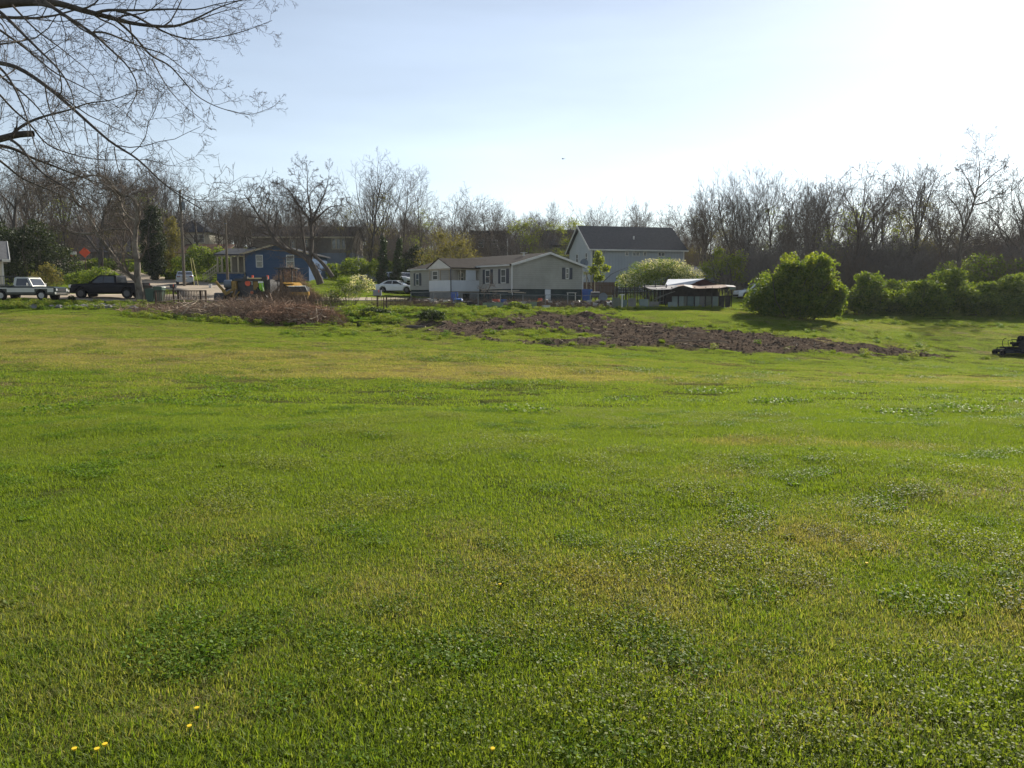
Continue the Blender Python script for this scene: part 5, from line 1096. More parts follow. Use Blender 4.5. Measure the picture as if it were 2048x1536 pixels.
# ------------------------------------------------------------------ vehicles
TYRE = M('tyre_rubber', (.012, .012, .013), .85, (.022, .022, .022), 8); RIM = M('steel_wheel', (.22, .22, .23), .35, (.3, .3, .3), 3, metal=.6); RIMD = M('dull_wheel', (.08, .08, .085), .45, metal=.4)
CHR = M('chrome', (.55, .56, .58), .15, metal=.9); CGL = M('car_glass', (.018, .022, .026), .06, (.03, .034, .04), 1, spec=.7); LAMPR = M('tail_lamp', (.20, .012, .012), .25); LAMPW = M('head_lamp', (.55, .56, .55), .15); UND = M('underbody', (.01, .01, .011), .8)
def vehicle(name, label, loc, rz, Lc, hw, top, bodym, cab, sideglass, wheels, wr, clear=.28, low=None, cabm=None, extra=None, cat='car', group=None, rimm=None, slide=.82, glassf=True):
    """+x is the front. top: (x,z) line of bonnet/beltline/boot; cab: (x,z) profile of the cabin; sideglass: list of (x,z) polygons"""
    o = thing(name, label, cat, loc, rz, group); xs = np.arange(-Lc / 2, Lc / 2 + .001, .06)
    tx, tz = zip(*top); zt = np.interp(xs, tx, tz); zl = np.full(len(xs), clear)
    for xw in wheels:
        dd = (wr + .07) ** 2 - (xs - xw) ** 2; zl = np.where(dd > 0, np.maximum(zl, np.sqrt(np.maximum(dd, 0)) + wr - .02), zl)
    zl = np.minimum(zl, zt - .12)
    e = np.minimum((xs + Lc / 2), (Lc / 2 - xs)); h = hw * np.clip(.84 + .16 * np.sqrt(np.clip(e / .35, 0, 1)), 0, 1)
    V = []
    for x, h_, a, t in zip(xs, h, zl, zt):
        ring = [(0, a), (h_ * .9, a), (h_, a + .08), (h_, a + (t - a) * .6), (h_ * .97, t - .1), (h_ * .9, t - .015), (0, t)]
        V += [(x, y, z) for y, z in ring] + [(x, -y, z) for y, z in ring[-2:0:-1]]
    k = 12; n_ = len(xs); i = np.arange(n_ - 1)[:, None] * k + np.arange(k)[None]; i2 = np.arange(n_ - 1)[:, None] * k + (np.arange(k)[None] + 1) % k
    b = MB(); b.add(V, np.stack([i, i2, i2 + k, i + k], -1).reshape(-1, 4), None, [list(range(k)), list(range((n_ - 1) * k, n_ * k))[::-1]])
    body = part('body', b, bodym, o, smooth=False)
    zb = min(z for _, z in cab); zr_ = max(z for _, z in cab)
    fy = lambda z: hw * (.93 - (1 - slide) * (z - zb) / (zr_ - zb))
    b = MB(); n_ = len(cab); b.add([(x, fy(z), z) for x, z in cab] + [(x, -fy(z), z) for x, z in cab], [(j, (j + 1) % n_, n_ + (j + 1) % n_, n_ + j) for j in range(n_)], None, [list(range(n_)), list(range(n_, 2 * n_))[::-1]])
    part('cabin', b, cabm or bodym, o)
    for poly in sideglass:
        for s_ in (1, -1):
            b = MB(); m_ = len(poly); b.add([(x, s_ * (fy(z) + .012), z) for x, z in poly] + [(x, s_ * (fy(z) - .02), z) for x, z in poly], [(j, (j + 1) % m_, m_ + (j + 1) % m_, m_ + j) for j in range(m_)], None, [list(range(m_))]); part('side_window', b, CGL, o)
    # windscreen and rear glass lie on the first and last sloping edges of the cabin profile
    for nm, (q0, q1) in (('windscreen', (cab[0], cab[1])), ('rear_window', (cab[-1], cab[-2]))):
        q0 = Vector((q0[0], q0[1])); q1 = Vector((q1[0], q1[1])); t = q1 - q0; nr = Vector((t.y, -t.x)).normalized() * .012
        if (nm == 'windscreen') != (nr.x > 0): nr = -nr
        a = q0 + t * .1 + nr; c = q1 - t * .1 + nr
        b = MB(); b.add([(a.x, fy(a.y) - .08, a.y), (a.x, -fy(a.y) + .08, a.y), (c.x, -fy(c.y) + .07, c.y), (c.x, fy(c.y) - .07, c.y)], [(0, 1, 2, 3)]); part(nm, b, CGL, o)
    for xw in wheels:
        for s_ in (1, -1):
            t = part('wheel', MB().cyl((xw, s_ * (hw - .24), wr), (xw, s_ * (hw - .01), wr), wr, n=24), TYRE, o); part('rim', MB().cyl((xw, s_ * (hw - .1), wr), (xw, s_ * (hw + .004), wr), wr * .60, n=16).cyl((xw, s_ * (hw - .1), wr), (xw, s_ * (hw + .02), wr), wr * .18, n=8), rimm or RIM, t)
    part('underbody', MB().box((0, 0, clear + .12), (Lc * .8, hw * 1.5, .22)), UND, o)
    if extra: extra(o, hw, Lc, fy)
    return o
def car_bits(zh, zt_, zm=None):
    def f(o, hw, Lc, fy):
        for s_ in (1, -1):
            part('headlight', MB().box((Lc / 2 - .10, s_ * hw * .66, zh), (.16, hw * .34, .13)), LAMPW, o); part('tail_light', MB().box((-Lc / 2 + .07, s_ * hw * .68, zt_), (.14, hw * .34, .15)), LAMPR, o)
            if zm: part('door_mirror', MB().box((zm[0], s_ * (hw + .08), zm[1]), (.12, .18, .13)), UND, o)
        part('number_plate', MB().box((-Lc / 2 - .01, 0, zt_ - .2), (.02, .5, .12)), WHT, o)
        part('bumper', MB().box((Lc / 2 - .03, 0, .42), (.12, hw * 1.66, .2)), UND, o)
    return f
GRN = M('dark_green_paint', (.010, .022, .018), .35, (.014, .027, .023), 2, coat=.15, spec=.3); WPT = M('aged_white_paint', (.50, .50, .46), .35, (.44, .44, .41), 1.5, coat=.3)
def classic_extra(o, hw, Lc, fy):
    for s_ in (1, -1):
        b = MB(); 
        for (x0, x1) in ((-2.68, -2.08), (-1.05, 1.13), (2.15, 2.62)): b.box(((x0 + x1) / 2, s_ * (hw + .004), .80), (x1 - x0, .016, .34))
        b.box((-1.57, s_ * (hw + .004), .94), (1.06, .016, .10)).box((1.64, s_ * (hw + .004), .94), (1.05, .016, .10)); part('side_panel', b, WPT, o)
        part('door_mirror', MB().bar((.75, s_ * hw, 1.12), (.75, s_ * (hw + .2), 1.2), .03).box((.76, s_ * (hw + .24), 1.25), (.05, .14, .2)), CHR, o)
        part('headlight', MB().cyl((2.64, s_ * .70, .82), (2.74, s_ * .70, .82), .1), LAMPW, o); part('tail_light', MB().box((-2.72, s_ * .86, .85), (.05, .09, .25)), LAMPR, o)
        part('bed_rail', MB().box((-1.58, s_ * (hw - .06), 1.14), (2.2, .1, .08)), GRN, o)
    part('bumper', MB().box((2.76, 0, .55), (.12, 1.86, .18)), CHR, o); part('rear_bumper', MB().box((-2.78, 0, .52), (.1, 1.8, .16)), CHR, o)
    part('grille', MB().box((2.70, 0, .82), (.08, 1.2, .22)), CHR, o); part('roof_cap', MB().box((.12, 0, 1.80), (1.12, 1.32, .05)), WPT, o)
p = GS(57, 62.5)
vehicle('pickup_truck', 'classic dark green and white two-tone pickup facing the black pickup', p, 0, 5.5, .98, [(-2.75, 1.1), (-.55, 1.1), (.95, 1.1), (1.2, 1.12), (2.5, 1.05), (2.75, .95)], GRN,
        [(.98, 1.09), (.62, 1.76), (.45, 1.82), (-.35, 1.82), (-.5, 1.76), (-.58, 1.09)], [[(.78, 1.14), (.5, 1.7), (-.3, 1.7), (-.36, 1.14)]], (-1.57, 1.64), .37, .38, cabm=WPT, extra=classic_extra, cat='pickup', slide=.86, rimm=RIM)
BLKP = M('black_paint', (.003, .003, .007), .45, (.005, .005, .010), 2, spec=.15)
def modern_extra(o, hw, Lc, fy):
    for s_ in (1, -1):
        part('headlight', MB().box((2.86, s_ * .84, 1.02), (.16, .26, .24)), LAMPW, o); part('tail_light', MB().box((-2.93, s_ * .93, 1.1), (.08, .1, .35)), LAMPR, o); part('door_mirror', MB().box((1.02, s_ * (hw + .12), 1.32), (.1, .22, .2)), BLKP, o)
        part('bed_rail', MB().box((-1.98, s_ * (hw - .07), 1.28), (1.86, .1, .07)), BLKP, o); part('running_board', MB().box((.1, s_ * (hw - .02), .42), (2.2, .16, .06)), UND, o)
    part('grille', MB().box((2.94, 0, .98), (.06, 1.3, .36)), UND, o); part('bumper', MB().box((2.96, 0, .60), (.14, 1.95, .24)), CHR, o)
p = GS(221, 66)
vehicle('pickup_truck', 'black crew-cab pickup parked beside the pale leaning tree', p, PI, 5.9, 1.02, [(-2.95, 1.26), (-1.0, 1.26), (1.15, 1.26), (1.35, 1.28), (2.6, 1.2), (2.95, 1.08)], BLKP,
        [(1.30, 1.24), (.55, 1.88), (.3, 1.93), (-.85, 1.93), (-1.0, 1.86), (-1.08, 1.24)], [[(1.0, 1.30), (.42, 1.82), (.08, 1.84), (.08, 1.30)], [(-.0, 1.30), (0, 1.84), (-.8, 1.82), (-.88, 1.30)]], (-1.9, 1.95), .42, .45, extra=modern_extra, cat='pickup', slide=.84, rimm=RIMD)
SED = dict(Lc=4.8, hw=.91, top=[(-2.4, .95), (-2.2, 1.02), (-1.5, 1.03), (.9, .98), (1.1, .95), (2.0, .82), (2.4, .62)], cab=[(1.05, .94), (.25, 1.40), (-.1, 1.45), (-.85, 1.43), (-1.2, 1.36), (-1.85, 1.01)],
           sideglass=[[(.72, 1.02), (.15, 1.36), (-.28, 1.39), (-.30, 1.02)], [(-.38, 1.02), (-.36, 1.39), (-.9, 1.36), (-1.42, 1.06)]], wheels=(-1.42, 1.4), wr=.33, clear=.24)
SILV = M('silver_blue_paint', (.20, .235, .29), .3, (.23, .265, .32), 1.5, metal=.3, coat=.5); WCAR = M('white_car_paint', (.62, .64, .67), .3, (.66, .68, .70), 1.5, coat=.5)
vehicle('sedan', 'silver-blue sedan driving away up the side street', GS(371, 86, .1), math.radians(112), bodym=SILV, extra=car_bits(.66, .82, (.7, 1.02)), **SED)
vehicle('sedan', 'white sedan parked against the corner of the mobile home', GS(794, 90.5), math.radians(-8), bodym=WCAR, extra=car_bits(.66, .82, (.7, 1.02)), rimm=RIMD, **SED)
SUV = dict(Lc=4.6, hw=.93, top=[(-2.3, 1.05), (1.0, 1.05), (1.15, 1.05), (2.1, .95), (2.3, .75)], cab=[(1.1, 1.04), (.45, 1.62), (.1, 1.68), (-1.6, 1.68), (-1.85, 1.6), (-2.2, 1.04)],
           sideglass=[[(.85, 1.1), (.35, 1.56), (-.2, 1.60), (-.22, 1.1)], [(-.3, 1.1), (-.28, 1.6), (-1.05, 1.6), (-1.1, 1.1)], [(-1.18, 1.1), (-1.14, 1.59), (-1.62, 1.56), (-1.85, 1.1)]], wheels=(-1.35, 1.4), wr=.36, clear=.28)
vehicle('sports_utility', 'white car with grey lower trim behind the white sedan', GS(797, 104), math.radians(-35), bodym=WCAR, extra=car_bits(.78, 1.15, (.8, 1.12)), **SUV)
vehicle('sports_utility', 'white car nosed in at the mobile home wall', GS(817, 105), math.radians(-60), bodym=WCAR, extra=car_bits(.78, 1.15, (.8, 1.12)), rimm=RIMD, **SUV)
vehicle('sedan', 'pale sedan hidden behind the ivy stumps', GS(758, 104), math.radians(10), bodym=SILV, extra=car_bits(.66, .82, (.7, 1.02)), rimm=RIMD, **SED)
vehicle('sports_utility', 'white car half hidden behind the large green bush', GS(1512, 84), math.radians(185), bodym=WCAR, extra=car_bits(.78, 1.15, (.8, 1.12)), **SUV)

# ------------------------------------------------------------------ machines by the brush
YEL = M('machine_yellow', (.56, .30, .035), .45, (.46, .25, .04), 2); YELD = M('dusty_yellow', (.33, .21, .06), .7, (.22, .15, .06), 3); BLKM = M('machine_black', (.016, .017, .02), .5, (.03, .03, .034), 3); ORG = M('safety_orange', (.72, .10, .035), .5); GRT = M('blue_grey_steel', (.10, .13, .17), .5, (.14, .17, .2), 3)
LIME = M('lime_vest_cloth', (.38, .72, .06), .7, (.30, .62, .05), 6); SILT = M('reflective_tape', (.68, .68, .64), .35)
md = 64.0; p = GS(480, md); mo = thing('backhoe', 'black and yellow backhoe seen from behind with orange warning sign', 'backhoe', p)
ml = lambda u, v, dy=0: (lambda q: (q.x - p.x, dy, q.z - p.z))(at(u, v, md + dy))
def mbox(nm, u0, v0, u1, v1, m, dy=0, dep=.3, par=None, label=None):
    a = ml(u0, v1, dy); c = ml(u1, v0, dy); return part(nm, MB().box(((a[0] + c[0]) / 2, dy + dep / 2, (a[2] + c[2]) / 2), (c[0] - a[0], dep, c[2] - a[2])), m, par or mo, label)
mbox('body', 466, 559, 540, 594, BLKM, .4, 2.6); mbox('rear_frame', 470, 557, 524, 562, BLKM, .2, .3); mbox('side_frame', 464, 562, 472, 596, YELD, .1, .4)
mbox('rear_panel', 507, 563, 516, 580, YELD, .3, .08); mbox('control_box', 486, 553, 494, 560, BLKM, .1, .4); mbox('control_box', 524, 553, 534, 560, BLKM, .1, .4)
part('handrail', MB().bar(ml(496, 556.5, .1), ml(523, 556.5, .1), .09), M('worn_yellow_bar', (.58, .45, .22), .5), mo)
q = ml(495.5, 566.5, .3); part('warning_sign', MB().prism([(q[0] + .24 * math.cos(t), q[2] + .24 * math.sin(t)) for t in np.linspace(0, 2 * PI, 9)[:-1] + .39], 1, .28, .32), ORG, mo, 'orange octagonal warning sign')
q = ml(502, 565, .3); part('decal', MB().box((q[0], .3, q[2] + .1), (.16, .03, .04)).box((q[0] + .08, .3, q[2] - .05), (.05, .03, .32)), WHT, mo)
q = ml(505, 553.5, .2); part('beacon', MB().cyl((q[0], .2, q[2] - .18), (q[0], .2, q[2] + .12), .10, .08, n=10), ORG, mo); q = ml(535, 553, .4); part('beacon', MB().cyl((q[0], .4, q[2] - .2), (q[0], .4, q[2] + .1), .11, .08, n=10), ORG, mo)
q = ml(504, 585, .1); part('tail_light', MB().cyl((q[0], .05, q[2]), (q[0], .15, q[2]), .13, n=12), M('orange_lens', (.40, .09, .03), .4), mo)
part('boom', MB().bar(ml(431, 563, -.6), ml(446, 580, -.5), .14, .2).bar(ml(446, 580, -.5), ml(452, 589, -.4), .3, .25), YELD, mo); part('dipper_arm', MB().bar(ml(452, 588, -.4), ml(472, 574, 0), .14, .22).bar(ml(468, 596, -.1), ml(479, 583, 0), .10), YELD, mo)
q = ml(437, 594, -.7); part('bucket', MB().prism([(q[2] - .38, q[0] * 0 + -.0)] if False else [(-.95, q[2] - .35), (-.35, q[2] - .38), (-.2, q[2] + .1), (-.5, q[2] + .35), (-.75, q[2] + .3)], 0, q[0] - .32, q[0] + .42), BLKM, mo)
part('hydraulic_ram', MB().cyl(ml(455, 586, -.3), ml(466, 584, -.2), .05, n=8).cyl(ml(452, 583, -.35), ml(462, 578, -.2), .035, n=8), CHR, mo)
for (u_, dy_, r_) in ((461, .5, .72), (523, .5, .72)):
    q = ml(u_, 600, dy_); w_ = part('wheel', MB().cyl((q[0] - .22, dy_, r_ - .1), (q[0] + .22, dy_, r_ - .1), r_, n=24), TYRE, mo); part('rim', MB().cyl((q[0] - .24, dy_, r_ - .1), (q[0] + .24, dy_, r_ - .1), r_ * .5, n=14), YELD, w_)
for (u_, dy_, r_) in ((468, 3.0, .5), (516, 3.0, .5)):
    q = ml(u_, 600, dy_); part('wheel', MB().cyl((q[0] - .18, dy_, r_), (q[0] + .18, dy_, r_), r_, n=20), TYRE, mo)
q = ml(455, 568, .1); part('fuel_tank', MB().cyl((q[0] - .30, .35, q[2]), (q[0] + .30, .35, q[2]), .34, n=16), GRT, mo)
part('stabiliser', MB().bar(ml(470, 600, 0), ml(474, 580, .1), .14).box(ml(469, 603, 0), (.4, .4, .06)), BLKM, mo); part('stabiliser', MB().bar(ml(538, 600, 0), ml(524, 582, .1), .14).box(ml(539, 603, 0), (.4, .4, .06)), BLKM, mo)
# vest hung on the machine
q = ml(522, 563, -.05); b = MB(); r_ = np.random.default_rng(5); nu, nvv = 9, 9; V = []
for j in range(nvv):
    for i in range(nu):
        f = i / (nu - 1) - .5; g = j / (nvv - 1); V.append((q[0] + f * (.40 + .1 * g) + .06 * g * g, -.02 - .10 * math.cos(f * 9 + g * 2) * (.4 + g * .6), q[2] - .02 - g * .80 + .08 * abs(f) * (g > .9)))
b.add(V, [(j * nu + i, j * nu + i + 1, (j + 1) * nu + i + 1, (j + 1) * nu + i) for j in range(nvv - 1) for i in range(nu - 1) if not (i in (3, 4) and j < 1)])
ve = thing('safety_vest', 'lime high-visibility vest hanging on the back of the backhoe', 'vest', p); part('cloth', b, LIME, ve)
part('reflective_band', MB().box((q[0], -.16, q[2] - .05), (.42, .03, .16)), SILT, ve); part('reflective_band', MB().bar((q[0] + .12, -.20, q[2] - .2), (q[0] + .26, -.20, q[2] - .78), .06, .02), SILT, ve)
# tractor with canopy
td = 65.5; p = GS(578, td); to = thing('tractor', 'yellow tractor with black canopy and square yellow bonnet', 'tractor', p)
tl = lambda u, v, dy=0: (lambda q: (q.x - p.x, dy, q.z - p.z))(at(u, v, td + dy))
b = MB(); a0, a1, a2, a3 = tl(574, 571.5, 0), tl(606, 571.5, 0), tl(600, 565, 1.9), tl(565, 565, 1.9)
slab(b, [a0, a1, a2, a3], .06); part('bonnet', b, YEL, to); b = MB(); b.box(((a2[0] + a3[0]) / 2 + .15, 1.0, (a0[2] + a3[2]) / 2 + .03), (.85, .95, .03)); part('bonnet_grille', b, YELD, to)
part('engine_body', MB().box((0.1 + (a0[0] + a1[0]) / 2, 1.0, a0[2] - .30), (1.25, 1.9, .44)), BLKM, to)
c0 = tl(577, 572.5, -.3); c1 = tl(615, 584, -.3); part('front_guard', MB().box(((c0[0] + c1[0]) / 2, -.25, (c0[2] + c1[2]) / 2), (c1[0] - c0[0], .35, c0[2] - c1[2])), BLKM, to)
part('guard_rim', MB().bar((c0[0], -.45, c0[2]), (c1[0] - .1, -.45, c0[2] + .02), .06).bar((c1[0] - .1, -.45, c0[2]), (c1[0] + .04, -.45, c1[2] + .05), .06), CHR, to)
c0 = tl(603, 583, -.3); c1 = tl(618, 591, -.3); part('bumper', MB().box(((c0[0] + c1[0]) / 2 - .5, -.25, (c0[2] + c1[2]) / 2), (c1[0] - c0[0] + 1, .3, c0[2] - c1[2])), YEL, to)
for s_, u_ in ((0, 570), (1, 612)):
    q = tl(u_, 600, .4); w_ = part('wheel', MB().cyl((q[0] - .15, .4, .42), (q[0] + .15, .4, .42), .44, n=20), TYRE, to); part('rim', MB().cyl((q[0] - .17, .4, .42), (q[0] + .17, .4, .42), .2, n=12), YELD, w_)
for u_ in (548, 590):
    q = tl(u_, 600, 3.0); w_ = part('wheel', MB().cyl((q[0] - .2, 3.0, .72), (q[0] + .2, 3.0, .72), .74, n=24), TYRE, to); part('rim', MB().cyl((q[0] - .22, 3.0, .72), (q[0] + .22, 3.0, .72), .35, n=12), YELD, w_)
    part('mudguard', MB().tube([(q[0], 3.0 + .85 * math.cos(t), .72 + .85 * math.sin(t)) for t in np.linspace(.3, PI - .3, 9)], .13, 5), BLKM, to)
cz = tl(572, 536.5, 2.6)[2]; c0 = tl(552, 537, 2.6)[0]; c1 = tl(593, 537, 2.6)[0]
part('canopy_roof', MB().box(((c0 + c1) / 2, 2.7, cz), (c1 - c0, 1.6, .08)), BLKM, to)
for x_ in (c0 + .35, c1 - .3):
    for y_ in (2.2, 3.3): part('canopy_post', MB().box((x_, y_, cz / 2 + .4), (.09, .09, cz - .8)), BLKM, to)
part('platform', MB().box(((c0 + c1) / 2, 2.7, .85), (1.2, 1.5, .5)), BLKM, to); part('seat', MB().box(((c0 + c1) / 2, 3.0, 1.25), (.5, .5, .14)).box(((c0 + c1) / 2, 3.25, 1.5), (.5, .12, .5)), BLKM, to)
part('steering_wheel', MB().cyl(((c0 + c1) / 2, 2.2, 1.1), ((c0 + c1) / 2, 2.3, 1.45), .03, n=6).cyl(((c0 + c1) / 2, 2.28, 1.45), ((c0 + c1) / 2, 2.32, 1.48), .2, n=14), BLKM, to); part('exhaust_pipe', MB().cyl((a3[0] + .2, 1.6, a3[2]), (a3[0] + .2, 1.6, a3[2] + .7), .04, n=8), BLKM, to)
# zero-turn mower
p = GS(2036, 48); wo_ = thing('mower', 'black ride-on zero-turn mower on the grass at the frame edge', 'mower', p, math.radians(172))
MBL = M('mower_black', (.010, .012, .017), .9, (.02, .022, .027), 4, spec=.0); MGR = M('mower_grey', (.022, .027, .038), .9, (.030, .036, .048), 3, spec=.0)
part('deck', MB().prism([(-.2, .12), (1.0, .12), (1.05, .2), (.95, .32), (-.15, .34)], 1, -.66, .66), MGR, wo_); part('deck_guard', MB().box((1.06, 0, .22), (.06, 1.2, .16)), MBL, wo_); part('discharge_chute', MB().box((.3, .82, .22), (.5, .34, .06), rx=-.2), MBL, wo_)
part('frame', MB().box((0, .32, .42), (1.9, .08, .1)).box((0, -.32, .42), (1.9, .08, .1)).box((.55, 0, .46), (.7, .6, .06)), MBL, wo_); part('fuel_tank', MB().box((-.15, .42, .62), (.6, .22, .26)).box((-.15, -.42, .62), (.6, .22, .26)), MBL, wo_)
part('engine', MB().box((-.72, 0, .66), (.5, .5, .36)).cyl((-.72, 0, .84), (-.72, 0, .96), .18, n=12), MGR, wo_)
part('seat', MB().box((.14, 0, .70), (.5, .52, .14)).prism([(-.16, .70), (.04, .74), (-.02, 1.08), (-.08, 1.16), (-.18, 1.18), (-.26, 1.08)], 1, -.25, .25), MBL, wo_)
for s_ in (1, -1):
    part('armrest', MB().box((.12, s_ * .30, .92), (.36, .07, .05)), MBL, wo_); part('steering_lever', MB().tube([(.4, s_ * .3, .5), (.48, s_ * .3, .7), (.5, s_ * .28, .86), (.48, s_ * .08, .88)], .018, 6), MBL, wo_)
    t = part('rear_wheel', MB().cyl((-.62, s_ * .44, .27), (-.62, s_ * .68, .27), .28, n=20), TYRE, wo_); part('rim', MB().cyl((-.62, s_ * .44, .27), (-.62, s_ * .69, .27), .14, n=12), MGR, t)
    t = part('front_wheel', MB().cyl((1.12, s_ * .42, .15), (1.12, s_ * .56, .15), .16, n=16), TYRE, wo_); part('caster_fork', MB().bar((1.12, s_ * .49, .2), (.95, s_ * .49, .44), .05), MBL, wo_)
part('roll_bar', MB().tube([(-.5, .42, .5), (-.62, .42, .95), (-1.0, .42, 1.02)], .03, 6).tube([(-.5, -.42, .5), (-.62, -.42, .95), (-1.0, -.42, 1.02)], .03, 6), MBL, wo_)
part('foot_guard', MB().tube([(.86, .1, .42), (.98, .1, .6), (1.0, .1, .82), (.92, .1, .98), (.78, .1, 1.04)], .02, 6), MBL, wo_)

# ------------------------------------------------------------------ street things
WOODB = M('brown_fence_wood', (.048, .033, .026), .85, (.08, .058, .045), 3); POLE = M('utility_pole_wood', (.10, .085, .07), .9, (.16, .14, .115), 4, stretch=(1, 1, .2))
p = GS(312, 60); fo = thing('wooden_railing', 'brown wooden picket railing along the footbridge by the street', 'railing', p, math.radians(2)); WL = at(411, 600, 60).x - at(312, 600, 60).x
part('top_rail', MB().box((WL / 2, 0, 1.04), (WL, .14, .07)), WOODB, fo); part('bottom_rail', MB().box((WL / 2, 0, .16), (WL, .07, .09)), WOODB, fo); part('deck_edge', MB().box((WL / 2, .1, -.02), (WL + .3, .5, .16)), WOODB, fo)
for x_ in (0, WL * .45, WL * .9, WL): part('post', MB().box((x_, 0, .52), (.13, .13, 1.14)), WOODB, fo)
pm = MB().box((0, 0, .6), (.045, .04, .84)).mesh('picket', WOODB)
for i in range(30):
    if abs(i / 30 - .45) > .01: part('picket', None, None, fo, mesh=pm, loc=(.12 + i * (WL - .2) / 30, -.06, 0))
def pole(u, d, vt, r, label, arm=True):
    p = GS(u, d, -.2); h = at(u, vt, d).z - p.z; o = thing('utility_pole', label, 'utility pole', p); part('pole', MB().cyl((0, 0, 0), (0, 0, h), r, r * .7, n=10), POLE, o)
    if arm: part('transformer', MB().cyl((.32, 0, h * .80), (.32, 0, h * .80 + .8), .2, n=12), GRT, o)
    part('pole_band', MB().cyl((0, 0, h - .5), (0, 0, h - .42), r * .8, n=10), GRT, o)
    return o, h
po1, h1 = pole(369, 82, 380, .16, 'tall utility pole beside the silver sedan'); po2, h2 = pole(456, 80, 438, .14, 'shorter utility pole before the blue house porch', False)
YG = M('yellow_guy_cover', (.42, .36, .10), .6)
for u0, u1, lab in ((381, 389, 'thin guy wire with pale cover beside the tall pole'), (385, 397, 'outer guy wire with pale cover beside the tall pole')):
    a = GS(u1, 82); t = at(u0, 516, 82); single('guy_wire', lab, 'guy wire', MB().cyl((0, 0, 0), tuple(t - a), .025, n=5), YG, a, group='guy wires at the tall utility pole')
WIRE = M('power_cable', (.02, .02, .022), .6)
def sag(a, c, s_=1.2, n_=14): return [tuple(Vector(a).lerp(Vector(c), i / n_) - Vector((0, 0, s_ * 4 * (i / n_) * (1 - i / n_)))) for i in range(n_ + 1)]
t1 = Vector(po1.location) + Vector((0, 0, h1 - .6)); t2 = Vector(po2.location) + Vector((0, 0, h2 - .3))
single('power_cable', 'thin cable strung between the two utility poles', 'cable', MB().tube(sag(t1, t2, .5), .012, 4), WIRE)
single('power_cable', 'thin cable running from the tall pole out past the cottage', 'cable', MB().tube(sag(t1, at(-200, 400, 70), 1.0), .012, 4), WIRE)
def mailbox(u, d, v0, v1, wpx, label, m, legs):
    p = GS(u, d); z0 = at(u, v1, d).z - p.z; z1 = at(u, v0, d).z - p.z; w_ = wpx * d / F; o = thing('mailbox', label, 'mailbox', p)
    n_ = 10; b = MB(); pr = [(-.14, z0), (.14, z0)] + [(.14 * math.cos(t), z1 - .14 + .14 * math.sin(t)) for t in np.linspace(0, PI, n_)]; b.prism(pr, 0, -w_ / 2, w_ / 2); part('box', b, m, o)
    part('door', MB().prism([(a * .9, c * .98 + .01) for a, c in pr], 0, -w_ / 2 - .012, -w_ / 2 - .002), m, o); part('flag', MB().box((w_ * .2, -.16, z1 - .08), (.05, .01, .2)), ORG, o)
    for x_ in legs: part('post', MB().box((x_, 0, z0 / 2 - .05), (.09, .09, z0 + .1)), WOODB, o)
    part('bracket', MB().box((0, 0, z0 - .03), (w_ * .8, .2, .05)), WOODB, o); return o
mailbox(756, 57, 580, 591, 16, 'large grey mailbox on a wooden post beside the flowering shrub', M('grey_mailbox_metal', (.17, .17, .18), .45, (.21, .21, .22), 3, metal=.3), (0,))
mailbox(348, 61.5, 569, 575, 11, 'dark mailbox rising behind the brown picket railing', M('dark_mailbox_metal', (.03, .03, .035), .4), (0,))
IRON = M('rusty_iron', (.06, .045, .035), .8, (.09, .06, .045), 4)
for u, v, lab in ((768, 590, 'rusty steel post just past the grey mailbox'), (774, 592, 'second rusty steel post past the grey mailbox')):
    p = GS(u, 58); single('steel_post', lab, 'post', MB().box((0, 0, .5), (.07, .07, at(u, v, 58).z - p.z + .2)), IRON, p, group='rusty posts by the grey mailbox')
# curved iron handrail of the little culvert bridge
p = GS(733, 62); ho = thing('iron_handrail', 'low curved iron handrail behind the grey mailbox', 'railing', p)
pts = [(u, v) for u, v in ((731, 600), (733, 592), (745, 591), (762, 594), (775, 590), (790, 593), (805, 594), (822, 594), (832, 600))]
part('rail', MB().tube([(lambda q: (q.x - p.x, q.y - p.y, q.z - p.z))(at(u, v, 62)) for u, v in pts], .03, 6), IRON, ho)
for i in range(11):
    u = 734 + i * 9.5; q = at(u, 594, 62); part('upright', MB().box((q.x - p.x, 0, (q.z - p.z) / 2 - .1), (.03, .03, q.z - p.z + .2)), IRON, ho)
# bins, planter, sign, boxes
GRB = M('green_bin_plastic', (.028, .065, .045), .5, (.04, .085, .06), 3); BRB = M('brown_bin_plastic', (.05, .035, .025), .6, (.07, .05, .035), 3)
def bin_(u, d, w_, h_, m, label, group=None):
    o = thing('wheelie_bin', label, 'bin', GS(u, d), 0, group); b = MB(); b.add([(-w_*.4,-w_*.4,0),(w_*.4,-w_*.4,0),(w_*.4,w_*.4,0),(-w_*.4,w_*.4,0),(-w_*.5,-w_*.5,h_),(w_*.5,-w_*.5,h_),(w_*.5,w_*.5,h_),(-w_*.5,w_*.5,h_)], [(0,1,5,4),(1,2,6,5),(2,3,7,6),(3,0,4,7),(3,2,1,0)])
    part('body', b, m, o); part('lid', MB().prism([(-w_*.55, h_), (w_*.55, h_), (w_*.5, h_ + .07), (0, h_ + .1), (-w_*.5, h_ + .05)], 1, -w_*.55, w_*.55), m, o)
    for s_ in (1, -1): part('wheel', MB().cyl((s_ * w_ * .35, w_ * .4, .1), (s_ * w_ * .45, w_ * .4, .1), .1, n=12), TYRE, o)
    return o
bin_(303, 62.6, .66, .98, GRB, 'green wheeled bin behind the leaning tree'); bin_(320, 62.4, .70, 1.12, GRB, 'taller green wheeled bin by the picket railing end'); bin_(299, 64.6, .85, 1.15, BRB, 'brown wheeled bin between trunk and green bins')
PLN = M('pale_clay_pot', (.33, .26, .19), .85, (.38, .31, .24), 3)
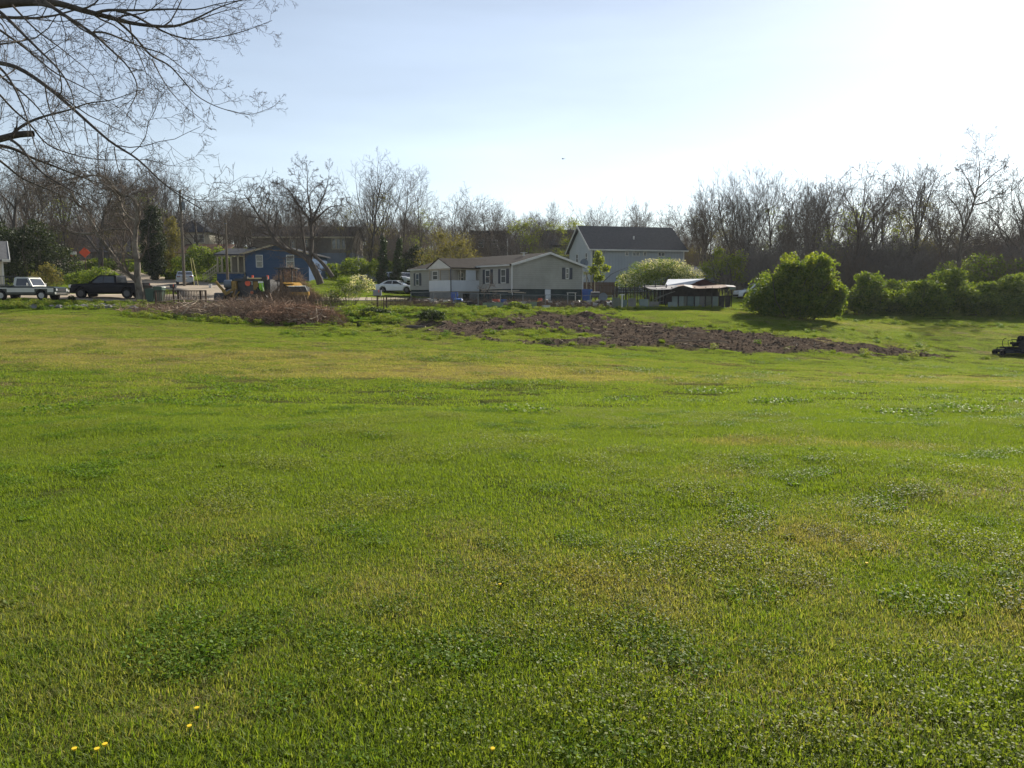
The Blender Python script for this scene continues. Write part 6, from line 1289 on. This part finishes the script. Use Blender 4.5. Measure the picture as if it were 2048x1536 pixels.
o = thing('planter', 'pale tapered planter at the top of the driveway', 'planter', GS(314, 99)); part('pot', MB().cyl((0, 0, 0), (0, 0, .85), .28, .42, n=14), PLN, o); part('soil', MB().cyl((0, 0, .80), (0, 0, .86), .38, n=14), BARKD, o)
p = GS(173, 94); h_ = at(173, 505, 94).z - p.z; o = thing('road_sign', 'orange diamond road work sign up the side street', 'road sign', p, math.radians(10)); part('panel', MB().prism([(0, h_ - .64), (.64, h_), (0, h_ + .64), (-.64, h_)], 1, -.02, .02), M('fluorescent_orange', (.85, .10, .025), .45), o); part('post', MB().box((0, .06, h_ / 2), (.07, .07, h_ + .2)), IRON, o)
p = GS(150, 95); h_ = at(150, 506, 95).z - p.z; o = thing('road_sign', 'small red and white sign beyond the orange diamond sign', 'road sign', p); part('panel', MB().box((0, 0, h_), (.75, .03, .35)), WHT, o); part('lower_panel', MB().box((-.1, -.02, h_ - .3), (.5, .03, .2)), M('sign_red', (.45, .05, .05), .5), o); part('post', MB().box((0, .05, h_ / 2), (.06, .06, h_)), IRON, o)
single('small_shrub', 'dark round clipped shrub on the verge between the pickups', 'shrub', leaf_cloud(MB(), [(0,0,.3,.3,.3,.3)], 900, .08, np.random.default_rng(3), .6, .2), LFD, GS(144, 61))
single('white_bucket', 'small white bucket on the drive near the silver sedan', 'bucket', MB().cyl((0, 0, 0), (0, 0, .4), .14, .18, n=12), WHT, GS(421, 78, .1))
# ------------------------------------------------------------------ chain-link fence with its yard clutter
p = GS(822, 66); cf = thing('chain_link_fence', 'low chain-link fence in front of the mobile home yard', 'fence', p)
fx0, fx1 = p.x, at(1225, 600, 66).x; FL = fx1 - fx0; GALV = M('galvanised_steel', (.17, .18, .19), .6, (.22, .23, .24), 3, spec=.2)
def fz(x): return Zg(x, 66.0) - p.z
N_ = 26; part('top_rail', MB().tube([(i * FL / N_, 0, fz(fx0 + i * FL / N_) + 1.05) for i in range(N_ + 1)], .022, 5), GALV, cf)
for i in range(10): x_ = i * FL / 9; part('post', MB().cyl((x_, 0, fz(fx0 + x_) - .1), (x_, 0, fz(fx0 + x_) + 1.08), .035, n=7), GALV, cf)
b = MB(); n_ = int(FL / .14)
for i in range(n_):
    x_ = i * .14; g_ = fz(fx0 + x_)
    for s_ in (1, -1):
        a = np.array([x_, .0, g_ + (.02 if s_ > 0 else 1.02)]); c = np.array([min(x_ + 1.0, FL), 0, g_ + (1.02 if s_ > 0 else .02)]); b.add([a - [0, 0, .0022], a + [0, 0, .0022], c + [0, 0, .0022], c - [0, 0, .0022]], [(0, 1, 2, 3)])
part('wire_mesh', b, GALV, cf, kind='stuff')
BLU = M('blue_barrel_plastic', (.015, .06, .26), .4, (.02, .08, .32), 2); BLT = M('blue_tarp', (.02, .10, .36), .6, (.03, .14, .42), 3); YLB = M('yellow_plastic', (.62, .36, .03), .5); RDB = M('red_orange_plastic', (.48, .07, .03), .5)
def barrel(name, label, u, d, r_, h_, m, cat='barrel', group=None, lid=None):
    o = thing(name, label, cat, GS(u, d, -.02), 0, group); part('body', MB().tube([(0, 0, 0), (0, 0, h_ * .1), (0, 0, h_ * .5), (0, 0, h_ * .9), (0, 0, h_)], [r_ * .92, r_, r_ * 1.04, r_, r_ * .92], 16), m, o); part('rim', MB().cyl((0, 0, h_), (0, 0, h_ + .03), r_ * 1.0, n=16), lid or m, o); return o
barrel('barrel', 'deep blue barrel under the porch opening', 909, 69.5, .33, 1.0, BLU); bin_(1170, 76, .62, 1.05, BLU, 'blue wheeled bin at the far corner of the mobile home'); bin_(1178, 76.4, .6, 1.0, BLT, 'brighter blue bin next to the corner bin')
barrel('bucket', 'yellow bucket standing behind the fence', 1078, 67.6, .19, .42, YLB, 'bucket'); barrel('bucket', 'orange tub topped on the yellow bucket side', 1080, 68.6, .2, .62, RDB, 'tub'); barrel('tub', 'red-orange tub left of the blue crate', 992, 67.4, .32, .5, RDB, 'tub')
ws = M('faded_white_plastic', (.52, .52, .49), .6, (.42, .42, .40), 3); GRN2 = M('faded_green_board', (.17, .21, .15), .8, (.22, .26, .19), 2)
def crate(name, label, cat, u, d, sx_, sy_, sz_, m, rz=0, dz=0):
    b = MB(); t = .03; b.box((0, 0, t / 2), (sx_, sy_, t)).box((-sx_/2 + t/2, 0, sz_/2 + t/2), (t, sy_, sz_ - t)).box((sx_/2 - t/2, 0, sz_/2 + t/2), (t, sy_, sz_ - t)).box((0, -sy_/2 + t/2, sz_/2 + t/2), (sx_ - 2*t, t, sz_ - t)).box((0, sy_/2 - t/2, sz_/2 + t/2), (sx_ - 2*t, t, sz_ - t)).box((0, 0, sz_*.6), (sx_*.8, sy_*.8, .04))
    return single(name, label, cat, b, m, GS(u, d, dz), rz)
crate('crate', 'blue plastic crate behind the middle of the fence', 'crate', 1007, 67.8, .5, .4, .5, BLT); crate('crate', 'white crate heaped by the first fence post', 'crate', 866, 67.6, .6, .5, .42, ws, .2); crate('crate', 'white crate tilted among the clutter by the porch', 'crate', 893, 67.5, .5, .4, .4, ws, -.3)
crate('crate', 'pale crate between yellow bucket and blue crate', 'crate', 1046, 67.4, .8, .5, .35, ws, .1); crate('cooler', 'white cooler past the pale panel door', 'cooler', 1100, 67.5, .35, .35, .45, ws); crate('planter_box', 'long faded green planter box at the foot of the fence', 'planter', 986, 64.8, 1.7, .5, .38, GRN2); crate('planter_box', 'dark raised planter at the foot of the fence', 'planter', 898, 64.6, 1.0, .5, .3, DRK)
crate('feed_box', 'dull grey-green box against the fence mesh', 'box', 1067, 65.0, .55, .4, .55, GRN2); crate('basin', 'white basin sloping at the fence foot', 'basin', 1092, 65.0, .6, .5, .25, ws, .3); crate('board_box', 'low grey box under the blue tarp', 'box', 916, 66.8, .6, .4, .5, PATCH[1])
b = MB(); nn_ = 8; r_ = np.random.default_rng(8); V = [(i * .12 - .42, j * .12 - .42, .55 + .05 * r_.random() - .12 * (abs(i - 3.5) > 3) - .12 * (abs(j - 3.5) > 3)) for j in range(nn_) for i in range(nn_)]; b.add(V, [(j * nn_ + i, j * nn_ + i + 1, (j + 1) * nn_ + i + 1, (j + 1) * nn_ + i) for j in range(nn_ - 1) for i in range(nn_ - 1)]); single('tarp', 'bright blue tarp draped over the low grey box', 'tarp', b, BLT, GS(916, 66.8))
o = thing('work_bench', 'rough bench piled with pale planks in the yard', 'bench', GS(1003, 70)); PLK = M('pale_plank', (.40, .35, .28), .8, (.48, .43, .36), 3)
for x_ in (-1.1, 1.1): part('leg', MB().box((x_, 0, .5), (.08, .5, 1.05)), DRK, o)
for i, (x_, y_, z_, l_, a_) in enumerate(((-.5, 0, 1.1, 2.6, .03), (.2, .2, 1.16, 2.8, -.02), (.9, -.2, 1.06, 2.2, .05), (-.9, .1, 1.3, 1.8, -.06), (1.4, 0, .98, 1.6, .02))): part('plank', MB().box((x_, y_, z_), (l_, .16, .05), rz=a_ * 2, ry=a_), PLK, o)
o = thing('garden_table', 'small pale garden table past the pale panel door', 'table', GS(1143, 71.5)); part('tabletop', MB().box((0, 0, .95), (.85, .5, .05)), ws, o)
for x_ in (-.35, .35): part('leg', MB().box((x_, 0, .47), (.05, .4, .92)), ws, o)
sa = thing('satellite_dish', 'grey dish standing on the grass beside the yard fence', 'satellite dish', GS(1206, 70.5)); b = MB(); V = [(0, 0, 0)]; n_ = 20; R3 = (.14, .28, .40)
for rr_ in R3: V += [(rr_ * math.cos(t), -.35 * rr_ * rr_, rr_ * math.sin(t)) for t in np.arange(n_) * 2 * PI / n_]
Q = [(1 + j * n_ + i, 1 + j * n_ + (i + 1) % n_, 1 + (j + 1) * n_ + (i + 1) % n_, 1 + (j + 1) * n_ + i) for j in range(2) for i in range(n_)]
b.add(V, Q, [(0, 1 + i, 1 + (i + 1) % n_) for i in range(n_)]); part('dish', b, GRT, sa, loc=(0, 0, .62)); part('stand', MB().cyl((0, .05, 0), (0, .05, .6), .03, n=6).bar((-.25, 0, 0), (.25, 0, 0), .04), IRON, sa)
sb = thing('satellite_dish', 'grey dish mounted high at the mobile home gable corner', 'satellite dish', Vector((0, 72, .9)) + Vector((.8 * 8.9, .6 * 8.9, 3.5)))
me_ = sa.children[0].data; part('dish', None, None, sb, mesh=me_, loc=(0, -.15, .35)); part('arm', MB().cyl((0, 0, 0), (0, -.1, .35), .03, n=6).bar((0, -.15, .35), (0, -.5, .2), .03), IRON, sb)
o = thing('barbecue', 'dark grill on legs beside the standing dish', 'grill', GS(1190, 71)); part('lid', MB().prism([(-.28, .8), (.28, .8), (.25, 1.0), (0, 1.08), (-.25, 1.0)], 0, -.4, .4), BLKM, o); part('firebox', MB().box((0, 0, .7), (.82, .56, .18)), BLKM, o)
for x_ in (-.36, .36):
    for y_ in (-.22, .22): part('leg', MB().box((x_, y_, .31), (.04, .04, .62)), BLKM, o)
# privacy fence between the houses
p = GS(1163, 84); o = thing('plank_fence', 'reddish-brown plank fence between mobile home and grey house', 'fence', p); RW = M('red_brown_plank', (.12, .075, .055), .85, (.16, .10, .075), 3); FLN = at(1240, 580, 84).x - p.x
pm = MB().box((0, 0, .8), (.135, .025, 1.7)).mesh('plank', RW); k_ = int(FLN / .15)
for i in range(k_): part('plank', None, None, o, mesh=pm, loc=(i * .15, (i % 2) * .012, Zg(p.x + i * .15, 84) - p.z))
part('fence_rail', MB().box((FLN / 2, .05, 1.3), (FLN, .05, .09)).box((FLN / 2, .05, .4), (FLN, .05, .09)), RW, o)
# small bare tree in the yard
t = Tree(55, kids=(6, 5, 4), ang=(40, 40, 42), shrink=(.6, .5, .5), wob=.2, up=(.08, 0, 0), start=(.25, .15, .1), rmin=.01, npt=(8, 6, 5, 4)); PP = t.line((0, 0, -.1), unit(np.array([.15, 0, 1.])), 2.6, 7, .12, .03); t.put(0, PP, .07, .02); t.spawn(PP, .07, .02, 2.2, 0)
o = thing('small_bare_tree', 'crooked little bare tree inside the yard fence by the porch', 'tree', GS(962, 67.2)); part('trunk', t.build((0,)), BARKD, o, smooth=True); part('crown', t.build((1, 2, 3)), TWB, o)

# ------------------------------------------------------------------ brush heaps, soil, stones
def stick_heap(name, label, cx, cy, sx_, sy_, h_, n, m, seed, rr=(.006, .022), ln=(.5, 1.8), upb=.0, cat='brush pile', prof=None, hw_=.55):
    r_ = np.random.default_rng(seed); k = 5; a = r_.random(n) * 2 * PI; q = np.sqrt(r_.random(n)) * 1.0; x = cx + sx_ * q * np.cos(a); y = cy + sy_ * q * np.sin(a)
    mh_ = h_ * (1 - q ** 2) * (prof(x) if prof else 1); z = Zs(x, y) + mh_ * (hw_ + (1 - hw_) * r_.random(n)) * .95
    d = r_.normal(size=(n, 3)) * [1, 1, .35 + upb]; d[:, 2] += upb; d /= np.linalg.norm(d, axis=1, keepdims=True); L_ = ln[0] + (ln[1] - ln[0]) * r_.random(n) ** 2
    P = np.zeros((n, k, 3)); P[:, 0] = np.stack([x, y, z], -1) - d * (L_ / 2)[:, None] * (1 - upb)
    for j in range(1, k): d = d + r_.normal(size=(n, 3)) * .28; d /= np.linalg.norm(d, axis=1, keepdims=True); P[:, j] = P[:, j - 1] + d * (L_ / (k - 1))[:, None]
    P[:, :, 2] = np.maximum(P[:, :, 2], (Zs(x, y) + .01)[:, None]); r0 = rr[0] + (rr[1] - rr[0]) * r_.random(n) ** 3; V, Q = tubes(P, r0[:, None] * np.linspace(1, .4, k)[None], 3)
    b = MB(); b.add(V, Q, rnd=np.repeat(r_.random(n), k * 3) + .001); o = stuff(name, b, m, label, cat)
    return o
def mound(name, label, cx, cy, sx_, sy_, h_, m, seed, prof=None):
    nu, nr = 40, 10; b = MB(); V = []
    for j in range(nr + 1):
        q = j / nr
        for i in range(nu):
            t = 2 * PI * i / nu; x = cx + sx_ * q * math.cos(t); y = cy + sy_ * q * math.sin(t); V.append((x, y, Zg(x, y) - .05 + h_ * .78 * (1 - q * q) * (prof(x) if prof else 1) * (1 + .5 * (float(fbm(x * 1.3, y * 1.3, seed)) - .5))))
    b.add(V, [(j * nu + i, j * nu + (i + 1) % nu, (j + 1) * nu + (i + 1) % nu, (j + 1) * nu + i) for j in range(nr) for i in range(nu)]); return struct(name, b, m, True)
STK = M('cut_sticks', (.10, .062, .044), .85, rnd=(.42, .31, .22)); STKR = M('reddish_sticks', (.085, .045, .03), .85, rnd=(.46, .30, .20)); STKD = M('dark_brush', (.03, .022, .018), .9, rnd=(.085, .062, .045))
pf = lambda x: np.interp(np.asarray(x) * 28.6 + 1024, [270, 330, 390, 450, 500, 560, 620, 680], [.08, .14, .30, .55, .72, 1.0, 1.1, .7])
c0 = GS(470, 55); mound('brush_mound', '', c0.x - .6, 55.5, 7.0, 3.4, 1.05, M('dark_brush_soil', (.022, .016, .012), .95, (.05, .035, .025), 5, bump=.6), 3, pf)
stick_heap('brush_heap', 'long heap of cut brush and branches at the edge of the field', c0.x - .6, 55.2, 7.4, 3.4, 1.35, 6500, STK, 21, prof=pf, hw_=.7)
c1 = GS(595, 52.5); mound('brush_mound', '', c1.x, 52.8, 2.9, 2.2, .8, MATS['dark_brush_soil'], 5); stick_heap('brush_heap', 'reddish end of the brush heap closest to the mown grass', c1.x, 52.6, 3.4, 2.4, 1.15, 3600, STKR, 22, ln=(.4, 1.5), hw_=.7)
stick_heap('fallen_branches', 'pale long branches sticking out of the brush heap', GS(415, 53.5).x, 53.2, 2.6, 1.5, 1.1, 90, M('pale_branch', (.24, .19, .14), .8, rnd=(.38, .31, .24)), 23, rr=(.02, .045), ln=(1.2, 2.8))
stick_heap('fallen_branches', 'pale branches lying on the reddish brush', GS(610, 51.5).x, 51.6, 3.0, 1.6, 1.0, 60, MATS['pale_branch'], 24, rr=(.018, .035), ln=(1.0, 2.6))
stick_heap('brush_heap', 'brown brush stacked behind the backhoe and tractor', GS(560, 69).x, 69.2, 3.6, 1.6, 3.6, 6500, M('tan_brush', (.16, .105, .07), .85, rnd=(.46, .33, .22)), 25, ln=(.4, 1.5), upb=.3, hw_=.15, prof=lambda x: np.clip(.70 + .30 * np.sin((np.asarray(x) + 20.6) * 1.25), .45, 1))
stick_heap('dry_weeds', 'tall dry brown weeds standing in front of the tractor', GS(565, 60.5).x, 60.6, 2.5, 1.2, 1.2, 2600, M('dry_weed_stems', (.10, .07, .05), .9, rnd=(.20, .145, .10)), 26, rr=(.004, .009), ln=(.7, 1.6), upb=1.0, cat='weeds', hw_=.2)
stick_heap('dry_weeds', 'dry brown stems around the flowering shrub', GS(640, 61).x, 61, 2.0, 1.2, .9, 1300, MATS['dry_weed_stems'], 27, rr=(.004, .010), ln=(.5, 1.2), upb=.9, cat='weeds', hw_=.2)
stick_heap('dry_weeds', 'dry brown weeds under the fence and handrail', GS(830, 63.5).x, 63.5, 4.2, 1.0, .55, 2200, MATS['dry_weed_stems'], 28, rr=(.004, .010), ln=(.3, .9), upb=.7, cat='weeds', hw_=.2)
stick_heap('dry_weeds', 'dry weeds along the chain-link fence foot', GS(1120, 65.3).x, 65.4, 5.2, .5, .4, 1800, MATS['dry_weed_stems'], 29, rr=(.004, .010), ln=(.3, .9), upb=.8, cat='weeds', hw_=.2)
stick_heap('dry_weeds', 'rough brown stubble beside the picket railing', GS(330, 57.5).x, 57.5, 5.0, 1.6, .15, 2000, MATS['dry_weed_stems'], 30, rr=(.004, .010), ln=(.15, .45), upb=.5, cat='weeds', hw_=.2)
r_ = np.random.default_rng(71); n_ = 900; u = r_.uniform(820, 1225, n_); d = r_.uniform(66.4, 71.0, n_); x = (u - 1024) / F * d; k = ~((x > -6) & (x < -1) & (d > 70)); x, d = x[k], d[k]
db = [MB().box((0, 0, .2), (.5, .35, .4), rz=.3).mesh('debris', m_) for m_ in (ws, BRB, PATCH[1], WOODB, MATS['pale_plank'], DRK, MATS['dry_weed_stems'])] + [clodm for clodm in []]
scatter('yard_debris', 'jumble of boards, pots and dry litter in the fenced yard', 'debris', np.stack([x, d, Zs(x, d)], -1), np.stack([r_.normal(size=len(x)) * .3, r_.normal(size=len(x)) * .3, r_.random(len(x)) * 6], -1), .15 + .75 * r_.random(len(x)) ** 2, r_.choice(7, len(x), p=[.12, .2, .12, .2, .1, .16, .1]), db)
stick_heap('dry_weeds', 'dry litter and dead stems covering the fenced yard', GS(1020, 68.4).x, 68.4, 8.6, 2.4, .5, 5200, MATS['dry_weed_stems'], 33, rr=(.006, .012), ln=(.3, .9), upb=.6, cat='weeds', hw_=.1)
# clods, roots and chips on the turned soil
r_ = np.random.default_rng(31); nS = 26000; y = r_.uniform(38, 64, nS); x = r_.uniform(-22, 30, nS); z = Zs(x, y); dm = dirt_mask(x, y, Hn(x, y)); k = (dm > .2); x, y, z = x[k], y[k], z[k]; n_ = len(x)
def clod(seed, sq=(1, 1, .7)):
    b = MB(); b.sphere((0, 0, 0), .5, 7, 5, sq); rr = np.random.default_rng(seed); v = b.V[0]; v *= (1 + .35 * (rr.random((len(v), 1)) - .5)); return b
SOILM = M('turned_soil', (.046, .031, .022), .95, (.118, .082, .057), 2); CHIP = M('wood_chip', (.24, .18, .12), .85, (.34, .27, .19), 3)
cl_ = [clod(i).mesh('clod', SOILM) for i in range(3)] + [MB().box((0, 0, .1), (1.4, .16, .10)).mesh('chip', CHIP), MB().tube([(-1, 0, 0), (-.3, .15, .15), (.3, -.1, .1), (1, .1, .1)], [.06, .07, .05, .03], 4).mesh('root', MATS['pale_branch'])]
idx = r_.choice([0, 1, 2, 3, 4], n_, p=[.315, .315, .315, .03, .025]); sc = .035 + .14 * r_.random(n_) ** 3.5; sc = np.where(idx >= 3, .12 + .35 * r_.random(n_) ** 2, sc)
scatter('soil_clods', 'dark turned soil clods with bits of root and wood', 'soil', np.stack([x, y, z + .01], -1), np.stack([r_.normal(size=n_) * .2, r_.normal(size=n_) * .2, r_.random(n_) * 6.28], -1), sc, idx, cl_)
# tussocks: weeds and long grass along the rough edge, tree feet and fences
def weedpts(specs, seed):
    r_ = np.random.default_rng(seed); X = []; Y = []; S = []
    for (u0, u1, d0, d1, n_, s0, s1) in specs:
        u = r_.uniform(u0, u1, n_); d = r_.uniform(d0, d1, n_); x = (u - 1024) / F * d; X.append(x); Y.append(d); S.append(r_.uniform(s0, s1, n_))
    return np.concatenate(X), np.concatenate(Y), np.concatenate(S)
X, Y, S = weedpts([(560, 1240, 50, 62, 700, .5, 1.2), (600, 800, 52, 60, 200, .8, 2.0), (0, 300, 55, 61, 260, .7, 1.5), (1240, 1500, 63.6, 65.2, 130, .5, 1.1), (1480, 2100, 62, 70, 300, .5, 1.2), (560, 1900, 43, 56, 260, .6, 1.3), (250, 560, 50, 53, 160, .6, 1.3), (820, 1240, 62, 65.5, 170, .6, 1.2)], 41)
k = (dirt_mask(X, Y, Hn(X, Y)) < .5) | (np.random.default_rng(2).random(len(X)) < .12); X, Y, S = X[k], Y[k], S[k]
wd = [patch_mesh('tussock_a', 51, [('b', dict(n=160, rad=.16, h0=.08, h1=.24, wid=.016, lean=.9))], GR), patch_mesh('tussock_b', 52, [('b', dict(n=140, rad=.2, h0=.06, h1=.18, wid=.02, lean=1.2)), ('l', dict(n=90, rad=.2, size=.05, h0=.04, h1=.2, flat=.7))], CL), patch_mesh('tussock_c', 53, [('l', dict(n=200, rad=.22, size=.05, h0=.03, h1=.28, flat=.8))], CW)]
scatter('rough_tussocks', 'rough green weeds and tussocks along the disturbed edge of the field', 'weeds', np.stack([X, Y, Zs(X, Y)], -1), np.stack([X * 0, X * 0, X * 7 % 6.28], -1), S, np.random.default_rng(3).integers(0, 3, len(X)), wd, dryness(X, Y) * .4)
# far lawns behind the street and under the trees
X, Y, S = weedpts([(-200, 700, 70, 100, 1500, 1.2, 1.8), (-200, 700, 100, 135, 900, 1.4, 2.4), (700, 1240, 66, 100, 900, 1.2, 1.8), (1180, 2200, 64, 90, 1700, 1.1, 1.8)], 43)
def off_road(x, y):
    u, v = pix(x, y, Hn(x, y)); return ~((y > 62.5) & (y < 74) & (u < 960) & (y < 71 + np.clip((u - 600) / 40, 0, 9)) ) & ~((np.abs(u - np.interp(y, [66, 78, 88, 100, 116, 135], [460, 430, 340, 270, 160, 60])) < F * 5.0 / np.maximum(y, 1)) & (y > 66))
k = off_road(X, Y) & ~((X > 0) & (X < 9) & (Y > 72) & (Y < 90)); X, Y, S = X[k], Y[k], S[k]
scatter('lawn_grass', 'lawn grass around the houses beyond the street', 'grass', np.stack([X, Y, Zs(X, Y)], -1), np.stack([X * 0, X * 0, X * 7 % 6.28], -1), S, np.random.default_rng(3).integers(0, 2, len(X)), far_, dryness(X, Y) * .3)
# rubble line of stones by the street
STN = M('grey_stone', (.16, .155, .145), .9, (.26, .25, .235), 4, bump=.4); r_ = np.random.default_rng(61)
for i, u in enumerate(np.linspace(42, 280, 46)):
    s_ = r_.uniform(.10, .24); b = clod(100 + i, (1.3, 1, .7)); b.V[0] = b.V[0] * s_ * 2
    d_ = 56.5 + r_.uniform(-.5, .5); single('stone', 'grey stone in the low rubble line before the street', 'stone', b, STN, GS(u + r_.uniform(-2, 2), d_, s_ * .35), r_.random() * 6, group='stones of the low rubble line')
o = single('concrete_slab', 'pale tilted concrete slab lying in the rubble line', 'slab', MB().box((0, 0, .08), (.5, .3, .08), rx=.7, rz=.3), STN, GS(66, 55.8))
for u, d, lab in ((206, 55.6, 'bluish boulder in the rubble line under the black pickup'), (268, 54.6, 'rounded grey boulder at the foot of the leaning tree')):
    b = clod(int(u), (1.2, 1, .8)); b.V[0] = b.V[0] * .62; single('boulder', lab, 'boulder', b, STN, GS(u, d, .12))
# log, planks, clumps
p = GS(833, 49.4, .12); o = thing('log', 'short mossy cut log lying on the mown grass edge', 'log', p, math.radians(-6)); b = MB(); b.tube([(-.58, 0, 0), (-.2, .02, .01), (.25, 0, 0), (.58, -.01, 0)], [.12, .125, .115, .11], 12, False); part('bark', b, BARKD, o, smooth=True)
for s_ in (-1, 1): part('cut_end', MB().cyl((s_ * .57, 0, 0), (s_ * .585, 0, 0), .11, n=12), CHIP, o)
for u, d, l_, a_, lab in ((1113, 51.5, .7, .1, 'short pale board lying on the turned soil'), (1218, 49, .8, .7, 'pale stick slanting on the turned soil'), (1395, 45.2, 3.4, -.12, 'long thin pale pole along the front of the turned soil'), (757, 58, 1.4, -.1, 'pale flat board below the grey mailbox'), (782, 57, 2.2, -.75, 'thin branch slanting down below the steel posts')):
    single('fallen_stick', lab, 'stick', MB().tube([(-l_ / 2, 0, 0), (-.1, .04, .03), (l_ / 2, 0, 0)], [.035, .04, .025], 6), MATS['pale_branch'], GS(u, d, .16), a_)
shrub('weed_clump', 'dark leafy clump with silvery stems on the soil edge', 'weed', 862, 51.5, [(0,0,.4,.75,.6,.45),(.5,0,.3,.6,.5,.35),(-.5,.1,.3,.5,.5,.3)], 3000, .08, LFI, 3, 14, MATS['pale_branch'], st=(.01, 1.0))
shrub('weed_clump', 'dark green weed clump at the front edge of the soil', 'weed', 1091, 43.6, [(0,0,.12,.42,.3,.17),(.3,0,.08,.3,.2,.1)], 900, .05, LFI, 3, 6, st=(.006, 1.0))
shrub('weed_clump', 'leafy dark weeds near the grey mailbox foot', 'weed', 745, 55, [(0,0,.3,1.0,.6,.4),(.8,0,.25,.6,.5,.3)], 2600, .08, LFI, 4, 8, st=(.008, 1.0))
shrub('weed_clump', 'green weed clump at the foot of the long fence', 'weed', 1030, 63.6, [(0,0,.3,.7,.4,.35),(.9,0,.2,.6,.4,.28)], 1900, .08, LF, 5, 8, st=(.008, 1.0))
shrub('weed_clump', 'small weed tuft beside the mower', 'weed', 1970, 46, [(0,0,.1,.3,.3,.14)], 500, .05, LF, 5, 5, st=(.006, 1.0))
# dandelions
YLF = M('dandelion_yellow', (.68, .46, .03), .7)
for i, (u, v) in enumerate(((395, 1447), (380, 1478), (212, 1522), (196, 1531), (151, 1532), (985, 1528), (1000, 1180), (1733, 1135))):
    p = hit(u, v); p.z = Zg(p.x, p.y); o = thing('dandelion', ['yellow dandelion flower nearest the photo middle of the pair', 'small dandelion just below the brighter one', 'yellow dandelion at the bottom edge of the grass', 'dandelion close beside another at the bottom edge', 'pale dandelion lowest in the corner grass', 'yellow dandelion at the bottom edge under the field centre', 'lone dandelion in the clover of the mid grass', 'lone orange-yellow dandelion in the dry patch'][i], 'flower', p)
    part('flower', MB().cyl((0, 0, .050), (0, 0, .06), .004, .009, n=10), YLF, o); part('stem', MB().cyl((0, 0, -.01), (0, 0, .056), .002, n=5), LFI, o)
# birds
BRD = M('bird_plumage', (.05, .05, .055), .8)
def bird(u, v, d, s_, rz, lab):
    o = thing('bird', lab, 'bird', at(u, v, d), rz); b = MB(); b.tube([(-.2 * s_, 0, 0), (-.1 * s_, 0, 0), (.08 * s_, 0, .01), (.16 * s_, 0, .02), (.22 * s_, 0, .02)], [.01 * s_, .045 * s_, .05 * s_, .03 * s_, .008 * s_], 8); b.add([(-.2 * s_, 0, 0), (-.34 * s_, .05 * s_, 0), (-.34 * s_, -.05 * s_, 0), (-.2 * s_, 0, .01)], None, [(0, 1, 2), (3, 2, 1)]); part('body', b, BRD, o, smooth=True)
    for q in (1, -1): w_ = MB(); w_.add([(.08 * s_, 0, .02), (-.08 * s_, 0, .02), (-.10 * s_, q * .25 * s_, .10 * s_), (.06 * s_, q * .25 * s_, .12 * s_), (-.12 * s_, q * .5 * s_, .06 * s_), (-.04 * s_, q * .5 * s_, .06 * s_)], [(0, 1, 2, 3), (3, 2, 4, 5)]); part('wing', w_, BRD, o)
bird(1126, 318, 90, .8, 2.4, 'dark bird flying above the mobile home'); bird(1903, 203, 130, .7, .8, 'tiny distant bird in the bright sky')
# ------------------------------------------------------------------ haze volume added to imitate a lens flare veil
HAZE = 0.00013
if HAZE > 0:
    b = MB(); b.box((0, 195, 20), (900, 510, 48)); hm = D.materials.new('flare_veil_haze'); hm.use_nodes = True; n = hm.node_tree; n.nodes.clear(); v = n.nodes.new('ShaderNodeVolumePrincipled'); v.inputs['Density'].default_value = HAZE
    v.inputs['Color'].default_value = (.88, .93, 1, 1); v.inputs['Anisotropy'].default_value = .35; o_ = n.nodes.new('ShaderNodeOutputMaterial'); n.links.new(v.outputs[0], o_.inputs['Volume'])
    hz = D.objects.new('haze', b.mesh('haze', hm)); COL.objects.link(hz); hz['kind'] = 'stuff'; hz['label'] = 'thin haze volume added in place of lens flare veil'; hz['category'] = 'haze'
